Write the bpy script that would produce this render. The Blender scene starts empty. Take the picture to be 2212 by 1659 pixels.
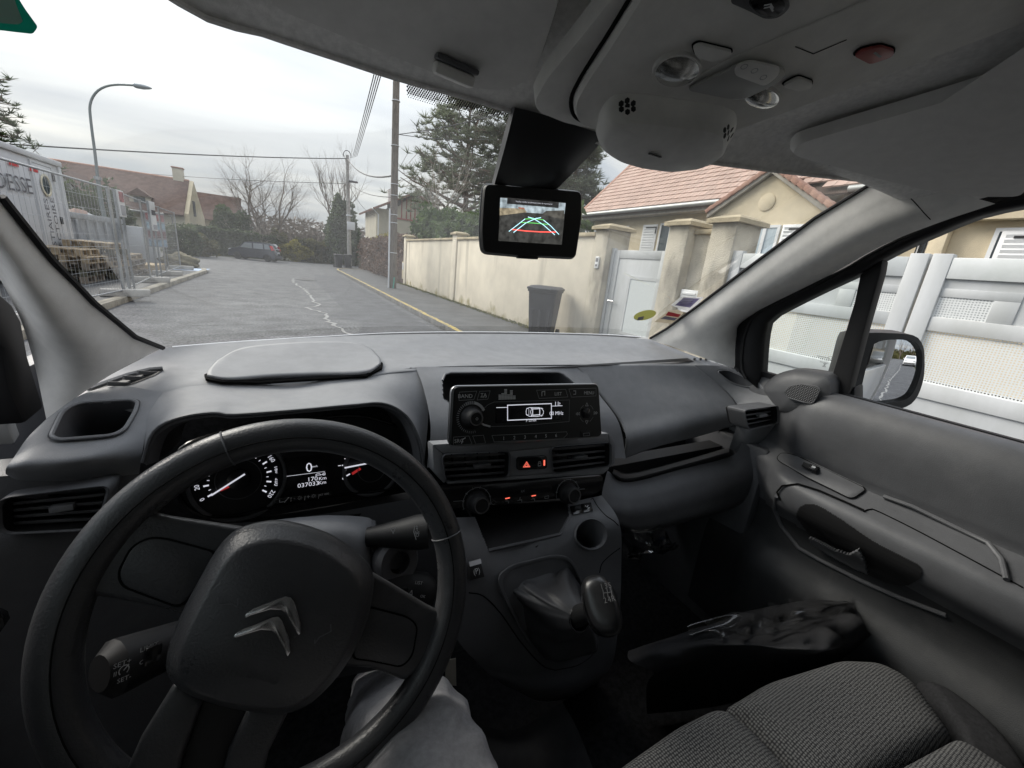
import bpy, bmesh, math, random
import numpy as np
from mathutils import Vector, Matrix, Euler
random.seed(7); rng = np.random.default_rng(7)
scene = bpy.context.scene
col = scene.collection
rad = math.radians
# ------------------------------------------------------------------ camera
FW, FH, FL = 2212.0, 1659.0, 870.0          # reading frame of the photograph and focal length in its pixels
EYE = np.array([0.0, 0.0, 1.4])
def _axes():
    v = np.array([620.0 - FW/2, 527.0 - FH/2, FL]); s = .105
    a, b = v[0], v[1]
    x = (a*FW/2 - b*(527.0 - s*620.0 - FH/2) - FL*FL)/(a + b*s)
    r = np.array([x - FW/2, 527.0 + s*(x - 620.0) - FH/2, FL])
    fw = v/np.linalg.norm(v); r = r/np.linalg.norm(r)
    up = np.cross(r, fw)
    if up[1] > 0: up = -up
    return np.array([r, fw, up])
AX = _axes()
cam_data = bpy.data.cameras.new('camera'); cam = bpy.data.objects.new('camera', cam_data); col.objects.link(cam)
cam_data.sensor_fit = 'HORIZONTAL'; cam_data.sensor_width = 36.0; cam_data.lens = 36.0*FL/FW
cam_data.clip_start = .01; cam_data.clip_end = 2000
_cx, _cy, _cz = AX[:, 0], -AX[:, 1], -AX[:, 2]
cam.matrix_world = Matrix(((_cx[0], _cy[0], _cz[0], EYE[0]), (_cx[1], _cy[1], _cz[1], EYE[1]), (_cx[2], _cy[2], _cz[2], EYE[2]), (0, 0, 0, 1)))
scene.camera = cam
# ------------------------------------------------------------------ light
SUN_EL, SUN_AZ = rad(36), rad(-32)             # low sun behind cloud, ahead of the van (azimuth from +Y towards +X)
SUN_DIR = Vector((math.sin(SUN_AZ)*math.cos(SUN_EL), math.cos(SUN_AZ)*math.cos(SUN_EL), math.sin(SUN_EL)))
world = bpy.data.worlds.new('World'); scene.world = world; world.use_nodes = True
def build_world():
    nt = world.node_tree; N = nt.nodes; L = nt.links; N.clear()
    out = N.new('ShaderNodeOutputWorld'); bg = N.new('ShaderNodeBackground'); L.new(bg.outputs[0], out.inputs[0])
    sky = N.new('ShaderNodeTexSky'); sky.sky_type = 'NISHITA'; sky.sun_disc = False
    sky.sun_elevation = SUN_EL; sky.sun_rotation = SUN_AZ; sky.air_density = 1.2; sky.dust_density = 2.0
    tc = N.new('ShaderNodeTexCoord'); sep = N.new('ShaderNodeSeparateXYZ'); L.new(tc.outputs['Generated'], sep.inputs[0])
    def mth(op, a, b=None, c=None):
        m = N.new('ShaderNodeMath'); m.operation = op
        for i, q in enumerate((a, b, c)):
            if q is None: continue
            if isinstance(q, (int, float)): m.inputs[i].default_value = q
            else: L.new(q, m.inputs[i])
        return m.outputs[0]
    zz = mth('ADD', mth('MAXIMUM', sep.outputs['Z'], 0.0), .14)
    u = mth('DIVIDE', sep.outputs['X'], zz); v = mth('DIVIDE', sep.outputs['Y'], zz)
    cmb = N.new('ShaderNodeCombineXYZ'); L.new(u, cmb.inputs[0]); L.new(v, cmb.inputs[1])
    mp = N.new('ShaderNodeMapping'); mp.inputs['Rotation'].default_value = (0, 0, rad(38)); mp.inputs['Scale'].default_value = (.5, 1.0, 1)
    L.new(cmb.outputs[0], mp.inputs[0])
    nz = N.new('ShaderNodeTexNoise'); nz.inputs['Scale'].default_value = .95; nz.inputs['Detail'].default_value = 4.5
    nz.inputs['Roughness'].default_value = .5; nz.inputs['Distortion'].default_value = .5; L.new(mp.outputs[0], nz.inputs['Vector'])
    rp = N.new('ShaderNodeValToRGB'); L.new(nz.outputs['Fac'], rp.inputs[0])
    rp.color_ramp.elements[0].position = .33; rp.color_ramp.elements[0].color = (.255, .285, .34, 1)
    rp.color_ramp.elements[1].position = .66; rp.color_ramp.elements[1].color = (.575, .57, .555, 1)
    e = rp.color_ramp.elements.new(.5); e.color = (.41, .43, .46, 1)
    # thin blue-grey bands low down
    n2 = N.new('ShaderNodeTexNoise'); n2.inputs['Scale'].default_value = 2.6; n2.inputs['Detail'].default_value = 5
    mp2 = N.new('ShaderNodeMapping'); mp2.inputs['Scale'].default_value = (1.4, 1.4, 9.0); L.new(tc.outputs['Generated'], mp2.inputs[0]); L.new(mp2.outputs[0], n2.inputs['Vector'])
    low = mth('SUBTRACT', 1.0, mth('MULTIPLY', mth('ABSOLUTE', mth('SUBTRACT', sep.outputs['Z'], .085)), 11.0)); low = mth('MAXIMUM', low, 0.0)
    band = mth('MULTIPLY', low, mth('MULTIPLY', mth('MAXIMUM', mth('SUBTRACT', n2.outputs['Fac'], .44), 0.0), 4.5)); band = mth('MINIMUM', band, .75)
    mb = N.new('ShaderNodeMixRGB'); L.new(band, mb.inputs[0]); mb.inputs[2].default_value = (.28, .33, .40, 1)
    # sun glow through cloud
    dt = N.new('ShaderNodeVectorMath'); dt.operation = 'DOT_PRODUCT'; L.new(tc.outputs['Generated'], dt.inputs[0]); dt.inputs[1].default_value = (.03, .93, .36)
    g = mth('POWER', mth('MAXIMUM', dt.outputs['Value'], 0.0), 9.0)
    glow = N.new('ShaderNodeMixRGB'); glow.blend_type = 'ADD'; glow.inputs[0].default_value = 1.0
    gc = N.new('ShaderNodeMixRGB'); gc.blend_type = 'MULTIPLY'; gc.inputs[0].default_value = 1.0; gc.inputs[1].default_value = (.17, .155, .125, 1); L.new(g, gc.inputs[2])
    L.new(rp.outputs[0], glow.inputs[1]); L.new(gc.outputs[0], glow.inputs[2])
    L.new(glow.outputs[0], mb.inputs[1])
    mx = N.new('ShaderNodeMixRGB'); mx.inputs[0].default_value = .9
    sk = N.new('ShaderNodeMixRGB'); sk.blend_type = 'MULTIPLY'; sk.inputs[0].default_value = 1.0; sk.inputs[2].default_value = (.1, .1, .1, 1); L.new(sky.outputs[0], sk.inputs[1])
    L.new(sk.outputs[0], mx.inputs[1]); L.new(mb.outputs[0], mx.inputs[2])
    # overcast skies grow brighter towards the zenith
    el = mth('MAXIMUM', sep.outputs['Z'], 0.0); gr = mth('ADD', .49, mth('MULTIPLY', el, 1.02)); L.new(gr, bg.inputs[1])
    L.new(mx.outputs[0], bg.inputs[0])
build_world()
sl = bpy.data.lights.new('sun', 'SUN'); sl.energy = 1.5; sl.angle = rad(32); sl.color = (1, .95, .87)
sun = bpy.data.objects.new('sun', sl); col.objects.link(sun); sun.rotation_euler = (-SUN_DIR).to_track_quat('-Z', 'Y').to_euler(); sun.location = (0, 0, 60)
scene.view_settings.view_transform = 'Standard'; scene.view_settings.look = 'None'
scene.view_settings.exposure = 1.4; scene.view_settings.gamma = 1.0; scene.view_settings.use_curve_mapping = False
scene.cycles.max_bounces = 10; scene.cycles.diffuse_bounces = 6; scene.cycles.transparent_max_bounces = 24; scene.cycles.caustics_reflective = False; scene.cycles.caustics_refractive = False
scene.cycles.sample_clamp_indirect = 6
# ------------------------------------------------------------------ pixel reading (points of the photograph put at their real depth)
def ray(x, y): return AX @ np.array([x - FW/2, y - FH/2, FL])
def PZ(x, y, z=0.0): d = ray(x, y); return Vector(EYE + d*(z - EYE[2])/d[2])
def PX(x, y, X): d = ray(x, y); return Vector(EYE + d*X/d[0])
def PY(x, y, Y): d = ray(x, y); return Vector(EYE + d*Y/d[1])
def proj(p):
    c = AX.T @ (np.array(p, float) - EYE); return FW/2 + FL*c[0]/c[2], FH/2 + FL*c[1]/c[2]
_ZM = {'A': (.3224, 0, 658.3), 'B': (.2976, 329.2, 877.8), 'C': (.4712, 0, 1097.2), 'D': (.2728, 877.8, 713.2), 'E': (.3717, 932.6, 1042.3),
       'F': (.3306, 1207, 713.2), 'G': (.3638, 1536, 713.2), 'H': (.4543, 1207, 1152), '8': (.5535, 987.5, 0), '7': (.3637, 1481, 384),
       '6': (.3224, 1207, 301.7), '5': (.2976, 823, 384), '4': (.2315, 658.3, 164.6), '3': (.2315, 384, 329), '2': (.2315, 0, 274.3), '1': (.3306, 0, 0), 'd': (1, 0, 0)}
def ZP(k, x, y): s, ox, oy = _ZM[k]; return ox + x*s, oy + y*s
# ------------------------------------------------------------------ materials
_M = {}
def mat(name, c, rough=.6, metal=0.0, n=0.0, ns=8.0, bump=0.0, bs=None, spec=.5, c2=None, emit=None, es=1.0, coat=0.0, alpha=None, stretch=None, det=6.0):
    """principled material: colour c broken up by noise (amount n, or towards c2) with fine bump"""
    if name in _M: return _M[name]
    m = bpy.data.materials.new(name); m.use_nodes = True; nt = m.node_tree; N = nt.nodes; L = nt.links
    b = N['Principled BSDF']; b.inputs['Base Color'].default_value = (*c, 1); b.inputs['Roughness'].default_value = rough; b.inputs['Metallic'].default_value = metal
    b.inputs['Specular IOR Level'].default_value = spec; b.inputs['Coat Weight'].default_value = coat
    if emit: b.inputs['Emission Color'].default_value = (*emit, 1); b.inputs['Emission Strength'].default_value = es
    if n > 0 or bump > 0 or c2:
        tc = N.new('ShaderNodeTexCoord'); vec = tc.outputs['Object']
        if stretch:
            mp = N.new('ShaderNodeMapping'); mp.inputs['Scale'].default_value = stretch; L.new(vec, mp.inputs[0]); vec = mp.outputs[0]
        if n > 0 or c2:
            nz = N.new('ShaderNodeTexNoise'); nz.inputs['Scale'].default_value = ns; nz.inputs['Detail'].default_value = det; nz.inputs['Roughness'].default_value = .62; L.new(vec, nz.inputs['Vector'])
            rp = N.new('ShaderNodeValToRGB'); L.new(nz.outputs['Fac'], rp.inputs[0])
            if c2: a0, a1 = c, c2
            else: a0 = tuple(v*(1 - n) for v in c); a1 = tuple(min(1, v*(1 + n)) for v in c)
            rp.color_ramp.elements[0].position = .34; rp.color_ramp.elements[0].color = (*a0, 1)
            rp.color_ramp.elements[1].position = .66; rp.color_ramp.elements[1].color = (*a1, 1)
            L.new(rp.outputs[0], b.inputs['Base Color'])
        if bump > 0:
            nb = N.new('ShaderNodeTexNoise'); nb.inputs['Scale'].default_value = bs or ns*6; nb.inputs['Detail'].default_value = 2.5; L.new(vec, nb.inputs['Vector'])
            bp = N.new('ShaderNodeBump'); bp.inputs['Strength'].default_value = bump; bp.inputs['Distance'].default_value = .02 if (bs or 100) < 200 else .0006
            L.new(nb.outputs['Fac'], bp.inputs['Height']); L.new(bp.outputs[0], b.inputs['Normal'])
    _M[name] = m; return m
def film(name, c, rough=.5):
    """thin printed film that lets daylight glow through"""
    if name in _M: return _M[name]
    m = bpy.data.materials.new(name); m.use_nodes = True; nt = m.node_tree; N = nt.nodes; L = nt.links; N.clear(); o = N.new('ShaderNodeOutputMaterial'); mx = N.new('ShaderNodeMixShader'); d = N.new('ShaderNodeBsdfDiffuse'); t = N.new('ShaderNodeBsdfTranslucent'); d.inputs[0].default_value = (*c, 1); t.inputs[0].default_value = (*c, 1); mx.inputs[0].default_value = .55
    L.new(d.outputs[0], mx.inputs[1]); L.new(t.outputs[0], mx.inputs[2]); L.new(mx.outputs[0], o.inputs[0]); _M[name] = m; return m
def glass_mat(name, tint=(1, 1, 1), refl=1.0, ior=1.5, dirt=0.0):
    if name in _M: return _M[name]
    m = bpy.data.materials.new(name); m.use_nodes = True; nt = m.node_tree; N = nt.nodes; L = nt.links; N.clear()
    o = N.new('ShaderNodeOutputMaterial'); mx = N.new('ShaderNodeMixShader'); t = N.new('ShaderNodeBsdfTransparent'); g = N.new('ShaderNodeBsdfGlossy')
    g.inputs['Roughness'].default_value = .02; t.inputs[0].default_value = (*tint, 1)
    fr = N.new('ShaderNodeFresnel'); fr.inputs[0].default_value = ior
    k = N.new('ShaderNodeMath'); k.operation = 'MULTIPLY'; k.inputs[1].default_value = refl; L.new(fr.outputs[0], k.inputs[0])
    L.new(k.outputs[0], mx.inputs[0]); L.new(t.outputs[0], mx.inputs[1]); L.new(g.outputs[0], mx.inputs[2]); L.new(mx.outputs[0], o.inputs[0])
    if dirt:   # thin film of road dust, put in for the hazy veil it scatters
        tc = N.new('ShaderNodeTexCoord'); nz = N.new('ShaderNodeTexNoise'); nz.inputs['Scale'].default_value = 7; nz.inputs['Detail'].default_value = 10; nz.inputs['Roughness'].default_value = .75; L.new(tc.outputs['Object'], nz.inputs['Vector']); mr = N.new('ShaderNodeMapRange'); mr.inputs[1].default_value = .3; mr.inputs[2].default_value = .75; mr.inputs[3].default_value = dirt*.5; mr.inputs[4].default_value = dirt*1.6; L.new(nz.outputs['Fac'], mr.inputs[0])
        tr = N.new('ShaderNodeBsdfTranslucent'); tr.inputs[0].default_value = (.85, .85, .84, 1); m2 = N.new('ShaderNodeMixShader'); L.new(mr.outputs[0], m2.inputs[0]); L.new(mx.outputs[0], m2.inputs[1]); L.new(tr.outputs[0], m2.inputs[2]); L.new(m2.outputs[0], o.inputs[0])
    _M[name] = m; return m
# ------------------------------------------------------------------ mesh building
ORG = {}
class MB:
    def __init__(s): s.v = []; s.f = []; s.mi = []
    def add(s, vs, fs, k=0):
        o = len(s.v); s.v += [tuple(p) for p in vs]; s.f += [tuple(i + o for i in f) for f in fs]; s.mi += [k]*len(fs); return s
    def box(s, c, d, R=None, k=0):
        c = Vector(c); h = [q/2 for q in d]; vs = []
        for sx in (-1, 1):
            for sy in (-1, 1):
                for sz in (-1, 1):
                    p = Vector((sx*h[0], sy*h[1], sz*h[2]))
                    if R is not None: p = R @ p
                    vs.append(c + p)
        return s.add(vs, [(0, 1, 3, 2), (4, 6, 7, 5), (0, 4, 5, 1), (2, 3, 7, 6), (0, 2, 6, 4), (1, 5, 7, 3)], k)
    def b2(s, a, b, k=0):
        return s.box([(p + q)/2 for p, q in zip(a, b)], [abs(q - p) for p, q in zip(a, b)], None, k)
    def tube(s, pts, r, n=8, cap=True, k=0, flat=1.0, ref=None):
        pts = [Vector(p) for p in pts]; m = len(pts); rs = r if isinstance(r, (list, tuple)) else [r]*m
        T = []
        for i in range(m):
            t = (pts[min(i + 1, m - 1)] - pts[max(i - 1, 0)]); T.append(t.normalized() if t.length > 1e-9 else Vector((0, 0, 1)))
        a = Vector(ref) if ref is not None else (Vector((0, 0, 1)) if abs(T[0].z) < .9 else Vector((1, 0, 0)))
        vs = []
        for i in range(m):
            t = T[i]; u = (a - t*a.dot(t))
            u = u.normalized() if u.length > 1e-6 else t.orthogonal().normalized(); w = t.cross(u); a = u
            for j in range(n):
                q = 2*math.pi*j/n; vs.append(pts[i] + u*(rs[i]*math.cos(q)*flat) + w*(rs[i]*math.sin(q)))
        fs = [(i*n + j, i*n + (j + 1) % n, (i + 1)*n + (j + 1) % n, (i + 1)*n + j) for i in range(m - 1) for j in range(n)]
        if cap: fs += [tuple(range(n - 1, -1, -1)), tuple((m - 1)*n + j for j in range(n))]
        return s.add(vs, fs, k)
    def grid(s, rows, k=0, closed=False):
        m, n = len(rows), len(rows[0]); vs = [p for r in rows for p in r]
        fs = [(i*n + j, i*n + (j + 1) % n, (i + 1)*n + (j + 1) % n, (i + 1)*n + j) for i in range(m - 1) for j in range(n if closed else n - 1)]
        return s.add(vs, fs, k)
    def prism(s, pts, d, k=0):
        """pts: loop of 3D points, d: offset vector"""
        n = len(pts); pts = [Vector(p) for p in pts]; d = Vector(d)
        vs = pts + [p + d for p in pts]
        return s.add(vs, [tuple(range(n - 1, -1, -1)), tuple(range(n, 2*n))] + [(j, (j + 1) % n, n + (j + 1) % n, n + j) for j in range(n)], k)
    def ring(s, outer, inner, d, k=0):
        """frame between two loops of equal length, extruded by d"""
        n = len(outer); d = Vector(d); A = [Vector(p) for p in outer]; B = [Vector(p) for p in inner]
        vs = A + B + [p + d for p in A] + [p + d for p in B]; fs = []
        for j in range(n):
            q = (j + 1) % n
            fs += [(j, n + j, n + q, q), (2*n + j, 2*n + q, 3*n + q, 3*n + j), (j, q, 2*n + q, 2*n + j), (n + j, 3*n + j, 3*n + q, n + q)]
        return s.add(vs, fs, k)
    def lathe(s, prof, o=(0, 0, 0), ax=(0, 0, 1), n=24, k=0, cap=True):
        o = Vector(o); ax = Vector(ax).normalized(); u = ax.orthogonal().normalized(); w = ax.cross(u); vs = []
        for r, h in prof:
            for j in range(n):
                q = 2*math.pi*j/n; vs.append(o + ax*h + u*(r*math.cos(q)) + w*(r*math.sin(q)))
        m = len(prof); fs = [(i*n + j, i*n + (j + 1) % n, (i + 1)*n + (j + 1) % n, (i + 1)*n + j) for i in range(m - 1) for j in range(n)]
        if cap: fs += [tuple(range(n - 1, -1, -1)), tuple((m - 1)*n + j for j in range(n))]
        return s.add(vs, fs, k)
    def build(s, name, m, parent=None, smooth=True, bevel=0.0, seg=2, org=None, ang=35, sub=0, solid=0.0, recalc=True):
        org = Vector(org) if org is not None else (ORG.get(parent.name, Vector()) if parent else Vector())
        me = bpy.data.meshes.new(name)
        bm = bmesh.new(); V = [bm.verts.new(Vector(p) - org) for p in s.v]
        for f, k in zip(s.f, s.mi):
            try:
                q = bm.faces.new([V[i] for i in f]); q.material_index = k
            except ValueError: pass
        if recalc: bmesh.ops.recalc_face_normals(bm, faces=bm.faces)
        if solid: 
            bmesh.ops.solidify(bm, geom=bm.faces[:], thickness=solid)
        if bevel:
            bm.normal_update()
            es = [e for e in bm.edges if len(e.link_faces) == 2 and e.calc_face_angle(0) > rad(ang)]
            bmesh.ops.bevel(bm, geom=es, offset=bevel, segments=seg, profile=.5, affect='EDGES', clamp_overlap=True)
        bm.normal_update()
        for f in bm.faces: f.smooth = smooth
        if smooth:
            for e in bm.edges:
                if len(e.link_faces) == 2 and e.calc_face_angle(0) > rad(38): e.smooth = False
        bm.to_mesh(me); bm.free()
        for q in (m if isinstance(m, (list, tuple)) else [m]): me.materials.append(q)
        o = bpy.data.objects.new(name, me); col.objects.link(o)
        if parent: o.parent = parent
        elif org.length: o.location = org
        ORG[o.name] = org
        if sub:
            md = o.modifiers.new('subdivision', 'SUBSURF'); md.levels = sub; md.render_levels = sub
        return o
def tag(o, label=None, cat=None, group=None, kind=None):
    if label: o['label'] = label
    if cat: o['category'] = cat
    if group: o['group'] = group
    if kind: o['kind'] = kind
    return o
def root(name, label, cat, loc=(0, 0, 0), rz=0.0, group=None):
    o = bpy.data.objects.new(name, None); col.objects.link(o); o.location = loc; o.rotation_euler = (0, 0, rz); o.empty_display_size = .1
    ORG[o.name] = Vector(loc); return tag(o, label, cat, group)
def local_root(name, label, cat, group=None):
    o = root(name, label, cat, (0, 0, 0), 0, group); return o
def copy_tree(o, parent=None):
    c = o.copy(); col.objects.link(c); c.parent = parent; ORG[c.name] = Vector()
    for ch in list(o.children): copy_tree(ch, c)
    return c
def share(o, parent, loc=None, rot=None, mtx=None):
    """another piece that shares o's mesh"""
    c = bpy.data.objects.new(o.name.split('.')[0], o.data); col.objects.link(c); c.parent = parent
    if mtx is not None: c.matrix_basis = mtx
    else:
        if loc is not None: c.location = loc
        if rot is not None: c.rotation_euler = rot
    return c
def catmull(pts, n):
    """resample a polyline through pts to n points, smooth, by arc length"""
    P = np.array([tuple(p) for p in pts], float)
    if len(P) == 2: t = np.linspace(0, 1, n)[:, None]; return P[0]*(1 - t) + P[1]*t
    Q = np.vstack([2*P[0] - P[1], P, 2*P[-1] - P[-2]]); out = []
    for i in range(1, len(Q) - 2):
        t = np.linspace(0, 1, 24, endpoint=False)[:, None]; a, b, c, d = Q[i - 1], Q[i], Q[i + 1], Q[i + 2]
        out.append(.5*(2*b + (c - a)*t + (2*a - 5*b + 4*c - d)*t**2 + (3*b - a - 3*c + d)*t**3))
    out = np.vstack(out + [P[-1:]]); s = np.r_[0, np.cumsum(np.linalg.norm(np.diff(out, axis=0), axis=1))]
    u = np.linspace(0, s[-1], n); return np.stack([np.interp(u, s, out[:, k]) for k in range(out.shape[1])], 1)
def loft(curves, n=40, m=6):
    """surface through curves (lists of 3D points): each resampled to n, then smoothed across with m steps per span"""
    C = np.array([catmull(c, n) for c in curves])
    if len(C) == 2: mm = m + 1
    else: mm = (len(C) - 1)*m + 1
    return np.stack([catmull_u(C[:, j], mm) for j in range(n)], 1)
def catmull_u(P, n):
    P = np.asarray(P); k = len(P) - 1; t = np.linspace(0, k, n); Q = np.vstack([2*P[0] - P[1], P, 2*P[-1] - P[-2]]); o = []
    for q in t:
        i = min(int(q), k - 1); f = q - i; a, b, c, d = Q[i], Q[i + 1], Q[i + 2], Q[i + 3]
        o.append(.5*(2*b + (c - a)*f + (2*a - 5*b + 4*c - d)*f*f + (3*b - a - 3*c + d)*f**3))
    return np.array(o)
def round_loop(pts, r, seg=5):
    """round the corners of a 3D polygon loop"""
    out = []; n = len(pts); P = [Vector(p) for p in pts]; R = r if isinstance(r, (list, tuple)) else [r]*n
    for i in range(n):
        a, b, c = P[i - 1], P[i], P[(i + 1) % n]; q = min(R[i], (a - b).length*.48, (c - b).length*.48)
        s, e = b + (a - b).normalized()*q, b + (c - b).normalized()*q
        for j in range(seg + 1):
            t = j/seg; out.append(s*(1 - t)**2 + b*2*t*(1 - t) + e*t*t)
    return out
class Frame:
    """a flat frame: origin o, u right, v up, w out of the face"""
    def __init__(s, o, u, v): s.o = Vector(o); s.u = Vector(u).normalized(); v = Vector(v); s.v = (v - s.u*v.dot(s.u)).normalized(); s.w = s.u.cross(s.v)
    def p(s, x, y, z=0.0): return s.o + s.u*x + s.v*y + s.w*z
    def R(s): return Matrix((s.u, s.v, s.w)).transposed()
    def hit(s, px, py, z=0.0):
        """where the sight line through a pixel meets the frame's plane"""
        d = Vector(ray(px, py)); e = Vector(EYE); o = s.o + s.w*z; return e + d*((o - e).dot(s.w)/d.dot(s.w))
    def loc(s, P): q = Vector(P) - s.o; return q.dot(s.u), q.dot(s.v)
_font_cache = {}
def glyphs(txt):
    if txt not in _font_cache:
        cu = bpy.data.curves.new('t', 'FONT'); cu.body = txt; cu.size = 1.0; cu.resolution_u = 2; ob = bpy.data.objects.new('t', cu)
        me = ob.to_mesh(); _font_cache[txt] = ([tuple(v.co) for v in me.vertices], [tuple(p.vertices) for p in me.polygons])
        ob.to_mesh_clear(); bpy.data.objects.remove(ob); bpy.data.curves.remove(cu)
    return _font_cache[txt]
def text(mb, fr, txt, x, y, size, z=.0008, ang=0.0, wide=1.0, k=0):
    """flat lettering centred at x, y on a frame"""
    V, F = glyphs(txt)
    if not V: return
    xs = [v[0] for v in V]; ys = [v[1] for v in V]; cx = (min(xs) + max(xs))/2; cy = (min(ys) + max(ys))/2; ca, sa = math.cos(ang), math.sin(ang)
    mb.add([fr.p(x + ((a - cx)*wide*ca - (b - cy)*sa)*size, y + ((a - cx)*wide*sa + (b - cy)*ca)*size, z) for a, b, c in V], F, k)
def line(mb, fr, pts, w, z=.0008, closed=False, k=0):
    """flat painted line along points of a frame"""
    P = [Vector((a, b)) for a, b in pts]; n = len(P)
    for i in range(n if closed else n - 1):
        a, b = P[i], P[(i + 1) % n]; d = (b - a)
        if d.length < 1e-7: continue
        d.normalize(); q = Vector((-d.y, d.x))*w/2; a = a - d*w*.4; b = b + d*w*.4
        mb.add([fr.p(*(a + q), z), fr.p(*(a - q), z), fr.p(*(b - q), z), fr.p(*(b + q), z)], [(0, 1, 2, 3)], k)
# ================================================================== SETTING OUTSIDE
ASPH = mat('asphalt', (.108, .11, .114), .76, n=.30, ns=2.2, bump=.25, bs=40, spec=.22, det=12)
def speckle(m, lo, hi, sc=34):
    nt = m.node_tree; N = nt.nodes; L = nt.links; b = N['Principled BSDF']; src = b.inputs['Base Color'].links[0].from_socket; tc = N.new('ShaderNodeTexCoord'); nz = N.new('ShaderNodeTexNoise'); nz.inputs['Scale'].default_value = sc; nz.inputs['Detail'].default_value = 2; nz.inputs['Roughness'].default_value = .8; L.new(tc.outputs['Object'], nz.inputs['Vector']); rp = N.new('ShaderNodeValToRGB'); rp.color_ramp.elements[0].position = .36; rp.color_ramp.elements[0].color = (lo, lo, lo, 1); rp.color_ramp.elements[1].position = .64; rp.color_ramp.elements[1].color = (hi, hi, hi, 1); L.new(nz.outputs['Fac'], rp.inputs[0]); mx = N.new('ShaderNodeMixRGB'); mx.blend_type = 'MULTIPLY'; mx.inputs[0].default_value = 1; L.new(src, mx.inputs[1]); L.new(rp.outputs[0], mx.inputs[2]); L.new(mx.outputs[0], b.inputs['Base Color']); return m
speckle(ASPH, .58, 1.42, 24)
ASPH2 = mat('asphalt_smooth', (.082, .084, .09), .7, n=.25, ns=2.2, bump=.25, bs=70, spec=.22, det=10)
speckle(ASPH2, .7, 1.3, 26)
PAVE = mat('pavement_asphalt', (.062, .065, .068), .65, n=.35, ns=1.6, bump=.5, bs=55, det=10)
SOIL = mat('soil_grass', (.055, .062, .03), .95, n=.4, ns=.6, bump=.5, bs=9)
KERB = mat('kerb_concrete', (.30, .275, .225), .85, n=.25, ns=5, bump=.4, bs=70)
KERBG = mat('kerb_dark', (.12, .12, .118), .8, n=.3, ns=5, bump=.4, bs=70)
YEL = mat('worn_yellow_paint', (.60, .44, .10), .6, c2=(.17, .155, .12), ns=9, bump=.2, bs=60)
CRK = mat('crack_residue', (.26, .26, .255), .8, n=.15, ns=9)
GAL = mat('galvanised_steel', (.36, .375, .39), .42, .75, n=.15, ns=14)
def sheet(name, pts, z, m, kind='structure'):
    mb = MB(); mb.add([(p[0], p[1], z) for p in pts], [tuple(range(len(pts)))]); return tag(mb.build(name, m, smooth=False, recalc=False), kind=kind)
sheet('ground', [(-400, -400), (400, -400), (400, 500), (-400, 500)], -.02, SOIL)
FE2 = [(-60, 26), (-12, 35.5), (-3, 39.0), (5, 42.5), (12, 46)]      # far edge of the junction
road = sheet('road', [(-2.8, -90), (2.8, -90), (2.8, 27), (2.75, 29.5), (3.2, 32), (5.2, 33.5), (40, 34), (60, 62), (FE2[4][0], FE2[4][1])] + [FE2[3], FE2[2], FE2[1], FE2[0]] + [(-40, 30), (-12, 24.5), (-5, 22.6), (-3.4, 21.6), (-2.85, 20.2)], 0, ASPH)
road_patch = sheet('road_patch', [(x, y) for x, y in ((1.2, 24.5), (2.6, 24.5), (2.6, 13.0), (2.6, 5), (2.6, -30), (.6, -30), (1.05, 5), (1.0, 7.4), (1.3, 8.6), (.75, 9.6), (1.15, 10.6), (1.1, 14.5), (.95, 19.5))], .004, ASPH2)
# whitish ragged crack line and dark cross joints
def crack(pts, w, z, m, jag=.05, name='road_crack'):
    P = catmull([(x, y, 0) for x, y in pts], int(12*len(pts))); mb = MB(); L = []; R = []
    for p in P:
        a = w*(.25 + rng.random()*.9); b = w*(.25 + rng.random()*.9); j = (rng.random() - .5)*jag
        L.append((p[0] - a + j, p[1], z)); R.append((p[0] + b + j, p[1] + .02, z))
    mb.grid([L, R]); o = mb.build(name, m, road, smooth=False); return o
ck = [PZ(*ZP('3', x, y)) for x, y in ((1065, 1180), (1110, 1240), (1200, 1290), (1240, 1370), (1310, 1425), (1200, 1460), (1360, 1500), (1400, 1570), (1480, 1620), (1560, 1670))]
crack([(p.x, p.y) for p in ck] + [(1.0, 6.2), (1.1, 5.2), (.95, 4.2), (1.1, 2.5), (.9, 0), (1.15, -3), (.95, -8), (1.1, -14), (.9, -24)], .045, .009, CRK, .13)
DRK = mat('dark_joint', (.035, .035, .037), .7)
for pa, pb in (((0, 1350), (1050, 1355)), ((0, 1620), (1250, 1605)), ((300, 1203), (1080, 1196)), ((1110, 1212), (1470, 1214)), ((1170, 1285), (1600, 1280))):
    a, b = PZ(*ZP('3', *pa)), PZ(*ZP('3', *pb)); mb = MB(); n = 24; ya = .03 if a.y < 12 else .07
    rw = [[(a.x + (b.x - a.x)*i/n, a.y + (b.y - a.y)*i/n + (rng.random() - .5)*.06 + s*ya*(.4 + .6*rng.random()), .0075) for i in range(n + 1)] for s in (-.5, .5)]
    mb.grid(rw).build('road_joint', DRK, road, smooth=False)
mh = PZ(*ZP('3', 1200, 1192)); MB().lathe([(0.01, .004), (.42, .004), (.42, .011), (.38, .013), (.01, .013)], (mh.x, mh.y, 0), n=24).build('manhole_cover', DRK, road)
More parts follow.
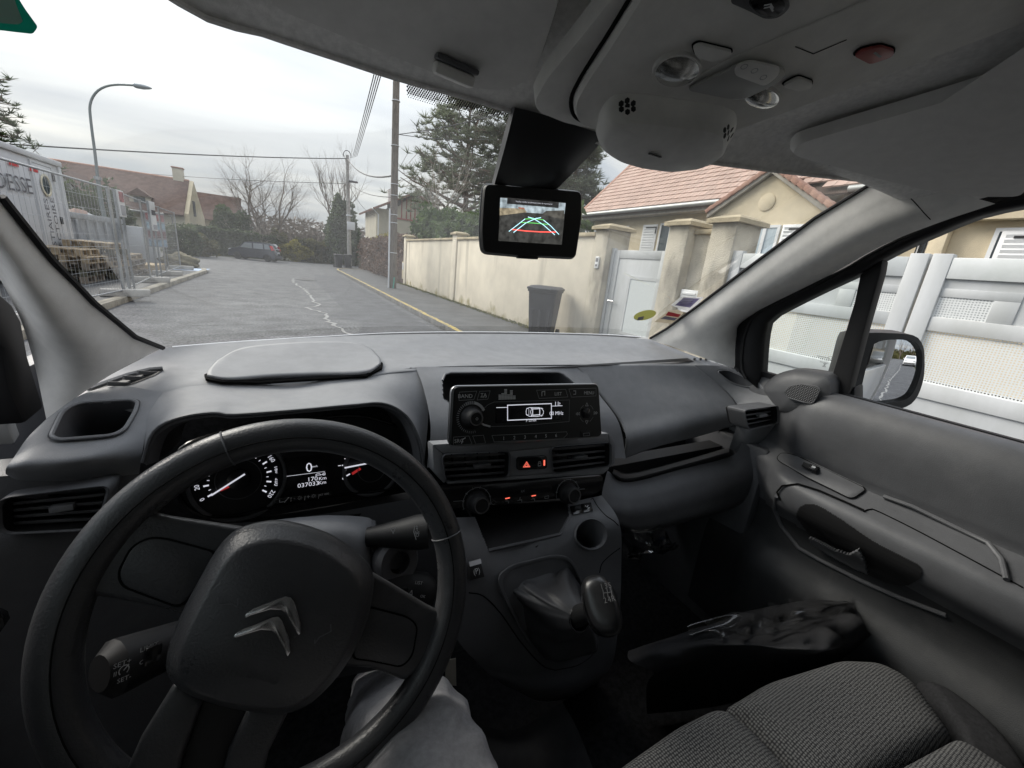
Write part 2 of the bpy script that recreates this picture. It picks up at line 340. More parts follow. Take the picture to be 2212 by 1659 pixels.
# pavements and kerbs
pv_r = sheet('pavement_right', [(2.95, -60), (12, -60), (12, 36), (6, 35.5), (3.7, 32.6), (2.95, 30)], .11, PAVE)
pv_l = sheet('pavement_left', [(-2.95, -60), (-30, -60), (-30, 26), (-12, 24.0), (-5, 22.2), (-3.6, 21.3), (-2.95, 20)], .10, PAVE)
def kerb_run(path, w, h, m, parent, step=1.0, gap=.012, top=None):
    """kerb stones laid end to end along a path (outer edge on the left of travel)"""
    P = np.array(path, float); s = np.r_[0, np.cumsum(np.linalg.norm(np.diff(P, axis=0), axis=1))]; n = int(s[-1]/step)
    at = lambda u: Vector((np.interp(u, s, P[:, 0]), np.interp(u, s, P[:, 1]), 0))
    for i in range(n):
        a, b = at(i*step + gap/2), at((i + 1)*step - gap/2); d = (b - a); L = d.length; ang = math.atan2(d.y, d.x); c = (a + b)/2
        mb = MB(); mb.box((0, 0, h/2 - .03), (L, w, h + .06)); o = mb.build('kerb_stone', m, parent, bevel=.018)
        o.location = (c.x, c.y, random.uniform(-.004, .004)); o.rotation_euler = (0, 0, ang)
        if top:
            t = MB(); r = [[(-L/2 + L*q/8, (w/2 - .012) - (0 if s_ else w*.72) + random.uniform(-.012, .012), h + .0035) for q in range(9)] for s_ in (0, 1)]
            t.grid(r).build('paint_strip', top, o, smooth=False)
kerb_run([(2.87, -8), (2.87, 27), (2.84, 29.5), (3.0, 31), (3.7, 32.5), (6.0, 33.6)], .15, .12, KERBG, pv_r, top=YEL)
kerb_run([(-2.87, -4), (-2.87, 20), (-3.05, 21.0), (-3.8, 21.9), (-5.2, 22.5), (-12, 24.3)], .17, .115, KERB, pv_l)
# parking-bay paint on the left corner
PB = mat('blue_white_paint', (.30, .42, .62), .7, c2=(.62, .68, .75), ns=2.0)
b4 = [PZ(*ZP('2', x, y), .104) for x, y in ((1610, 1330), (1890, 1345), (1965, 1325), (1660, 1312))]; MB().add(b4, [(0, 1, 2, 3)]).build('bay_marking', PB, pv_l, smooth=False)
# ------------------------------------------------------------------ plants
BARK = mat('bark_grey', (.16, .135, .115), .9, n=.35, ns=9, bump=.5, bs=30)
BARKP = mat('bark_pine', (.17, .115, .085), .9, n=.4, ns=9, bump=.5, bs=30)
TWIG = mat('twigs', (.175, .14, .115), .9, n=.3, ns=4)
PALE = mat('twigs_pale', (.33, .29, .25), .9, n=.3, ns=4)
def leafmat(name, a, b):
    m = mat(name, a, .6, c2=b, ns=1.3, spec=.3, det=8); nt = m.node_tree; N = nt.nodes; L = nt.links; p = N['Principled BSDF']; o = N['Material Output']; t = N.new('ShaderNodeBsdfTranslucent'); L.new(p.inputs['Base Color'].links[0].from_socket, t.inputs[0]); x = N.new('ShaderNodeMixShader'); x.inputs[0].default_value = .42; L.new(p.outputs[0], x.inputs[1]); L.new(t.outputs[0], x.inputs[2]); L.new(x.outputs[0], o.inputs[0]); return m
LAUREL = leafmat('laurel_leaves', (.030, .062, .018), (.11, .165, .05))
DARKG = leafmat('evergreen_leaves', (.038, .06, .03), (.115, .15, .07))
PINE = leafmat('pine_needles', (.09, .115, .07), (.24, .27, .17))
BROWN = leafmat('dry_beech_leaves', (.090, .060, .048), (.22, .150, .115))
GOLD = leafmat('golden_shrub_leaves', (.10, .10, .03), (.38, .33, .07))
OLIVE = leafmat('olive_leaves', (.05, .055, .022), (.16, .15, .06))
MOSS = leafmat('moss', (.06, .075, .02), (.16, .15, .05))
def leaves(mb, pts, size, flat=.35, asp=1.8):
    for p in pts:
        u = rng.normal(size=3); u /= np.linalg.norm(u); w = rng.normal(size=3); w -= u*w.dot(u); w /= np.linalg.norm(w)
        s = size*(.55 + .9*rng.random()); a = u*s*asp/2; b = w*s/2
        mb.add([p - a, p + b*.8 - a*.1, p + a, p - b*.8 - a*.1], [(0, 1, 2, 3)])
def blob(c, r, n, shell=.35, lump=.16, k=3.1):
    """points through a lumpy ellipsoid, thicker near its skin"""
    d = rng.normal(size=(n, 3)); d /= np.linalg.norm(d, axis=1)[:, None]
    q = 1 - shell*rng.random(n)**1.5*1.3; ph = rng.random(3)*6
    lumps = 1 + lump*(np.sin(d[:, 0]*k*2 + ph[0]) + np.sin(d[:, 1]*k*2.3 + ph[1])*np.cos(d[:, 2]*k*1.7 + ph[2]))
    return np.array(c) + d*np.array(r)*(q*lumps)[:, None]
def shrub(name, label, cat, c, r, n, size, m, group=None, stem=True, cone=0.0):
    t = root(name, label, cat, (c[0], c[1], 0), group=group)
    P = blob(c, r, n)
    if cone: f = np.clip((P[:, 2] - (c[2] - r[2]))/(2*r[2]), 0, 1); P[:, :2] = np.array(c[:2]) + (P[:, :2] - np.array(c[:2]))*(1 - cone*f)[:, None]
    P[:, 2] = np.maximum(P[:, 2], .03); mb = MB(); leaves(mb, P, size); mb.build('foliage', m, t, smooth=False)
    if stem: MB().tube([(c[0], c[1], -.02), (c[0] + .03, c[1], c[2])], [.06, .03], 6).build('stem', BARK, t)
    return t
def hedge(name, label, a, b, w, z0, z1, n, size, m, dz=.12, cat='hedge', group=None, core=True):
    """clipped hedge between two ground points"""
    a, b = np.array(a, float), np.array(b, float); d = b - a; L = np.linalg.norm(d); d /= L; q = np.array([-d[1], d[0]]); t = root(name, label, cat, (*((a + b)/2), 0), group=group)
    mb = MB(); u = rng.random(n)*L; side = rng.integers(0, 5, n); y = np.where(side < 2, -w/2, np.where(side < 3, w/2, (rng.random(n) - .5)*w)); h = z0 + rng.random(n)*(z1 - z0); h = np.where(side >= 3, z1, h)
    bump = dz*(np.sin(u*2.1) + np.sin(u*4.7 + 1) + np.sin(h*3 + u))*.5 + rng.normal(size=n)*dz*.45
    h = np.where(side >= 3, h + bump, h); y = y*(1 + .0*u) + np.where(side < 3, np.sign(y)*bump, 0)
    P = np.stack([a[0] + d[0]*u + q[0]*y, a[1] + d[1]*u + q[1]*y, h], 1); leaves(mb, P, size); mb.build('foliage', m, t, smooth=False)
    if core:
        c = MB(); A = Vector((*a, 0)); D = Vector((*d, 0)); Q = Vector((*q, 0)); k = w/2*.72
        c.prism([A + Q*k + Vector((0, 0, max(z0, 0))), A - Q*k + Vector((0, 0, max(z0, 0))), A - Q*k + Vector((0, 0, z1 - .1)), A + Q*k + Vector((0, 0, z1 - .1))], D*L); c.build('inner_growth', m, t)
    return t
def far_wood(c, w, h, n, m, label):
    t = root('distant_wood', label, 'wood', c); mb = MB(); P = np.stack([c[0] + (rng.random(n) - .5)*w, c[1] + (rng.random(n) - .5)*6, np.abs(rng.random(n))*h*(.75 + .25*np.sin(rng.random(n)*6))], 1); leaves(mb, P, .34, asp=3.2); o = mb.build('twig_mass', m, t, smooth=False); t['kind'] = 'stuff'
def grow(mb, p, d, L, r, depth, up=.12, spread=.55, kids=(2, 3), curl=.16, tip=.5):
    n = 4 if depth > 1 else 3; pts = [p.copy()]; rs = [r]; q = p.copy(); e = d.copy()
    for i in range(n):
        e = (e + Vector(rng.normal(size=3))*curl + Vector((0, 0, up))).normalized(); q = q + e*L/n; pts.append(q.copy()); rs.append(r*(1 - (1 - tip)*(i + 1)/n))
    mb.tube(pts, rs, 6 if r > .06 else (4 if r > .015 else 3), cap=False)
    if depth == 0: return
    for j in range(int(rng.integers(kids[0], kids[1] + 1))):
        f = .35 + .65*rng.random(); i = min(n - 1, int(f*n)); b = pts[i].lerp(pts[i + 1], f*n - i); ax = Vector(rng.normal(size=3)); ax -= e*ax.dot(e); ax.normalize()
        nd = (e*math.cos(spread) + ax*math.sin(spread*(1 + .5*rng.random()))).normalized()
        grow(mb, b, nd, L*(.58 + .2*rng.random()), r*tip*(.75 + .2*rng.random()), depth - 1, up, spread, kids, curl, tip)
    grow(mb, pts[-1], e, L*.72, rs[-1], depth - 1, up, spread, kids, curl, tip)
def bare_tree(name, label, base, stems, L, r, depth, m=None, group=None, spread=.55, up=.12, kids=(2, 3), lean=.45, trunk_h=1.6):
    t = root(name, label, 'tree', base, group=group); B = Vector(base); tr = MB(); top = B + Vector((0, 0, trunk_h))
    tr.tube([B - Vector((0, 0, .05)), B + Vector((.03, .02, trunk_h*.5)), top], [r*1.5, r*1.15, r*1.05], 9).build('trunk', BARK, t); mb = MB()
    for i in range(stems):
        q = 2*math.pi*i/stems + rng.random(); d = Vector((math.cos(q)*lean, math.sin(q)*lean, 1)).normalized()
        grow(mb, top - Vector((0, 0, .1)), d, L*(.85 + .3*rng.random()), r*.8, depth, up, spread, kids)
    mb.build('crown', m or TWIG, t); return t
def needle_tuft(mb, p, s, n=17):
    for i in range(n):
        u = rng.normal(size=3); u[2] = abs(u[2])*.7 + .1; u /= np.linalg.norm(u); w = np.cross(u, rng.normal(size=3)); w /= np.linalg.norm(w); L = s*(.6 + .6*rng.random())
        mb.add([p - w*s*.075, p + w*s*.075, p + u*L + w*s*.04], [(0, 1, 2)])
def pine_tree(name, label, base, H, limbs, clump, m, seed, lean=(0, 0), trunk_r=.2, group=None, first=.3, len0=3.0, drop=.0, tufts=16):
    global rng
    rng = np.random.default_rng(seed); t = root(name, label, 'tree', base, group=group); B = Vector(base)
    tp = [B + Vector((lean[0]*f*H + .12*math.sin(f*5), lean[1]*f*H, f*H)) for f in np.linspace(0, 1, 9)]
    MB().tube(tp, [trunk_r*(1 - .85*f) for f in np.linspace(0, 1, 9)], 8).build('trunk', BARKP, t)
    br = MB(); nd = MB()
    for i in range(limbs):
        f = first + (1 - first)*(i + rng.random())/limbs; f = min(f, .98); k = f*8; b = tp[int(k)].lerp(tp[min(8, int(k) + 1)], k - int(k)); q = i*2.4 + rng.random(); L = len0*(1.05 - .75*(f - first)/(1 - first))*(.7 + .5*rng.random())
        d = Vector((math.cos(q), math.sin(q), .18 - drop)); pts = [b]; e = d.normalized()
        for j in range(5): e = (e + Vector(rng.normal(size=3))*.13 + Vector((0, 0, .05))).normalized(); pts.append(pts[-1] + e*L/5)
        br.tube(pts, [.07*L/3*(1 - .16*j) for j in range(6)], 5, cap=False)
        for j in range(tufts):
            g = .38 + .62*rng.random(); a = g*5; p = pts[int(min(a, 4))].lerp(pts[min(5, int(a) + 1)], a - int(a)); o = Vector(rng.normal(size=3))*.16*L; o.z *= .6; pe = p + o
            br.tube([p, pe], .012, 3, cap=False); needle_tuft(nd, np.array(pe), clump*(.7 + .6*rng.random()))
    br.build('limbs', BARKP, t); nd.build('crown', m, t, smooth=False); rng = np.random.default_rng(seed + 1); return t
# ================================================================== HOUSES, WALLS, STREET THINGS
REND = mat('beige_render', (.68, .585, .42), .9, n=.12, ns=1.4, bump=.5, bs=90)
def stain_mat():
    """rendered wall with dark vertical streaks and grime of its own"""
    m = mat('stained_render', (.76, .69, .56), .92, n=.1, ns=1.2, bump=.6, bs=95); nt = m.node_tree; N = nt.nodes; L = nt.links
    b = N['Principled BSDF']; src = b.inputs['Base Color'].links[0].from_socket; tc = N.new('ShaderNodeTexCoord'); mp = N.new('ShaderNodeMapping'); mp.inputs['Scale'].default_value = (1.9, 1.9, .22)
    L.new(tc.outputs['Object'], mp.inputs[0]); nz = N.new('ShaderNodeTexNoise'); nz.inputs['Scale'].default_value = 1.0; nz.inputs['Detail'].default_value = 7; L.new(mp.outputs[0], nz.inputs['Vector'])
    rp = N.new('ShaderNodeValToRGB'); rp.color_ramp.elements[0].position = .55; rp.color_ramp.elements[0].color = (0, 0, 0, 1); rp.color_ramp.elements[1].position = .74; rp.color_ramp.elements[1].color = (.5, .5, .5, 1); L.new(nz.outputs['Fac'], rp.inputs[0])
    mx = N.new('ShaderNodeMixRGB'); mx.inputs[2].default_value = (.20, .175, .135, 1); L.new(rp.outputs[0], mx.inputs[0]); L.new(src, mx.inputs[1]); 
    # blotchy green-tan moss creeping up from the foot
    sp = N.new('ShaderNodeSeparateXYZ'); L.new(tc.outputs['Object'], sp.inputs[0]); n3 = N.new('ShaderNodeTexNoise'); n3.inputs['Scale'].default_value = 2.2; n3.inputs['Detail'].default_value = 9; L.new(tc.outputs['Object'], n3.inputs['Vector'])
    a = N.new('ShaderNodeMath'); a.operation = 'MULTIPLY_ADD'; a.inputs[1].default_value = 1.1; a.inputs[2].default_value = -.36; L.new(n3.outputs['Fac'], a.inputs[0]); gt = N.new('ShaderNodeMath'); gt.operation = 'SUBTRACT'; L.new(a.outputs[0], gt.inputs[0]); L.new(sp.outputs['Z'], gt.inputs[1]); m2 = N.new('ShaderNodeMath'); m2.operation = 'MULTIPLY'; m2.inputs[1].default_value = 4; m2.use_clamp = True; L.new(gt.outputs[0], m2.inputs[0])
    mm = N.new('ShaderNodeMixRGB'); mm.inputs[2].default_value = (.36, .31, .15, 1); L.new(m2.outputs[0], mm.inputs[0]); L.new(mx.outputs[0], mm.inputs[1]); L.new(mm.outputs[0], b.inputs['Base Color']); return m
WALLM = stain_mat()
def grimy_mat():
    m = mat('grimy_pillar_render', (.58, .53, .43), .95, n=.1, ns=2, bump=.7, bs=80); nt = m.node_tree; N = nt.nodes; L = nt.links
    b = N['Principled BSDF']; src = b.inputs['Base Color'].links[0].from_socket; tc = N.new('ShaderNodeTexCoord'); mp = N.new('ShaderNodeMapping'); mp.inputs['Scale'].default_value = (2.4, 2.4, 1.1)
    L.new(tc.outputs['Object'], mp.inputs[0]); nz = N.new('ShaderNodeTexNoise'); nz.inputs['Scale'].default_value = 1.3; nz.inputs['Detail'].default_value = 8; L.new(mp.outputs[0], nz.inputs['Vector'])
    rp = N.new('ShaderNodeValToRGB'); rp.color_ramp.elements[0].position = .45; rp.color_ramp.elements[0].color = (0, 0, 0, 1); rp.color_ramp.elements[1].position = .7; rp.color_ramp.elements[1].color = (.7, .7, .7, 1); L.new(nz.outputs['Fac'], rp.inputs[0])
    mx = N.new('ShaderNodeMixRGB'); mx.inputs[2].default_value = (.13, .12, .10, 1); L.new(rp.outputs[0], mx.inputs[0]); L.new(src, mx.inputs[1]); L.new(mx.outputs[0], b.inputs['Base Color']); return m
GRIM = grimy_mat()
CAP = mat('coping_stone', (.50, .42, .28), .9, n=.25, ns=4, bump=.5, bs=60)
PVC = mat('white_pvc', (.56, .575, .585), .42, c2=(.45, .465, .46), ns=2.2, spec=.45, stretch=(1, 1.5, .5), det=10)
PVCD = mat('white_pvc_weathered', (.60, .62, .63), .45, c2=(.50, .53, .52), ns=3.5)
FROST = mat('frosted_glass', (.60, .64, .64), .5, n=.10, ns=60, bump=.4, bs=150)
WHITE = mat('white_lacquer', (.78, .79, .79), .35)
BLK = mat('black_iron', (.02, .02, .022), .5)
TILE = mat('roof_tile_pink', (.45, .305, .25), .85, c2=(.56, .42, .355), ns=2.4, bump=.4, bs=40)
def tile_variation():
    nt = TILE.node_tree; N = nt.nodes; L = nt.links; b = N['Principled BSDF']; src = b.inputs['Base Color'].links[0].from_socket; oi = N.new('ShaderNodeObjectInfo'); mr = N.new('ShaderNodeMapRange'); mr.inputs[3].default_value = .86; mr.inputs[4].default_value = 1.08; L.new(oi.outputs['Random'], mr.inputs[0]); mx = N.new('ShaderNodeMixRGB'); mx.blend_type = 'MULTIPLY'; mx.inputs[0].default_value = 1; L.new(src, mx.inputs[1]); L.new(mr.outputs[0], mx.inputs[2]); L.new(mx.outputs[0], b.inputs['Base Color'])
tile_variation()
TILER = mat('ridge_tile', (.34, .18, .135), .85, c2=(.46, .28, .21), ns=4, bump=.5, bs=30)
ROOFB = mat('old_brown_tiles', (.085, .052, .042), .9, c2=(.165, .105, .085), ns=3.5, bump=.9, bs=11)
GUT = mat('zinc_gutter', (.44, .45, .44), .5, .4)
PANE = mat('window_pane', (.08, .10, .11), .06, spec=.8)
CURT = mat('net_curtain_behind_pane', (.45, .53, .58), .25, n=.12, ns=9, spec=.7, stretch=(5, 5, .4))
# --- street wall with pilasters
WX = 4.85
def wall_panel(name, label, y0, y1, z1, x0=WX, th=.22, m=None, coping=True, cat='wall', zc=.07):
    t = root(name, label, cat, (x0 + th/2, (y0 + y1)/2, .1)); MB().b2((x0, y0, .05), (x0 + th, y1, z1)).build('wall_body', m or WALLM, t, bevel=.01)
    if coping:
        n = max(1, round((y1 - y0)/1.0)); L = (y1 - y0)/n
        for i in range(n): MB().b2((x0 - .05, y0 + i*L + .004, z1 + .001), (x0 + th + .05, y0 + (i + 1)*L - .004, z1 + zc)).build('coping_stone', CAP, t, bevel=.012)
    return t
def pillar(name, label, y0, y1, z1, x0=WX - .04, th=.36, m=None):
    t = root(name, label, 'pillar', (x0 + th/2, (y0 + y1)/2, .1)); MB().b2((x0, y0, .05), (x0 + th, y1, z1)).build('shaft', m or WALLM, t, bevel=.012)
    yc, xc, hw, hx = (y0 + y1)/2, x0 + th/2, (y1 - y0)/2 + .06, th/2 + .06
    mb = MB(); z = z1 + .001; a = [(xc - hx, yc - hw, z), (xc + hx, yc - hw, z), (xc + hx, yc + hw, z), (xc - hx, yc + hw, z)]; b = [(x, y, z + .05) for x, y, _ in a]; k = .55
    c = [(xc + (x - xc)*k, yc + (y - yc)*k, z + .10) for x, y, _ in a]
    mb.grid([a, b, c], closed=True); mb.f += [(3, 2, 1, 0), (8, 9, 10, 11)]; mb.mi += [0, 0]; mb.build('cap_stone', CAP, t, smooth=False); return t
yP0 = PX(877, 512, WX).y; yP1 = PX(985, 505, WX).y; yA = PX(1289, 490, WX - .04).y; yB = PX(1318, 487, WX - .04).y
zW = 2.08
pillar('pillar', 'beige rendered end pillar beside the wooden utility pole', yP0 - .2, yP0 + .2, 2.27)
pillar('pillar', 'beige rendered pilaster between the two long street wall sections', yP1 - .2, yP1 + .2, 2.24)
wall_panel('street_wall', 'streaky beige street wall section with a meter box in it', yP1 + .2, yP0 - .2, zW)
wall_panel('street_wall', 'streaky beige street wall section behind the near wheelie bin', yA, yP1 - .2, zW)
p1 = pillar('pillar', 'grimy beige gate pillar carrying the intercom', yB, yA, 2.19, th=.5, m=GRIM)
yG1 = PX(1440, 600, WX + .1).y
y2a, y2b = PX(1491, 480, WX - .04).y, PX(1449, 480, WX - .04).y
y3a, y3b = PX(1595, 476, WX - .04).y, PX(1541, 478, WX - .04).y
pillar('pillar', 'beige gate pillar between the white door gate and the letterbox niche', y2a, y2b, 2.19, th=.46, m=GRIM)
pillar('pillar', 'broad grimy beige pillar at the end of the white fence', y3a, y3b, 2.2, th=.5, m=GRIM)
wall_panel('niche_wall', 'low recessed beige wall holding the letterbox between two pillars', y3b, y2a, PX(1510, 507, WX + .12).z, x0=WX + .12, m=GRIM, zc=.06)
# door gate
def door_gate():
    y0, y1, x = y2b + .0, yB - .0, WX + .10; z0, z1 = .16, PX(1380, 541, WX + .1).z; t = root('door_gate', 'white garden door gate with a frosted lower pane', 'gate', (x, (y0 + y1)/2, .1))
    W = y1 - y0
    for ya, yb in ((y0 + .01, y0 + .07), (y1 - .07, y1 - .01)): MB().b2((x - .02, ya, z0 - .05), (x + .06, yb, z1 + .03)).build('gate_post', PVC, t, bevel=.005)
    y0 += .08; y1 -= .08
    MB().b2((x + .012, y0 + .01, z0 + .01), (x + .04, y1 - .01, z1 - .01)).build('leaf', PVC, t, bevel=.004)
    for a, b in (((y0, z0), (y0 + .10, z1)), ((y1 - .12, z0), (y1, z1))): MB().b2((x - .004, a[0], a[1]), (x + .05, b[0], b[1])).build('stile', PVC, t, bevel=.005)
    MB().b2((x - .002, y0 + .10, z1 - .13), (x + .05, y1 - .12, z1)).build('rail', PVC, t, bevel=.005); MB().b2((x - .002, y0 + .10, z0), (x + .05, y1 - .12, z0 + .12)).build('rail', PVC, t, bevel=.005)
    pa, pb = PX(1362, 605, x), PX(1425, 700, x); zt, zb = PX(1362, 603, x).z, .55; ya, yb = pb.y + .02, pa.y
    MB().b2((x + .002, ya, zb), (x + .014, yb, zt)).build('pane', FROST, t)
    o = [(x - .006, ya - .05, zb - .05), (x - .006, yb + .05, zb - .05), (x - .006, yb + .05, zt + .05), (x - .006, ya - .05, zt + .05)]; i = [(x - .006, ya, zb), (x - .006, yb, zb), (x - .006, yb, zt), (x - .006, ya, zt)]
    MB().ring(o, i, (.02, 0, 0)).build('pane_frame', PVC, t, smooth=False)
    MB().tube([(x - .05, y1 - .06, 1.02), (x - .05, y1 - .20, 1.02)], .011, 8).tube([(x, y1 - .06, 1.02), (x - .05, y1 - .06, 1.02)], .011, 8).build('handle', mat('brushed_steel', (.5, .5, .5), .3, 1), t)
    fr = Frame((x - .006, (y0 + y1)/2, .33), (0, -1, 0), (0, 0, 1)); mb = MB()
    for q, (yy, s) in enumerate(((.03, .035), (-.01, .03), (-.05, .03))): text(mb, fr, ('fermer la', 'porte svp', 'merci')[q], -.05, yy, s, z=.002)
    mb.build('lettering', mat('dark_print', (.06, .06, .07), .6), t, smooth=False)
door_gate()
ic = PX(1291, 567, WX - .04); t = root('intercom', 'white intercom with a grey speaker grille on the gate pillar', 'intercom', (ic.x, ic.y, ic.z))
MB().b2((ic.x - .025, ic.y - .05, ic.z - .10), (ic.x - .001, ic.y + .05, ic.z + .10)).build('case', WHITE, t, bevel=.01); MB().b2((ic.x - .028, ic.y - .035, ic.z + .01), (ic.x - .02, ic.y + .035, ic.z + .08)).build('grille', mat('grey_plastic', (.2, .2, .21), .5), t, bevel=.004); MB().b2((ic.x - .028, ic.y - .03, ic.z - .07), (ic.x - .02, ic.y + .03, ic.z - .03)).build('button', mat('grey_plastic', (.2, .2, .21), .5), t, bevel=.004)
lbp = PX(1487, 640, WX + .12); lw = (y2a - y3b)*.8; t = root('letterbox', 'white metal letterbox set in the low niche wall', 'letterbox', (lbp.x - .1, (y2a + y3b)/2, lbp.z)); yc = (y2a + y3b)/2
MB().b2((WX + .02, yc - lw/2, lbp.z - .22), (WX + .119, yc + lw/2, lbp.z + .09)).build('box', WHITE, t, bevel=.01); MB().b2((WX + .008, yc - lw/2 + .03, lbp.z + .02), (WX + .03, yc + lw/2 - .03, lbp.z + .055)).build('flap', WHITE, t, bevel=.006); MB().lathe([(.012, 0), (.012, .01), (.003, .012)], (WX + .022, yc + lw/2 - .05, lbp.z - .04), (-1, 0, 0), 12).build('lock', GAL, t)
mb_ = PX(872, 582, WX); t = root('meter_box', 'small pale utility cabinet let into the far end of the wall', 'cabinet', (mb_.x, mb_.y, .1)); MB().b2((WX - .03, mb_.y - .22, .35), (WX - .001, mb_.y + .22, 1.15)).build('case', REND, t, bevel=.01); MB().b2((WX - .04, mb_.y - .17, .78), (WX - .025, mb_.y + .17, 1.1)).build('door', WHITE, t, bevel=.008)
# --- white perforated fence
def perf_mat():
    m = bpy.data.materials.new('perforated_white_sheet'); m.use_nodes = True; nt = m.node_tree; N = nt.nodes; L = nt.links; b = N['Principled BSDF']; b.inputs['Base Color'].default_value = (.72, .74, .73, 1); b.inputs['Roughness'].default_value = .5
    tc = N.new('ShaderNodeTexCoord'); mp = N.new('ShaderNodeMapping'); mp.inputs['Scale'].default_value = (1, 52, 52); L.new(tc.outputs['Object'], mp.inputs[0])
    vo = N.new('ShaderNodeTexVoronoi'); vo.voronoi_dimensions = '3D'; vo.inputs['Scale'].default_value = 1.0; vo.inputs['Randomness'].default_value = .12; L.new(mp.outputs[0], vo.inputs['Vector'])
    lt = N.new('ShaderNodeMath'); lt.operation = 'GREATER_THAN'; lt.inputs[1].default_value = .30; L.new(vo.outputs['Distance'], lt.inputs[0]); L.new(lt.outputs[0], b.inputs['Alpha']); return m
PERF = perf_mat()
def fence_leaf(name, label, y0, y1, window_at_high=False):
    x = WX + .04; t = root(name, label, 'gate', (x, (y0 + y1)/2, .1)); zt = PX(2050, 557, x).z
    for a, b in ((y0, y0 + .13), (y1 - .13, y1)): MB().b2((x - .035, a, .12), (x + .05, b, zt + .03)).build('stile', PVC, t, bevel=.006)
    ya, yb = y0 + .131, y1 - .131
    for n, z0, z1, d in (('rail', zt - .17, zt, .03), ('rail', 1.24, 1.36, .022), ('rail', .66, .80, .022), ('rail', .14, .24, .03)): MB().b2((x - d, ya, z0), (x + .045, yb, z1)).build(n, PVCD if z0 > 1.5 else PVC, t, bevel=.006)
    MB().b2((x - .004, ya, 1.361), (x + .02, yb, zt - .171)).build('upper_panel', PVC, t)
    MB().add([(x, ya, .80), (x, yb, .80), (x, yb, 1.24), (x, ya, 1.24)], [(0, 1, 2, 3)]).build('perforated_panel', PERF, t, smooth=False)
    MB().b2((x - .004, ya, .241), (x + .02, yb, .659)).build('lower_panel', PVC, t)
    # stepped corner light beside the meeting stile
    s = 1 if window_at_high else -1; c = (yb if window_at_high else ya)
    MB().add([(x - .006, c, 1.361), (x - .006, c - s*.32, 1.361), (x - .006, c - s*.32, 1.53), (x - .006, c, 1.53)], [(0, 1, 2, 3)]).build('corner_mesh', PERF, t, smooth=False)
    MB().b2((x - .014, c, 1.53), (x - .0045, c - s*.46, 1.60)).build('step_rail', PVC, t, bevel=.003); MB().b2((x - .0145, c - s*.32, 1.36), (x - .005, c - s*.46, 1.531)).build('step_rail', PVC, t, bevel=.003)
    return t
yM = PX(1993, 600, WX).y
fence_leaf('fence_gate', 'white gate leaf with perforated panel, far half beside the broad pillar', yM + .01, y3a + .0)
fence_leaf('fence_gate', 'white gate leaf with perforated panel, seen through the passenger window', yM - 3.0, yM - .01, True)
fence_leaf('fence_gate', 'white fence panel with perforated band, past the meeting stiles', yM - 6.2, yM - 3.02, True)
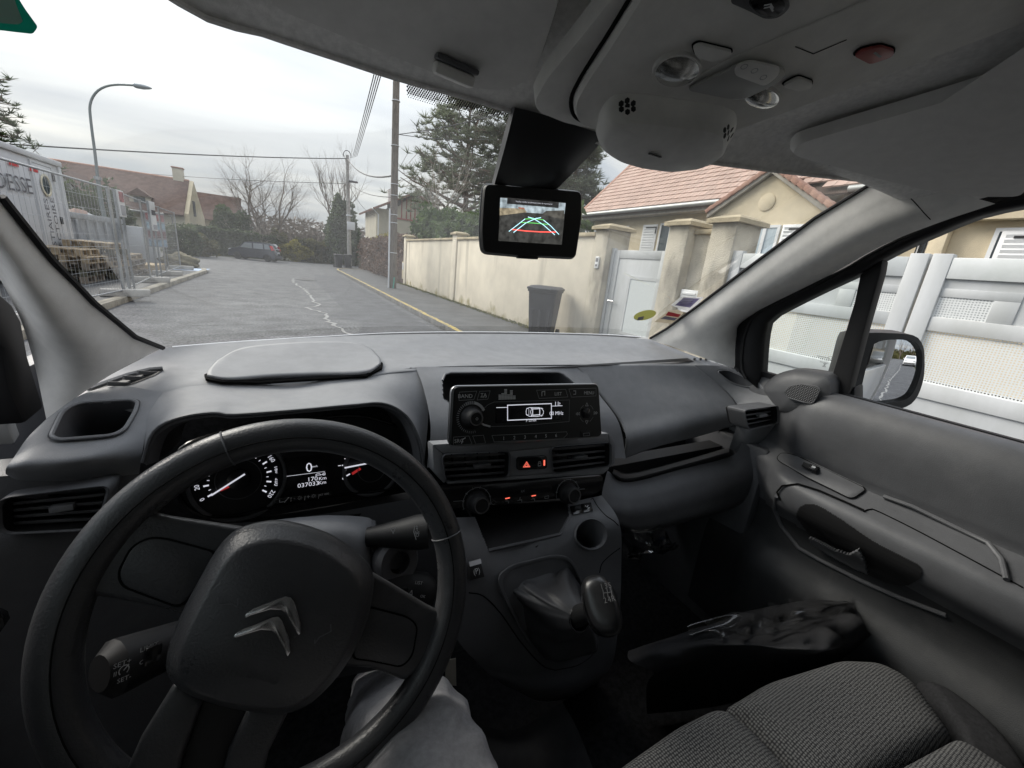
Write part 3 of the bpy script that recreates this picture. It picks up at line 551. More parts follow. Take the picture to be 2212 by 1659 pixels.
# --- house behind the wall
HX = 11.0
def house_right():
    t = root('house', 'beige house with a pink tiled roof and a front gable', 'house', (HX + 3, 8, 0))
    e0 = PX(1256, 461, HX - .45); yL = e0.y; zE = e0.z - .05; yR = -14.0; D = 9.0; sl = .98
    mb = MB(); mb.b2((HX, yR, -.02), (HX + D, yL - .35, zE - .02)); mb.build('wall', REND, t)
    # gable wing
    gx = HX - .80; ga, gb, gt = PX(*ZP('6', 1030, 505), gx), PX(*ZP('6', 1800, 485), gx), PX(*ZP('6', 1440, 235), gx)
    gy0, gy1 = gb.y, ga.y; zg = zE - .1; gm = (gy0 + gy1)/2; zt = gt.z
    mb = MB(); gm = PX(*ZP('6', 1440, 235), gx).y; mb.prism([(gx, gy0, -.02), (gx, gy1, -.02), (gx, gy1, ga.z), (gx, gm, zt), (gx, gy0, gb.z)], (.79, 0, 0)); mb.build('gable_wall', REND, t, smooth=False)
    md = PX(*ZP('6', 1395, 420), gx); MB().lathe([(.33*.6, 0), (.33*.6, .02), (.30*.6, .03), (.01, .03)], (gx, md.y, md.z), (-1, 0, 0), 24).build('roundel', REND, t)
    # fascia boards and gutter
    FAS = mat('grey_fascia', (.36, .335, .29), .85, n=.2, ns=4)
    MB().b2((HX - .40, gy1 + .02, zE - .20), (HX - .001, yL, zE - .03)).build('eaves_board', FAS, t, bevel=.02)
    MB().b2((HX - .40, yR, zE - .20), (HX - .001, gy0 - .02, zE - .03)).build('eaves_board', FAS, t, bevel=.02)
    for a, b in ((gy1 + .12, yL), (yR, gy0 - .12)): MB().tube([(HX - .47, a, zE - .02), (HX - .47, b, zE - .02)], .075, 10).build('gutter', GUT, t)
    for s in (-1, 1):
        eP = ga if s > 0 else gb; yE = gm + (eP.y - gm)*1.06; zz = eP.z - .06
        MB().prism([(gx - .12, gm, zt + .02), (gx - .12, gm, zt + .15), (gx - .12, yE, zz + .11), (gx - .12, yE, zz - .03)], (.10, 0, 0)).build('barge_board', FAS, t, bevel=.01)
        n = 9
        for i in range(n):
            f0, f1 = i/n, (i + 1.06)/n; A = Vector((gx - .16, gm + (yE - gm)*f0, zt + .12 + (zz - zt)*f0)); B = Vector((gx - .16, gm + (yE - gm)*f1, zt + .12 + (zz - zt)*f1 - .03)); up = Vector((0, s*.045, .05))
            MB().prism([A, B, B + up*1.6, A + up*1.6], (.34, 0, 0)).build('ridge_tile', TILER, t, bevel=.015)
        mb = MB(); mb.add([(gx - .1, gm, zt + .1), (gx - .1, yE, zz + .05), (HX + 2.6, yE, zz + .05), (HX + 2.6, gm, zt + .1)], [(0, 1, 2, 3)]); mb.build('gable_roof_slope', TILE, t, smooth=False, solid=.04)
    # roof slope in courses of tiles
    x0 = HX - .5; ang = math.atan(sl); ex = .235; wd = .235; rows = 26
    DKD = mat('tile_gap_shade', (.07, .045, .035), .95)  # dark deck colour paints the shadow lines between tile courses
    th = MB(); th.add([(x0, yR, zE - .09), (x0, yL, zE - .09), (x0 + 6.2, yL, zE + 6.2*sl - .09), (x0 + 6.2, yR, zE + 6.2*sl - .09)], [(0, 1, 2, 3)]).build('roof_deck', DKD, t, smooth=False, solid=.05)
    tl = MB(); tl.box((0, 0, .0), (ex*1.14, wd - .004, .034)); tl.box((0, -wd*.36, .019), (ex*1.14, wd*.16, .010))
    proto = None; cand = []
    for r in range(rows):
        u = .14 + r*ex; off = wd/2 if r % 2 else 0
        for c in range(int((yL - 1.2)/wd) + 4):
            y = yL - wd/2 - c*wd - off + wd/2
            if y < 1.0: break
            X, Z = x0 + u*math.cos(ang), zE + u*math.sin(ang) + .045
            if gy0 - .1 < y < gy1 + .1 and Z < zg + (zt - zg)*(1 - abs(y - gm)/((gy1 - gy0)/2)) + .08: continue
            cand.append(((X, y, Z), r, c))
    vis = []
    for q, r, c in cand:
        px, py = proj(q); vis.append((0 if (1250 < px < 1890 and py > 322 and py < 470) else 1, (Vector(q) - Vector(EYE)).length, q))
    vis.sort(); org = ORG[t.name]; rest = MB()
    for i, (_, _, q) in enumerate(vis):
        rot = (random.uniform(-.006, .006), -ang + .085 + random.uniform(-.012, .012), random.uniform(-.012, .012))
        if i < 300:
            if proto is None: proto = tl.build('roof_tile', TILE, t, smooth=False, org=(0, 0, 0)); proto.location = Vector(q) - org; proto.rotation_euler = rot
            else: share(proto, t, Vector(q) - org, rot)
        else:
            R = Euler(rot).to_matrix(); rest.add([R @ Vector(v) + Vector(q) for v in tl.v], tl.f)
    tag(rest.build('roof_tiles_beyond', TILE, t, smooth=False), kind='stuff')
    n = 26
    for i in range(n): # verge tiles up the left edge
        u = i*.26; MB().box((x0 + u*math.cos(ang), yL + .03, zE + u*math.sin(ang) + .06), (.29, .16, .05), Euler((0, -ang, 0)).to_matrix()).build('verge_tile', TILER, t, bevel=.012)
    # windows and shutters
    def window(x, ya, yb, z0, z1, pane=CURT, mull=True):
        w = MB(); o = [(x, ya, z0), (x, yb, z0), (x, yb, z1), (x, ya, z1)]; f = .06; i_ = [(x, ya + f, z0 + f), (x, yb - f, z0 + f), (x, yb - f, z1 - f), (x, ya + f, z1 - f)]
        w.ring(o, i_, (.06, 0, 0)); 
        if mull: w.b2((x - .002, (ya + yb)/2 - .04, z0 + f), (x + .05, (ya + yb)/2 + .04, z1 - f))
        fo = w.build('window', WHITE, t, smooth=False); MB().b2((x + .022, ya + f, z0 + f), (x + .03, yb - f, z1 - f)).build('pane', pane, fo, smooth=False); return fo
    def shutter(x, ya, yb, z0, z1):
        s = MB(); s.b2((x - .03, ya, z0), (x, yb, z1)); so = s.build('shutter', WHITE, t, bevel=.006); n = max(6, int((z1 - z0 - .16)/.075))
        for i in range(n):
            z = z0 + .09 + i*(z1 - z0 - .17)/(n - 1); MB().box((x - .036, (ya + yb)/2, z), (.012, (yb - ya)*.78, .05), Euler((0, rad(-18), 0)).to_matrix()).build('slat', WHITE, so, smooth=False)
        MB().b2((x - .045, ya + .02, z1 - .12), (x - .031, yb - .16, z1 - .08)).b2((x - .045, ya + .02, z1 - .30), (x - .031, ya + .06, z1 - .12)).build('strap_hinge', BLK, so, smooth=False)
    X = HX - .01; zt_ = PX(*ZP('6', 600, 570), X).z; zb_ = zt_ - 1.35
    Y = lambda zx, X_=X: PX(*ZP('6', zx, 640), X_).y
    shutter(X, Y(235), Y(168), zt_ - .03, zt_ - .0 + .0) if False else shutter(X, Y(237), Y(166), zb_, zt_)
    shutter(X, Y(462), Y(400), zb_, zt_); shutter(X, Y(655), Y(560), zb_, zt_); window(X - .03, Y(762) - .35, Y(672), zb_, zt_ + .02, PANE)
    window(X - .03, Y(400), Y(240), zb_, zt_, CURT)
    gX = gx - .001; Yg = lambda zx: PX(*ZP('6', zx, 640), gX).y; zt2 = PX(*ZP('6', 1400, 575), gX).z
    window(gX - .05, Yg(1478), Yg(1285), zt2 - 1.4, zt2); shutter(gX, Yg(1640), Yg(1490), zt2 - 1.4, zt2); shutter(gX, Yg(1282), Yg(1150), zt2 - 1.4, zt2)
    # side bay seen over the fence: recessed porch, barred window, shuttered window
    q = lambda zx, zy, X_=X: PX(*ZP('7', zx, zy), X_)
    a, b = q(1395, 360), q(1500, 440); window(X - .05, b.y, a.y, b.z - .7, a.z, PANE)
    br = MB()
    for i in range(8): y = a.y + (b.y - a.y)*(i + .5)/8; br.tube([(X - .09, y, b.z - .7), (X - .09, y, a.z)], .012, 5)
    br.tube([(X - .09, a.y, b.z - .1), (X - .09, b.y, b.z - .1)], .012, 5); br.build('window_bars', BLK, t)
    a, b = q(1850, 300), q(2200, 480); window(X - .04, b.y, a.y, b.z - .8, a.z, PANE); shutter(X - .05, b.y + .1, a.y - .1, b.z - .75, a.z - .06)
    a, b = q(1600, 300), q(1500, 300); MB().b2((HX - .22, a.y, -.02), (HX - .012, b.y, zE - .3)).build('corner_pier', REND, t, bevel=.01)
    MB().b2((HX - .25, yR, q(1700, 262).z), (HX - .013, q(1290, 430).y, zE - .21)).build('lintel_band', REND, t, bevel=.01)
house_right()
# --- far house on the left
LY = 43.0
def house_left():
    xr = PY(*ZP('1', 1205, 1390), LY).x; xl = PY(*ZP('1', 285, 1300), LY).x - 1; zE = PY(*ZP('1', 1205, 1395), LY).z; RY = LY + 3.6; zR = PY(*ZP('1', 1190, 1182), RY).z
    t = root('house', 'long low cream house with a steep brown tiled roof', 'house', ((xl + xr)/2, RY, 0)); CRM = mat('cream_render', (.56, .52, .42), .9, n=.1, ns=1); YL = mat('cream_render_lit', (.60, .52, .37), .9, n=.1, ns=1.5)
    MB().b2((xl, LY, -.02), (xr - .02, LY + 7.2, zE)).build('wall', CRM, t, smooth=False)
    MB().prism([(xr - .019, LY - .1, -.02), (xr - .019, LY + 7.3, -.02), (xr - .019, LY + 7.3, zE), (xr - .019, RY, zR + .1), (xr - .019, LY - .1, zE)], (.3, 0, 0)).build('gable_wall', YL, t, smooth=False)  # yellower cream paints the light falling on the gable end
    for k, s in ((LY - .45, 1), (LY + 7.65, -1)):
        r = MB(); zz = zE - .25; r.add([(xl, k, zz), (xr, k, zz), (xr, RY, zR), (xl, RY, zR)], [(0, 1, 2, 3)]); r.build('roof_slope', ROOFB, t, smooth=False, solid=.12)
    n = 26
    for i in range(n): MB().tube([(xl + (xr - xl)*i/n, RY, zR + .05), (xl + (xr - xl)*(i + .94)/n, RY, zR + .05)], .13, 8).build('ridge_tile', TILER, t)
    cp = PY(*ZP('1', 1175, 1130), RY); c = root; ch = MB(); ch.b2((xr - 1.05, RY - .3, zR - 1.2), (xr - .35, RY + .3, zR + .9)).build('chimney', CRM, t, bevel=.02); MB().b2((xr - 1.1, RY - .35, zR + .9), (xr - .3, RY + .35, zR + 1.0)).build('chimney_cap', TILER, t, bevel=.02)
    MB().tube([(xr - 1.2, LY - .55, zE - .25), (xl, LY - .55, zE - .25)], .08, 8).build('gutter', GUT, t); MB().tube([(xr - .8, LY - .5, zE - .3), (xr - .8, LY - .1, zE - .5), (xr - .8, LY - .1, 0)], .05, 8).build('downpipe', mat('grey_pipe', (.2, .2, .2), .5), t)
    def dormer(zx0, zx1, zy0, zy1, roof):
        a = PY(*ZP('2', zx0, zy1), LY + .25); b = PY(*ZP('2', zx1, zy0), LY + .25); y = LY + .25; w = b.x - a.x
        d = MB(); d.b2((a.x, y, a.z - .2), (b.x, y + 2.4, b.z)); do = d.build('dormer', CRM, t, smooth=False)
        MB().b2((a.x + w*.22, y - .04, a.z), (b.x - w*.22, y + .02, b.z - .12)).build('window_pane', PANE, do, smooth=False)
        zp = b.z + w*roof; m = (a.x + b.x)/2; ov = w*.12
        MB().add([(a.x - ov, y - .2, b.z - .05), (m, y - .2, zp), (b.x + ov, y - .2, b.z - .05), (b.x + ov, y + 2.6, b.z - .05), (m, y + 2.6, zp), (a.x - ov, y + 2.6, b.z - .05)], [(0, 1, 4, 5), (1, 2, 3, 4), (0, 1, 2)]).build('dormer_roof', ROOFB, do, smooth=False)
    dormer(1225, 1395, 650, 800, .42); dormer(860, 925, 580, 690, .6)
    # left cross wing with a gable to the street
    gl, gr, gt = PY(*ZP('2', 330, 700), LY - 2.5), PY(*ZP('2', 905, 690), LY - 2.5), PY(*ZP('2', 520, 395), LY - 2.5); y = LY - 2.5
    MB().prism([(gl.x, y, -.02), (gr.x - .6, y, -.02), (gr.x - .6, y, gr.z), (gt.x, y, gt.z), (gl.x, y, gt.z - 2.2)], (0, 3.2, 0)).build('cross_wing', mat('grey_weathered_render', (.40, .39, .37), .9, n=.2, ns=2), t, smooth=False)
    MB().add([(gr.x, y - .25, gr.z - .45), (gt.x, y - .25, gt.z + .12), (gt.x, y + 5, gt.z + .12), (gr.x, y + 5, gr.z - .45)], [(0, 1, 2, 3)]).build('wing_roof', ROOFB, t, smooth=False, solid=.12)
    for zx, zy in ((585, 580), (650, 640)):
        p = PY(*ZP('2', zx, zy), y - .02); MB().b2((p.x - .28, y - .05, p.z - .55), (p.x + .28, y - .001, p.z + .4)).build('window_shutter', mat('dark_shutter', (.06, .06, .065), .6), t, smooth=False)
    for zx, zy, h in ((1745, 740, 1.2), (1800, 1000, 1.6)):
        p = PX(*ZP('2', zx, zy), xr + .285); MB().b2((xr + .282, LY + 2.0, p.z - h/2), (xr + .33, LY + 2.9, p.z + h/2)).build('shutter', mat('dark_shutter', (.06, .06, .065), .6), t, smooth=False)
    # lower barn behind
    bx0, bx1, by = PY(*ZP('3', 95, 400), 55).x, PY(*ZP('3', 560, 450), 55).x, 55; bz = PY(*ZP('3', 100, 365), 55).z; b0 = PY(*ZP('3', 300, 640), 55).z
    u = root('barn', 'low barn with a reddish brown roof beyond the cream house', 'barn', ((bx0 + bx1)/2, by, 0)); MB().b2((bx0 - 4, by - 1.4, -.02), (bx1, by + 2, b0 + .3)).build('wall', CRM, u, smooth=False)
    r = MB(); r.add([(bx0 - 4, by - 2, b0), (bx1 + .3, by - 2, b0), (bx1 + .3, by, bz - .0), (bx0 - 4, by, bz)], [(0, 1, 2, 3)]); r.build('roof', mat('red_brown_tiles', (.11, .065, .052), .9, c2=(.19, .12, .095), ns=2.2, bump=.8, bs=9), u, smooth=False, solid=.12)
house_left()
# --- timbered house beyond the laurel hedge
def house_timber():
    Y = 34.0; q = lambda zx, zy, y=Y: PY(*ZP('4', zx, zy), y); CRM = mat('cream_render', (.56, .52, .42), .9); RED = mat('red_timber', (.34, .10, .075), .7)
    a, b, tp = q(705, 1215), q(1230, 1230), q(1020, 1095); L, R = q(700, 1215).x, q(1330, 1250).x; m = tp.x; L = 2*m - R if 2*m - R < L else L
    t = root('house', 'cream house with red timber slats in its gable', 'house', (m, Y, 0)); zE = a.z - .1
    gl = q(865, 1200).x; MB().prism([(gl, Y, -.02), (R, Y, -.02), (R, Y, zE), (m, Y, tp.z), (gl, Y, zE + .25)], (0, 6, 0)).build('gable_wall', CRM, t, smooth=False); MB().b2((L, Y + .3, -.02), (gl - .001, Y + 5.5, zE)).build('side_wall', CRM, t, smooth=False)
    for zx in (905, 950, 990, 1030, 1070, 1110):
        p = q(zx, 1220); h = tp.z - (abs(p.x - m)/(R - m))*(tp.z - zE) - .08; MB().b2((p.x - .045, Y - .04, zE - .55), (p.x + .045, Y - .001, h)).build('timber', RED, t, smooth=False)
    MB().b2((gl, Y - .05, zE - .62), (R - .1, Y - .002, zE - .5)).build('timber', RED, t, smooth=False)
    RT = mat('rust_roof', (.22, .10, .075), .85, c2=(.30, .17, .13), ns=3)
    MB().add([(L - .4, Y - .5, zE - .1), (m, Y - .5, tp.z + .1), (m, Y + 6.5, tp.z + .1), (L - .4, Y + 6.5, zE - .1)], [(0, 1, 2, 3)]).build('roof_slope', RT, t, smooth=False, solid=.14)
    MB().add([(R + .5, Y - .5, zE - .15), (m, Y - .5, tp.z + .1), (m, Y + 6.5, tp.z + .1), (R + .5, Y + 6.5, zE - .15)], [(0, 1, 2, 3)]).build('roof_slope', RT, t, smooth=False, solid=.14)
    c = q(802, 1140, Y + 2); MB().b2((c.x - .22, Y + 1.8, c.z - 1), (c.x + .22, Y + 2.2, q(802, 1060, Y + 2).z)).build('chimney', WHITE, t, smooth=False)
    g = q(690, 1225); MB().tube([(L - .45, Y - .5, zE - .15), (L + .05, Y - .2, zE - .5), (L + .05, Y - .2, 0)], .05, 6).build('downpipe', WHITE, t)
house_timber()
# ================================================================== STREET THINGS
WOODP = mat('weathered_pole_wood', (.15, .13, .11), .9, n=.4, ns=5, bump=.6, bs=40, stretch=(6, 6, .6))
CONC = mat('concrete', (.36, .35, .33), .9, n=.2, ns=6, bump=.5, bs=50)
CABLE = mat('black_cable', (.03, .03, .032), .6)
WPL = mat('white_plastic_duct', (.66, .68, .72), .5)
def utility_poles():
    b = PZ(848, 622, .11); top = PY(857, 178, b.y); H = 9.2
    t = root('utility_pole', 'tall dark wooden utility pole with white bands and a cable duct', 'pole', b); MB().tube([b, (b.x, b.y, H)], [.15, .115], 14).build('shaft', WOODP, t)
    for zy in (230, 650, 1010, 1115, 1295, 1370, 1650):
        z = PY(*ZP('4', 845, zy), b.y).z; MB().lathe([(.151, -.012), (.153, -.012), (.153, .012), (.151, .012)], (b.x, b.y, z), n=14).build('band', WPL, t)
    z1 = PY(*ZP('4', 818, 1240), b.y).z; MB().tube([(b.x - .17, b.y - .05, .1), (b.x - .165, b.y - .05, z1)], .035, 8).build('cable_duct', WPL, t)
    g = MB(); g.tube([(b.x - .02, b.y - .2, .12), (b.x + .02, b.y - .2, .55)], .03, 6).build('base_sleeve', mat('teal_sleeve', (.08, .32, .26), .6), t)
    c = PZ(*ZP('3', 1610, 1100), .1); c = PY(*ZP('3', 1605, 1100), 38.0); c.z = .1
    u = root('utility_pole', 'slim grey utility pole with a small street light beside the bins', 'pole', c); zt = PY(*ZP('3', 1598, 30), c.y).z; MB().tube([c, (c.x - .1, c.y, zt)], [.17, .12], 12).build('shaft', CONC, u)
    a = PY(*ZP('3', 1638, 275), c.y - .3); MB().tube([(c.x - .05, c.y - .1, a.z - .12), (a.x - .1, a.y, a.z - .05)], .03, 6).build('lamp_arm', GAL, u); MB().box((a.x, a.y, a.z), (.7, .25, .14)).build('lamp_head', mat('grey_lamp', (.1, .1, .11), .5), u, bevel=.05)
    s = PY(*ZP('3', 1617, 687), c.y - .2); MB().box((s.x, s.y, s.z), (.62, .03, .62)).build('plate', WPL, u, bevel=.01)
    for zy in (590,): z = PY(*ZP('3', 1605, zy), c.y).z; MB().lathe([(.18, -.05), (.24, -.05), (.24, .05), (.18, .05)], (c.x, c.y, z), n=12).build('band', WPL, u)
    MB().tube([(c.x - .1 + .28*math.cos(q), c.y, zt - .05 + .38*math.sin(q)) for q in np.linspace(-.3, 3.4, 12)], .03, 5).build('cable_loop', CABLE, u)
    return b, c, zt
pb, pc, pzt = utility_poles()
def cable(a, b, sag, r, label, group='overhead cables'):
    a, b = Vector(a), Vector(b); P = [a.lerp(b, f) - Vector((0, 0, sag*4*f*(1 - f))) for f in np.linspace(0, 1, 15)]; o = MB().tube(P, r, 5).build('cable', CABLE, None, org=a); tag(o, label, 'cable', group); return o
lc = PY(40, 296, 30); top2 = Vector((pc.x - .1, pc.y, pzt - .25))
cable(top2, lc + (lc - top2)*.6, .35, .035, 'thick black cable strung from the slim pole to the far left')
cable(top2, (pb.x, pb.y, PY(*ZP('4', 815, 920), pb.y).z), .5, .035, 'thick black cable sagging between the two utility poles')
l2 = PY(410, 391, 46); cable((pc.x, pc.y, PY(*ZP('3', 1590, 290), pc.y).z), l2 + (l2 - Vector((pc.x, pc.y, 5)))*.4, .15, .018, 'thin lower cable running left from the slim pole')
cable((pc.x, pc.y, PY(*ZP('3', 1640, 290), pc.y).z), (pb.x + .1, pb.y, PY(*ZP('4', 815, 1120), pb.y).z), .3, .018, 'thin lower cable sagging between the two utility poles')
cable((pc.x + .1, pc.y, PY(*ZP('4', 500, 1050), pc.y).z), PY(*ZP('4', 690, 1310), 34.3), .5, .015, 'thin service cable drooping to the timbered house')
for i in range(4):
    a = PY(*ZP('4', 447 + 13*i, 760 - 4*i), pc.y); e = PY(806 - 5*i + 6.3*i*1.6, 160, 14.0); cable(a, e + (e - a)*.9, .1, .017, 'thin bare wire running overhead along the street from the slim pole', 'four parallel wires over the street')
pr = (pb.x + .1, pb.y, PY(*ZP('4', 880, 545), pb.y).z)
for q, (zx, zy, Y, lab) in enumerate(((1320, 445, 15, 'thin cable rising right from the dark wooden pole'), (1310, 450, 14.8, 'second thin cable rising right from the dark wooden pole'), (1270, 565, 17, 'thin cable running level right from the dark wooden pole'))):
    e = PY(*ZP('4', zx, zy), Y); cable(pr, e + (e - Vector(pr))*1.2, .08, .012, lab)
# --- bare trees, evergreens, hedges
rng = np.random.default_rng(3)
bare_tree('bare_tree', 'large many-stemmed bare tree behind the dark parked car', (PY(575, 540, 46).x, 46, 0), 6, 2.75, .19, 5, spread=.58, up=.06, kids=(2, 3), lean=.85, trunk_h=1.4)
rng = np.random.default_rng(11)
bare_tree('bare_tree', 'smaller bare tree rising behind the dark evergreen by the slim pole', (PY(722, 540, 48).x, 48, 0), 5, 3.1, .13, 4, spread=.48, up=.14, kids=(2, 3), lean=.32, trunk_h=3.2)
rng = np.random.default_rng(5)
bare_tree('bare_shrub', 'low pale spreading bare shrub in front of the large bare tree', (PY(540, 540, 42.5).x, 42.5, 0), 7, 1.3, .06, 3, PALE, spread=.7, up=.02, kids=(2, 3), lean=1.3, trunk_h=.5)
for k, (px, Y, h, s) in enumerate(((640, 62, 2.2, 21), (668, 66, 2.4, 22), (600, 64, 2.0, 23))):
    rng = np.random.default_rng(s); bare_tree('bare_tree', 'thin distant bare tree beyond the hedges', (PY(px, 520, Y).x, Y, 0), 5, h, .08, 3, spread=.5, lean=.55, trunk_h=1.0, group='distant bare trees')
rng = np.random.default_rng(19); far_wood((1.0, 78, 0), 22, 5.6, 5200, TWIG, 'hazy brown distant wood beyond the hedges')
rng = np.random.default_rng(9)
ce = PY(738, 480, 44); shrub('evergreen', 'dark conical evergreen behind the slim utility pole', 'evergreen', (ce.x, 44, 3.0), (2.1, 2.1, 3.1), 5200, .24, DARKG, cone=.55)
ce = PY(505, 500, 45.2); shrub('evergreen_bush', 'dark rounded evergreen bush left of the large bare tree', 'bush', (ce.x - .2, 44.8, 1.9), (1.55, 1.3, 2.0), 2800, .2, DARKG)
hl = PY(530, 540, 41.2); hedge('hedge', 'clipped dark green hedge behind the parked car', (hl.x - 3.4, 40.6), (hl.x + 2.2, 42.6), 1.2, .0, 1.9, 5200, .15, DARKG)
hl = PY(668, 545, 45); hedge('hedge', 'loose olive hedge with wire between the golden bush and the bins', (hl.x - 1.2, 43.6), (hl.x + 4.2, 45.3), 1.2, 0, 1.7, 4200, .16, OLIVE, dz=.25)
g = PY(637, 545, 42.0); shrub('golden_bush', 'round golden topped clipped bush beside the parked car', 'bush', (g.x, 42.0, .8), (1.15, 1.0, .85), 2200, .14, GOLD)
g = PY(600, 540, 43.0); shrub('upright_shrub', 'olive upright column shrub between car and golden bush', 'shrub', (g.x, 43.0, 1.1), (.75, .7, 1.4), 1600, .15, OLIVE)
g = PY(*ZP('2', 1710, 1080), 34.5); shrub('garden_shrub', 'dark green garden shrub at the foot of the cream house', 'shrub', (g.x, 34.5, .9), (1.2, .8, 1.05), 1700, .15, DARKG)
g = PY(*ZP('2', 1880, 1130), 35.8); shrub('garden_shrub', 'brownish garden shrub left of the clipped dark hedge', 'shrub', (g.x, 35.8, .6), (.9, .7, .8), 1100, .14, OLIVE)
g = PY(*ZP('2', 880, 730), 30); shrub('garden_shrub', 'dark leafy shrub behind the steel skip', 'shrub', (g.x, 30, 1.6), (1.7, 1.2, 1.8), 2200, .17, DARKG)
rng = np.random.default_rng(12)
ya, yb2 = yP0 + .4, 36.5
hedge('beech_hedge', 'tall brown dry beech hedge along the pavement beyond the wooden pole', (5.15, ya), (5.6, yb2), .8, .15, 2.15, 11000, .11, BROWN, dz=.16)
g = PZ(790, 520, 0); shrub('golden_shrub', 'yellowish climbing shrub growing over the beech hedge', 'shrub', (6.6, 31.5, 1.9), (1.1, 4.5, .95), 3200, .14, GOLD)
hedge('laurel_hedge', 'glossy green laurel hedge rising behind the street wall', (6.3, 9.5), (6.6, 21.5), 1.5, .2, 2.85, 11000, .17, LAUREL, dz=.22)
shrub('laurel_bush', 'high glossy laurel clump at the far end of the laurel hedge', 'bush', (6.7, 20.5, 2.3), (1.3, 2.0, 1.5), 3600, .18, LAUREL)
pp = PY(985, 480, 27)
pine_tree('pine_tree', 'big spreading pine tree with open crown behind the laurel hedge', (pp.x + .4, 27, 0), 11.5, 60, .46, PINE, 31, lean=(.02, 0), trunk_r=.28, first=.30, len0=4.8, tufts=17)
pine_tree('pine_tree', 'second pine tree crowding behind the monitor mount', (PY(1120, 480, 25).x, 25, 0), 12.5, 56, .46, PINE, 47, trunk_r=.26, first=.34, len0=4.4, tufts=17)
pine_tree('pine_tree', 'dense pine tree rising beside the pink tiled roof', (PY(1240, 420, 24).x, 24, 0), 10.5, 56, .46, PINE, 53, trunk_r=.22, first=.3, len0=3.0, tufts=26)
rng = np.random.default_rng(77)
bare_tree('bare_tree', 'pale thin bare tree growing through the open pine', (PY(935, 480, 23).x, 23, 0), 5, 2.3, .07, 3, PALE, spread=.42, lean=.3, trunk_h=2.0)
fp = PY(15, 330, 28); pine_tree('fir_tree', 'dark blue-green fir tree behind the white site cabin', (fp.x - 1.2, 28, 0), 8.2, 60, .30, DARKG, 61, trunk_r=.18, first=.12, len0=3.0, drop=.25, tufts=26)
# --- street light
def street_lamp():
    Y = 24.0; q = lambda px, py: PY(px, py, Y); MET = mat('green_grey_steel', (.17, .20, .205), .5, .3)
    b = q(221, 470); b = Vector((b.x + .15, Y, .1)); m = q(211, 385); t = root('street_lamp', 'tall curved grey street lamp behind the site fence', 'street lamp', b)
    MB().tube([b, (q(219, 440).x, Y, q(219, 440).z), m], [.085, .08, .072], 12).build('lower_post', MET, t)
    P = [q(*p) for p in ((211, 385), (205, 330), (199, 285), (195, 250), (194, 232), (197, 217), (204, 204), (214, 194), (228, 187), (245, 183.5), (265, 183), (290, 184.5))]; P = catmull(P, 30); MB().tube(P, [.052 - .016*i/29 for i in range(30)], 10).build('curved_arm', MET, t)
    a, e = q(288, 184), q(328, 191); mid = (a + e)/2; d = (e - a); L = d.length; ang = math.atan2(d.z, d.x); R = Euler((0, -ang, 0)).to_matrix(); mb = MB(); rows = []
    for f, w, h in ((0, .06, .06), (.12, .12, .09), (.5, .14, .09), (.85, .09, .05), (1, .03, .02)):
        c = a + d*f; rows.append([c + R @ Vector((0, w*math.cos(u), h*math.sin(u))) for u in np.linspace(0, 2*math.pi, 12, endpoint=False)])
    mb.grid(rows, closed=True).build('lamp_head', mat('lamp_grey', (.30, .34, .37), .45), t)
    MB().lathe([(.07, -.06), (.12, -.06), (.12, .06), (.07, .06)], (m.x, m.y, m.z), n=12).build('collar', GAL, t)
street_lamp()
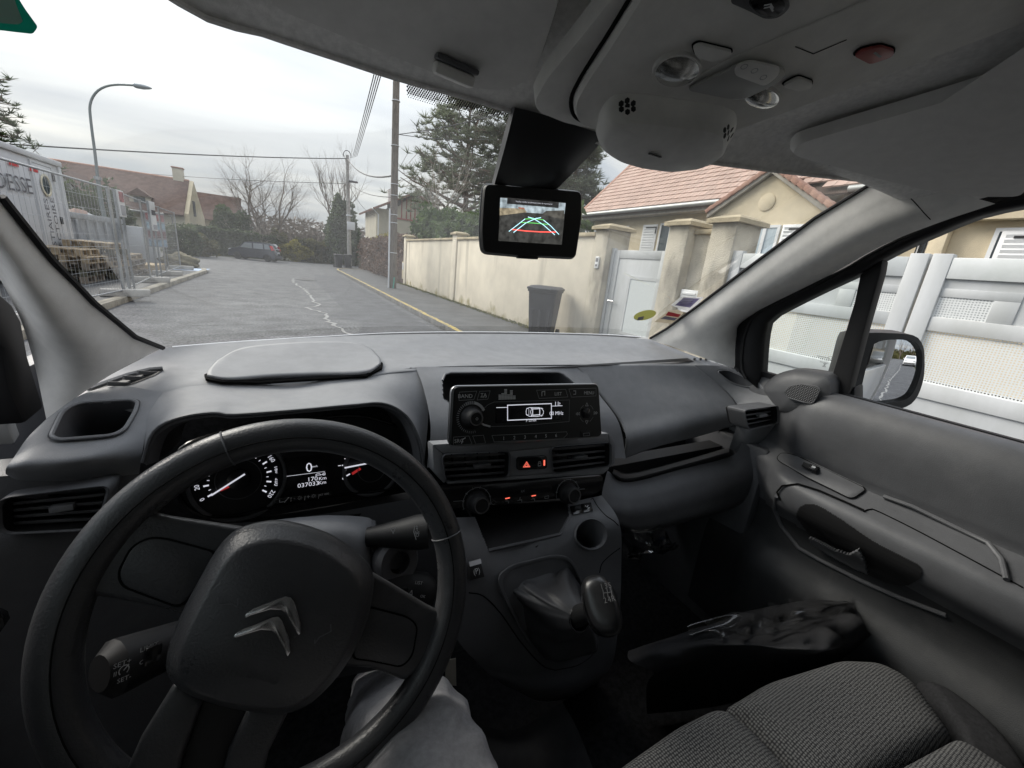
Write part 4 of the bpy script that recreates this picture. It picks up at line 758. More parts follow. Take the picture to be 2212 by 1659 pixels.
# --- building site: cabin, skip, panels, pallets, fence
def site_cabin():
    x = -4.84; yb = 15.0; ya = 8.6; W = 2.4; tp = PX(117, 358, x); z1 = tp.z; z0 = .22; CAB = mat('cabin_grey_white', (.56, .575, .59), .55, n=.08, ns=1.2); t = root('site_cabin', 'light grey site cabin with a porthole door and black lettering', 'site cabin', (x - W/2, (ya + yb)/2, .1))
    MB().b2((x - W, ya, z0), (x, yb, z1)).build('shell', CAB, t, bevel=.02)
    MB().b2((x - W - .04, ya - .04, z1 + .001), (x + .05, yb + .05, z1 + .12)).build('roof_edge', CAB, t, bevel=.02)
    for y in (ya + .06, yb - .06): MB().b2((x - .02, y - .07, z0 - .02), (x + .035, y + .07, z1)).build('corner_post', CAB, t, bevel=.01)
    for y in (ya + .3, yb - .3): MB().b2((x - W, y - .1, .1), (x - .1, y + .1, z0 - .001)).build('foot', CONC, t)
    q = lambda zx, zy: PX(*ZP('2', zx, zy), x); d1, d0 = q(500, 600).y - .0, q(330, 600).y; d0, d1 = min(d0, d1), max(d0, d1); dt = q(345, 345).z
    MB().ring([(x + .03, d0 - .05, z0 + .05), (x + .03, d1 + .05, z0 + .05), (x + .03, d1 + .05, dt + .05), (x + .03, d0 - .05, dt + .05)], [(x + .03, d0, z0 + .1), (x + .03, d1, z0 + .1), (x + .03, d1, dt), (x + .03, d0, dt)], (-.03, 0, 0)).build('door_frame', CAB, t, smooth=False)
    do = MB().b2((x + .001, d0 + .01, z0 + .1), (x + .022, d1 - .01, dt - .01)).build('door', CAB, t, bevel=.005)
    c = q(400, 540); MB().lathe([(.20, 0), (.24, .02), (.24, .03), (.20, .035), (.19, .012), (.01, .012)], (x + .022, (d0 + d1)/2, c.z), (1, 0, 0), 24).build('porthole_rim', mat('cream_rim', (.66, .62, .48), .5), do); MB().lathe([(.19, .0), (.19, .018), (.01, .02)], (x + .022, (d0 + d1)/2, c.z), (1, 0, 0), 24).build('porthole_pane', PANE, do)
    for zy in (490, 870, 1235): p = q(540, zy); MB().b2((x + .02, d1 - .02, p.z - .08), (x + .05, d1 + .06, p.z + .08)).build('hinge', BLK, do)
    fr = Frame((x + .028, 0, 0), (0, 1, 0), (0, 0, 1)); mb = MB(); INK = mat('faded_black_print', (.13, .13, .14), .7); e0, e1 = q(300, 600), q(0, 470)
    yy = (q(155, 530).y); hz = q(160, 530).z; sz = .44; text(mb, fr, 'EDESSE', yy - .25, hz, sz, z=.001, wide=1.15); mb.build('lettering', INK, t, smooth=False)
    mb = MB(); RED = mat('red_print', (.55, .06, .06), .7)
    for k in range(3): line(mb, fr, [(yy - .95 + k*.78, hz + .36), (yy - .65 + k*.78, hz + .36)], .06)
    mb.build('red_dashes', RED, t, smooth=False)
    mb = MB(); dy = (d0 + d1)/2; text(mb, fr, 'VESTIAIRES', dy - .12, q(470, 960).z, .28, z=-.003, ang=math.pi/2); mb.build('door_lettering', INK, do, smooth=False); mb = MB(); text(mb, fr, 'REFECTOIRE', dy + .2, q(540, 980).z, .28, z=-.003, ang=math.pi/2); mb.build('door_lettering', INK, do, smooth=False)
site_cabin()
STL = mat('skip_grey_steel', (.33, .345, .36), .6, n=.2, ns=2.5)
def skip():
    xf = -5.3; q = lambda zx, zy: PX(*ZP('2', zx, zy), xf); y0, y1 = 15.9, 20.6; z1 = q(880, 850).z; z0 = .25; t = root('skip', 'open grey steel skip with ribbed sides full of rubble', 'skip', (xf - 1.1, (y0 + y1)/2, .1))
    mb = MB(); mb.b2((xf - .05, y0, z0), (xf, y1, z1)).b2((xf - 2.3, y0, z0), (xf - 2.25, y1, z1)).b2((xf - 2.25, y0, z0), (xf - .05, y0 + .05, z1)).b2((xf - 2.25, y1 - .05, z0), (xf - .05, y1, z1)).b2((xf - 2.25, y0 + .05, z0), (xf - .05, y1 - .05, z0 + .05)); mb.build('tub', STL, t, smooth=False)
    for z, h in ((z1, .16), (z0 + (z1 - z0)*.46, .14), (z0 + .1, .14)): MB().b2((xf + .001, y0 - .03, z - h/2), (xf + .07, y1 + .03, z + h/2)).build('rail', STL, t, bevel=.01)
    for i in range(7): y = y0 + .15 + i*(y1 - y0 - .3)/6; MB().b2((xf + .002, y - .06, z0), (xf + .06, y + .06, z1 - .08)).build('rib', STL, t, bevel=.008)
    for i in range(16):
        m = (WHITE, CONC, mat('rubble_red', (.42, .30, .25), .9))[i % 3 if i % 5 else 0]; c = (xf - .25 - random.random()*1.6, y0 + .3 + random.random()*(y1 - y0 - .6), z1 + random.uniform(-.05, .12)); o = MB().box(c, (random.uniform(.2, .5), random.uniform(.25, .6), random.uniform(.1, .25)), Euler((random.random(), random.random(), random.random()*3)).to_matrix()).build('rubble', m, None, bevel=.03, org=c); tag(o, 'lump of white and red rubble heaped in the skip', 'rubble', 'rubble in the skip')
    for y in (y0 + .6, y1 - .6): MB().b2((xf - 1.8, y - .12, .1), (xf - .3, y + .12, z0)).build('skid', STL, t)
skip()
def site_panel():
    x = -4.7; y0, y1 = 20.4, 22.6; q = lambda zx, zy: PX(*ZP('2', zx, zy), x); z1 = q(1230, 925).z; t = root('generator_cabinet', 'pale grey upright site cabinet with a black louvre beyond the skip', 'cabinet', (x - .4, (y0 + y1)/2, .1)); LG = mat('pale_grey_sheet', (.52, .54, .57), .5, n=.06, ns=2)
    MB().b2((x - .8, y0, .15), (x, y1, z1)).build('case', LG, t, bevel=.02); MB().b2((x - .7, y0 + .1, .1), (x - .1, y1 - .1, .15)).build('plinth', CONC, t)
    g = q(1210, 1032); lo = MB().b2((x + .001, y0 + .2, g.z - .17), (x + .02, y0 + 1.0, g.z + .17)).build('louvre', BLK, t)
    for i in range(7): MB().b2((x + .021, y0 + .25 + i*.1, g.z - .13), (x + .035, y0 + .28 + i*.1, g.z + .13)).build('bar', LG, lo)
    MB().b2((x - .03, y1 - .55, .17), (x + .04, y1 - .05, z1 - .02)).build('door_leaf', WHITE, t, bevel=.01)
site_panel()
def pallet(c, rz, label, m, n=5, L=1.2, W=.8, boxes=False):
    t = root('pallet', label, 'pallet', c, rz, group='pallets stacked behind the site fence'); ORG[t.name] = Vector()
    for i in range(n): MB().b2((-L/2, -W/2 + i*(W - .1)/(n - 1), .12), (L/2, -W/2 + .1 + i*(W - .1)/(n - 1), .142)).build('board', m, t, smooth=False)
    for i in range(3):
        y = -W/2 + .05 + i*(W - .1)/2; MB().b2((-L/2, y - .05, 0), (L/2, y + .05, .02)).build('bottom_board', m, t, smooth=False)
        for j in range(3): x = -L/2 + .07 + j*(L - .14)/2; MB().b2((x - .07, y - .049, .021), (x + .07, y + .049, .119)).build('block', m, t, smooth=False)
    return t
W1 = mat('pale_pallet_wood', (.36, .29, .20), .85, n=.3, ns=8); W2 = mat('grey_pallet_wood', (.22, .19, .155), .9, n=.3, ns=8); W3 = mat('dark_pallet_wood', (.11, .105, .075), .9, n=.3, ns=8)
cnt = 0
for j, (dx, dy) in enumerate(((-4.35, 13.2), (-4.25, 14.6), (-4.2, 15.95))):
    n = (5, 6, 4)[j]
    for i in range(n):
        m = (W2, W3, W2, W1, W2, W3, W1)[(i + j) % 7]; pallet((dx + random.uniform(-.08, .08), dy + random.uniform(-.08, .08), .102 + i*.145), math.pi/2 + random.uniform(-.06, .06), f"{'pale' if (i == n - 1 or m is W1) else 'dark' if m is W3 else 'grey'} wooden pallet, {('lowest', 'second', 'third', 'fourth', 'fifth', 'sixth')[i]} from the ground in the pallet stack {('beside the site cabin door', 'between two other pallet stacks', 'beside the tan material block')[j]}", W1 if i == n - 1 else m)
fpts = [PZ(*p, .1) for p in ((270, 640), (327, 610), (361, 595), (391, 582))]; dd = (fpts[0] - fpts[1]); fpts = [fpts[0] + Vector((-.25, -3.4, 0))] + fpts
def site_fence(a, b, label, top):
    t = root('site_fence', label, 'fence', (a + b)/2, group='galvanised site fence panels'); d = (b - a); L = d.length; d.normalize(); a = a + d*.03; b = b - d*.03; z0, z1 = .22, top
    up = Vector((0, 0, 1)); A0, B0 = Vector((a.x, a.y, 0)), Vector((b.x, b.y, 0))
    for n, p, q in (('post', A0 + up*.14, A0 + up*(z1 + .03)), ('post', B0 + up*.14, B0 + up*(z1 + .03)), ('rail', A0 + up*z1, B0 + up*z1), ('rail', A0 + up*z0, B0 + up*z0)): MB().tube([p, q], .020 if n == 'post' else .016, 8).build(n, GAL, t)
    mb = MB(); nv = int(L/.11)
    for i in range(1, nv): p = A0.lerp(B0, i/nv); mb.tube([p + up*z0, p + up*z1], .0022, 3, cap=False)
    for i in range(1, 9): z = z0 + (z1 - z0)*i/9; mb.tube([A0 + up*z, A0.lerp(B0, .5) + up*(z - .01) + Vector((.012, 0, 0)), B0 + up*z], .0026, 3, cap=False)
    tag(mb.build('wire_infill', GAL, t), kind='stuff'); return t
ztop = [PX(0, 380, -3.1).z] + [PY(px, py, f.y).z for (px, py), f in zip(((245, 433), (312, 455), (352, 471), (373, 478)), fpts[1:])]
zf = 2.05
for i, lab in enumerate(('galvanised site fence panel in front of the site cabin door', 'galvanised site fence panel in front of the pallets', 'galvanised site fence panel behind the white notice board', 'galvanised site fence panel by the boulder and poster board')): site_fence(fpts[i], fpts[i + 1], lab, zf)
for i, p in enumerate(fpts):
    c = Vector((p.x, p.y, .1)); o = MB().prism([(c.x - .11, c.y - .36, .102), (c.x + .11, c.y - .36, .102), (c.x + .09, c.y - .33, .24), (c.x - .09, c.y - .33, .24)], (0, .72, 0)).build('concrete_block', CONC, None, bevel=.02, org=c); o.rotation_euler = (0, 0, rad(-70)); tag(o, ('concrete block foot under the fence before the site cabin', 'concrete block foot under the fence post with the red sign', 'concrete block foot under the fence beside the white notice board', 'concrete block foot under the fence between notice board and boulder', 'concrete block foot under the last fence post by the boulder')[i], 'concrete block', 'concrete feet of the site fence')
def board(name, label, p, w, h, z, cols, rz=0.0, frame=None):
    t = root(name, label, 'notice board', p, rz); ORG[t.name] = Vector(); MB().b2((-w/2, -.012, z), (w/2, .012, z + h)).build('panel', cols[0], t, smooth=False)
    n = len(cols) - 1
    for i in range(n): a = z + h - (i + 1)*h/n + .03; MB().b2((-w/2 + .04, -.022, a), (w/2 - .04, -.013, a + h/n - .06)).build('poster_block', cols[i + 1], t, smooth=False)
    for s in (-1, 1): MB().b2((s*w/2 - .03, .013, -.0), (s*w/2 + .03 - .06*(s > 0), .05, z + h)).build('leg', GAL, t, smooth=False)
    return t
POST = lambda n, c: mat(n, tuple(.55*v + .45*sum(c)/3 for v in c), .6, n=.5, ns=7)
a = fpts[2]; board('notice_board', 'narrow white notice board with dark text bands on the site fence', (a.x + .06, a.y + .75, .102), .34, .72, 1.28, [WHITE, WHITE, mat('dark_print', (.06, .06, .07), .6), WHITE, mat('grey_print', (.35, .35, .37), .6)], rad(86))
a = PZ(*ZP('2', 1530, 1200), .1); board('poster_board', 'poster board with blue and red site posters behind the fence', (-4.1, 19.6, .102), 1.0, 1.15, .72, [mat('grey_board', (.3, .3, .32), .6), POST('red_poster', (.48, .06, .07)), POST('sky_poster', (.20, .42, .58)), POST('dark_red_poster', (.22, .06, .08)), POST('blue_poster', (.14, .32, .50))], rad(70))
a = fpts[1]; board('warning_sign', 'small red topped warning sign tied to the near fence post', (a.x + .07, a.y + .35, .102), .26, .48, 1.48, [WHITE, POST('red_poster', (.48, .06, .07)), mat('grey_print', (.35, .35, .37), .6)], rad(86))
def boulder(c, r, label):
    bm = bmesh.new(); bmesh.ops.create_icosphere(bm, subdivisions=4, radius=1)
    for v in bm.verts:
        p = v.co; k = 1 + .13*math.sin(p.x*5 + 1)*math.cos(p.y*4) + .10*math.sin(p.z*9 + p.x*6) + .05*math.sin(p.x*17 + p.y*13); v.co = Vector((p.x*r[0]*k, p.y*r[1]*k, max(p.z*k, -.55)*r[2]))
    me = bpy.data.meshes.new('boulder'); bm.to_mesh(me); bm.free()
    for f in me.polygons: f.use_smooth = True
    me.materials.append(mat('mossy_stone', (.25, .215, .14), .95, c2=(.09, .085, .05), ns=5, bump=.7, bs=18)); o = bpy.data.objects.new('boulder', me); col.objects.link(o); o.location = c; return tag(o, label, 'boulder')
bp = PZ(*ZP('2', 1690, 1300), .1); boulder((bp.x, bp.y, .28), (.62, .4, .34), 'long mossy boulder lying at the pavement corner')
o = MB().b2((-4.35, 16.6, .102), (-3.6, 17.8, .36)).build('insulation_pack', mat('tan_pack', (.46, .36, .22), .8, n=.15, ns=5), None, bevel=.02, org=(-4, 17.2, .1)); tag(o, 'flat tan block of building material beside the pallets', 'material block')
# --- wheelie bins
BING = mat('bin_grey_plastic', (.026, .027, .032), .55, n=.15, ns=4)
def wheelie_bin(label, c, rz, s=1.0, m=BING, group=None):
    t = root('wheelie_bin', label, 'bin', c, rz, group); ORG[t.name] = Vector(); H = 1.0*s
    def ringz(z, w, d, y=0): return [Vector(p) for p in round_loop([(-w/2, y - d/2, z), (w/2, y - d/2, z), (w/2, y + d/2, z), (-w/2, y + d/2, z)], .06*s, 4)]
    mb = MB(); rows = [ringz(.03*s, .42*s, .46*s, .03*s), ringz(.45*s, .48*s, .56*s, .015*s), ringz(.92*s, .54*s, .66*s), ringz(.925*s, .58*s, .70*s), ringz(.965*s, .58*s, .70*s)]; mb.grid(rows, closed=True); mb.f.append(tuple(range(len(rows[0]) - 1, -1, -1))); mb.mi.append(0); mb.build('body', m, t)
    for x in (-.16, 0, .16): MB().b2((x*s - .02*s, -.335*s, .12*s), (x*s + .02*s, -.30*s, .60*s)).build('rib', m, t, bevel=.008)
    L = MB(); r = [ringz(.966*s, .61*s, .74*s), ringz(1.0*s, .61*s, .74*s), ringz(1.035*s, .50*s, .60*s, .02*s)]; L.grid(r, closed=True); n = len(r[0]); L.f += [tuple(range(n - 1, -1, -1)), tuple(2*n + i for i in range(n))]; L.mi += [0, 0]; lo = L.build('lid', m, t)
    MB().b2((-.17*s, -.41*s, .975*s), (.17*s, -.36*s, 1.0*s)).build('lid_grip', m, lo, bevel=.008)
    MB().tube([(-.24*s, .40*s, .985*s), (.24*s, .40*s, .985*s)], .016*s, 8).build('handle_bar', m, t)
    for x in (-.27, .27): MB().lathe([(.03, -.03), (.10, -.03), (.10, .03), (.03, .03)], (x*s, .28*s, .10*s), (1, 0, 0), 16).build('wheel', BLK, t)
    return t
bc = PX(1176, 660, 4.32); wheelie_bin('dark grey wheelie bin standing at the beige street wall', (4.32, bc.y, .112), rad(-46), .98)
b2 = PZ(*ZP('3', 1505, 1070), .0); wheelie_bin('dark wheelie bin standing out at the kerb corner by the slim pole', (3.55, 36.2, .0), rad(10), 1.0); wheelie_bin('dark wheelie bin standing against the slim pole', (4.35, 37.0, .0), rad(-5), 1.05)
# --- parked cars
TYRE = mat('tyre_rubber', (.02, .02, .021), .8); RIM = mat('alloy_rim', (.60, .61, .62), .4, .3); CGL = mat('car_window_sheen', (.19, .21, .225), .08, spec=.9); HEADL = mat('headlight_glass', (.55, .57, .58), .1, spec=.8); TAIL = mat('tail_light', (.50, .03, .03), .2, spec=.6, emit=(.5, .02, .02), es=.06)  # pale grey of the car windows paints in the light they reflect
def car(label, c, rz, paint, L=3.65, W=1.6, H=1.5, group=None, boxy=.0):
    """small hatchback, front along +x"""
    t = root('parked_car', label, 'car', c, rz, group); ORG[t.name] = Vector(); h = L/2; wr = .29; xf, xr = h - .68, -h + .62
    prof = [(-h, .42), (-h + .02, .80), (-h + .10, .98), (-h + .22 - boxy*.1, 1.28), (-h + .40 - boxy*.2, H - .05), (-h + 1.1, H), (.05 + .15, H - .02), (.55, H - .10), (1.02, 1.0), (h - .35, .88), (h - .08, .72), (h, .50), (h - .04, .24), (-h + .05, .26)]
    def arch(x0, n=9): return [(x0 - (wr + .05)*math.cos(a), .25 + (wr + .05)*math.sin(a)*1.0) for a in np.linspace(0, math.pi, n)]
    lower = list(reversed([(p[0], p[1]) for p in arch(xr)])) ; outline = prof + list(reversed(arch(xf))) + lower
    outline = prof[:13] + [(q[0], max(q[1], .24)) for q in reversed(arch(xf))] + [(q[0], max(q[1], .24)) for q in reversed(arch(xr))] + [prof[13]]
    wz = lambda z: W/2*(1 - .0*z) if z < .9 else W/2*(1 - .30*((z - .9)/(H - .9))*.55)
    mb = MB(); rows = []
    for k in (-1, -.96, .96, 1): rows.append([(x, (wz(z) - (.0 if abs(k) == 1 else -.0))*k*(1 if abs(k) < 1 else 1), z - (0 if abs(k) < 1 else .0)) for x, z in outline])
    inset = .03; A = [(x*(1 - .012), -wz(z), z) for x, z in outline]; B = [(x, -wz(z) + inset, z) for x, z in outline]; Cc = [(x, wz(z) - inset, z) for x, z in outline]; D = [(x*(1 - .012), wz(z), z) for x, z in outline]
    mb.grid([A, B, Cc, D], closed=True); n = len(outline); mb.f += [tuple(range(n)), tuple(3*n + i for i in range(n - 1, -1, -1))]; mb.mi += [0, 0]; mb.build('body', paint, t)
    for s in (-1, 1):
        for q in ([(.98 - .10, 1.0), (.52, H - .15), (-.02, H - .13), (-.06, .98)], [(-.16, .98), (-.12, H - .13), (-.85, H - .12), (-.92, .98)], [(-1.02, 1.0), (-.96, H - .13), (-h + .52 - boxy*.1, H - .14), (-h + .36, 1.02)]):
            MB().prism([(x, s*(wz(z) + .004), z) for x, z in q], (0, -s*.012, 0)).build('side_window', CGL, t, smooth=False)
        MB().box((.86, s*(W/2 + .08), 1.0), (.12, .16, .13)).build('door_mirror', paint, t, bevel=.03)
        MB().prism([(-h + .06, s*(W/2 - .05), .95), (-h + .24, s*(W/2 + .002), .95), (-h + .40, s*(W/2 - .02), 1.32), (-h + .20, s*(W/2 - .10), 1.32)], (0, -s*.05, 0)).build('tail_light', TAIL, t, smooth=False)
        MB().box((h - .10, s*(W/2 - .24), .74), (.16, .34, .15), Euler((0, rad(25), 0)).to_matrix()).build('headlight', HEADL, t, bevel=.04)
        for x0 in (xf, xr):
            w = MB().lathe([(wr*.66, -.09), (wr*.97, -.09), (wr, -.06), (wr, .06), (wr*.97, .09), (wr*.66, .09)], (x0, s*(W/2 - .11), wr), (0, 1, 0), 22).build('wheel', TYRE, t); MB().lathe([(.03, .02), (wr*.6, .02), (wr*.66, .07), (wr*.66, 0), (.03, 0)], (x0, s*(W/2 - .085), wr), (0, s, 0), 18).build('rim', RIM, w)
    ws = [(.60, H - .13), (.98, 1.02)]; MB().add([(x + .03, s*(wz(z) - .12), z + .012) for x, z in ws for s in (-1, 1)], [(0, 1, 3, 2)]).build('windscreen', CGL, t, smooth=False)
    rs = [(-h + .42 - boxy*.2, H - .12), (-h + .14 - boxy*.05, 1.03)]; MB().add([(x - .045, s*(wz(z) - .14), z) for x, z in rs for s in (-1, 1)], [(0, 1, 3, 2)]).build('rear_window', CGL, t, smooth=False)
    MB().box((-h - .005, 0, .78), (.02, .52, .12)).build('number_plate', WHITE, t); MB().box((h + .0, 0, .48), (.02, .52, .12)).build('number_plate', WHITE, t)
    MB().box((-h + .03, 0, .40), (.16, W - .1, .22)).build('bumper', mat('bumper_grey', (.10, .10, .105), .6), t, bevel=.04); MB().box((h - .03, 0, .40), (.14, W - .12, .22)).build('bumper', mat('bumper_grey', (.10, .10, .105), .6), t, bevel=.04)
    return t
DPAINT = mat('dark_car_paint', (.03, .034, .05), .18, spec=.7, coat=.6); WPAINT = mat('white_car_paint', (.72, .73, .74), .2, coat=.5); SPAINT = mat('silver_car_paint', (.30, .33, .37), .25, .3, coat=.5)
cc = PZ(552, 562); car('small dark blue hatchback parked along the far hedge', (cc.x + .05, 36.9, 0), math.atan2(.34, -1), DPAINT, H=1.55).scale = (.86, .86, .86)
# --- what the door mirror shows: the street behind
car('white car parked on the street behind the van', (2.0, -24, 0), rad(90), WPAINT, L=4.0, W=1.7); car('silver blue car parked on the pavement behind the van', (4.2, -19, .11), rad(96), SPAINT, L=4.2, W=1.75)
wall_panel('street_wall', 'beige street wall along the road behind the van', -40, yM - 6.3, 1.9)
for k, (x, y, s) in enumerate(((7.5, -24, 91), (9, -32, 92), (7, -42, 93), (-1, -60, 94), (4, -64, 95))):
    rng = np.random.default_rng(s); bare_tree('bare_tree', 'bare roadside tree on the street behind the van', (x, y, 0), 5, 2.6, .13, 3, spread=.5, lean=.5, trunk_h=1.6, group='bare trees behind the van')
hedge('hedge', 'dark hedge closing the street behind the van', (-14, -66), (22, -64), 2.0, 0, 3.2, 5000, .35, OLIVE, dz=.5)
b = root('house', 'white house with a brown roof on the street behind the van', 'house', (11, -34, 0)); MB().b2((8.5, -38, 0), (14, -30, 4.4)).build('wall', WHITE, b, smooth=False); MB().add([(8.1, -38.4, 4.2), (8.1, -29.6, 4.2), (11.25, -29.6, 7), (11.25, -38.4, 7), (14.4, -38.4, 4.2), (14.4, -29.6, 4.2)], [(0, 1, 2, 3), (2, 3, 4, 5)]).build('roof', ROOFB, b, smooth=False); MB().b2((8.46, -35, 1.2), (8.499, -33.8, 2.6)).build('window', PANE, b)
# moss and leaf litter along the wall foot
rng = np.random.default_rng(4)
def litter():
    mb = MB(); P = []
    for i in range(2600):
        y = rng.random()*16 + 5.5; x = WX - .02 - abs(rng.normal())*.09; P.append((x, y, .12 + rng.random()*.03))
    leaves(mb, np.array(P), .035, asp=1.3); o = mb.build('moss_litter', MOSS, None, smooth=False); tag(o, 'green moss and leaf litter along the wall foot', 'moss', kind='stuff')
litter()
# ================================================================== THE VAN WE SIT IN
from mathutils.bvhtree import BVHTree
def grain(name, c, rough, bump=.5, bs=640, spec=.45, n=.07):
    m = mat(name, c, rough, n=n, ns=30, bump=bump, bs=bs, spec=spec); nt = m.node_tree; N = nt.nodes; L = nt.links; b = N['Principled BSDF']
    if b.inputs['Roughness'].links: return m
    tc = N.new('ShaderNodeTexCoord'); nz = N.new('ShaderNodeTexNoise'); nz.inputs['Scale'].default_value = 9; nz.inputs['Detail'].default_value = 7; nz.inputs['Roughness'].default_value = .7; L.new(tc.outputs['Object'], nz.inputs['Vector']); mr = N.new('ShaderNodeMapRange'); mr.inputs[1].default_value = .3; mr.inputs[2].default_value = .7; mr.inputs[3].default_value = rough - .13; mr.inputs[4].default_value = rough + .12; L.new(nz.outputs['Fac'], mr.inputs[0]); L.new(mr.outputs[0], b.inputs['Roughness'])
    # faint dust smears
    src = b.inputs['Base Color'].links[0].from_socket; n2 = N.new('ShaderNodeTexNoise'); n2.inputs['Scale'].default_value = 5; n2.inputs['Detail'].default_value = 10; n2.inputs['Roughness'].default_value = .75; n2.inputs['Distortion'].default_value = 1.2; L.new(tc.outputs['Object'], n2.inputs['Vector']); r2 = N.new('ShaderNodeMapRange'); r2.inputs[1].default_value = .52; r2.inputs[2].default_value = .78; r2.inputs[3].default_value = 0; r2.inputs[4].default_value = min(.2, .03 + .7*c[0]); L.new(n2.outputs['Fac'], r2.inputs[0]); mx = N.new('ShaderNodeMixRGB'); mx.inputs[2].default_value = (.42, .40, .37, 1); L.new(r2.outputs[0], mx.inputs[0]); L.new(src, mx.inputs[1]); L.new(mx.outputs[0], b.inputs['Base Color']); return m
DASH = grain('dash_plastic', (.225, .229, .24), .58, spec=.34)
DASHB = grain('dash_plastic_shaded', (.10, .102, .109), .5)  # same plastic as the dash top, with the lower cabin's shade in its colour
BLKP = mat('gloss_black_plastic', (.010, .010, .011), .16, spec=.5)
MBLK = mat('matt_black_plastic', (.014, .014, .015), .55, spec=.35)
WHEELM = grain('steering_wheel_grain', (.048, .049, .053), .36, bump=.7, bs=430)
TRIM = grain('pillar_trim', (.80, .79, .77), .75, bump=.2)
LINER = mat('headliner_cloth', (.76, .75, .735), .95, n=.10, ns=120, bump=.35, bs=900, spec=.1)
CONSM = grain('overhead_console_plastic', (.72, .71, .69), .6, bump=.2)
VISM = mat('visor_vinyl', (.68, .67, .655), .85, n=.04, ns=60, bump=.2, bs=1200, spec=.2)
RUB = mat('rubber_seal', (.016, .016, .018), .6, spec=.3)
CARPET = mat('black_carpet', (.02, .02, .021), 1.0, n=.4, ns=90, bump=.4, bs=700, spec=.1)
LETT = mat('white_print', (.62, .63, .64), .5); LETG = mat('grey_print_interior', (.30, .31, .32), .5)
LIT = mat('lit_white_segments', (.6, .6, .65), .4, emit=(.75, .76, .85), es=.30); LITR = mat('lit_red_segments', (.5, .05, .04), .4, emit=(1, .16, .10), es=.55)
CHROME = mat('chrome', (.62, .62, .63), .12, 1.0); DCHROME = mat('dark_chrome', (.55, .55, .56), .22, 1.0); SATIN = mat('satin_chrome', (.40, .40, .41), .28, 1.0)
def weave():
    m = mat('seat_weave', (.05, .05, .052), .9, spec=.15); nt = m.node_tree; N = nt.nodes; L = nt.links; b = N['Principled BSDF']; tc = N.new('ShaderNodeTexCoord')
    vo = N.new('ShaderNodeTexVoronoi'); vo.voronoi_dimensions = '2D'; vo.inputs['Scale'].default_value = 270; vo.inputs['Randomness'].default_value = .22; L.new(tc.outputs['Object'], vo.inputs['Vector']); rp = N.new('ShaderNodeValToRGB'); L.new(vo.outputs['Distance'], rp.inputs[0])
    rp.color_ramp.elements[0].position = .22; rp.color_ramp.elements[0].color = (.16, .158, .155, 1); rp.color_ramp.elements[1].position = .5; rp.color_ramp.elements[1].color = (.032, .032, .034, 1); L.new(rp.outputs[0], b.inputs['Base Color'])
    bp = N.new('ShaderNodeBump'); bp.inputs['Strength'].default_value = .4; bp.inputs['Distance'].default_value = .001; bp.invert = True; L.new(vo.outputs['Distance'], bp.inputs['Height']); L.new(bp.outputs[0], b.inputs['Normal']); return m
SEATM = weave(); SEATS = mat('seat_side_cloth', (.028, .028, .030), .95, n=.2, ns=200, bump=.3, bs=900, spec=.1)
van = root('van', 'white van we sit in: dark dashboard, steering wheel, doors and headliner', 'van', (.36, -.2, 0))
def inside(poly, x, y):
    c = False; n = len(poly)
    for i in range(n):
        (x1, y1), (x2, y2) = poly[i], poly[i - 1]
        if (y1 > y) != (y2 > y) and x < (x2 - x1)*(y - y1)/(y2 - y1) + x1: c = not c
    return c
class Patch:
    """smooth sheet lofted through curves; pixel sight lines can be dropped onto it to set out details"""
    def __init__(s, curves, n=48, m=10):
        s.g = loft(curves, n, m); r, c, _ = s.g.shape; V = [Vector(p) for p in s.g.reshape(-1, 3)]; s.F = [(i*c + j, i*c + j + 1, (i + 1)*c + j + 1, (i + 1)*c + j) for i in range(r - 1) for j in range(c - 1)]; s.V = V; s.bvh = BVHTree.FromPolygons(V, s.F)
    def on(s, px, py, lift=0.0):
        d = Vector(ray(px, py)).normalized(); h, nrm, _, _ = s.bvh.ray_cast(Vector(EYE), d)
        if h is None: h, nrm, _, _ = s.bvh.find_nearest(Vector(EYE) + d*.55)
        if nrm.dot(d) > 0: nrm = -nrm
        return h + nrm*lift
    def build(s, name, m, parent, holes=(), solid=0.0):
        mb = MB(); keep = []
        for f in s.F:
            c = sum((s.V[i] for i in f), Vector())/4; q = proj(c)
            if any(inside(h, *q) for h in holes): continue
            keep.append(f)
        mb.add(s.V, keep); o = mb.build(name, m, parent)
        if solid:
            md = o.modifiers.new('thickness', 'SOLIDIFY'); md.thickness = solid; md.offset = 0
        return o
    def strip(s, pxs, r, name, m, parent, n=40, lift=0.0, closed=False):
        q = catmull([(*p, 0) for p in (list(pxs) + ([pxs[0]] if closed else []))], n); MB().tube([s.on(a, b, lift) for a, b, _ in q], r, 6).build(name, m, parent)
def region(P, poly, lift, name, m, parent, step=2.2):
    """a piece of panel following P inside a pixel outline"""
    xs = [p[0] for p in poly]; ys = [p[1] for p in poly]; nx, ny = int((max(xs) - min(xs))/step) + 2, int((max(ys) - min(ys))/step) + 2; V = {}; mb = MB(); F = []
    def vid(i, j):
        if (i, j) not in V: V[(i, j)] = len(mb.v); mb.v.append(tuple(P.on(min(xs) + i*step, min(ys) + j*step, lift)))
        return V[(i, j)]
    for i in range(nx):
        for j in range(ny):
            if inside(poly, min(xs) + (i + .5)*step, min(ys) + (j + .5)*step): F.append((vid(i, j), vid(i + 1, j), vid(i + 1, j + 1), vid(i, j + 1)))
    mb.f = F; mb.mi = [0]*len(F); return mb.build(name, m, parent)
SEAM = mat('panel_gap', (.006, .006, .006), .9, spec=.1)
C3 = lambda L: [PY(*p) for p in L]
CX = lambda L: [PX(*p) for p in L]
Zs = lambda k, L: [ZP(k, *p) for p in L]
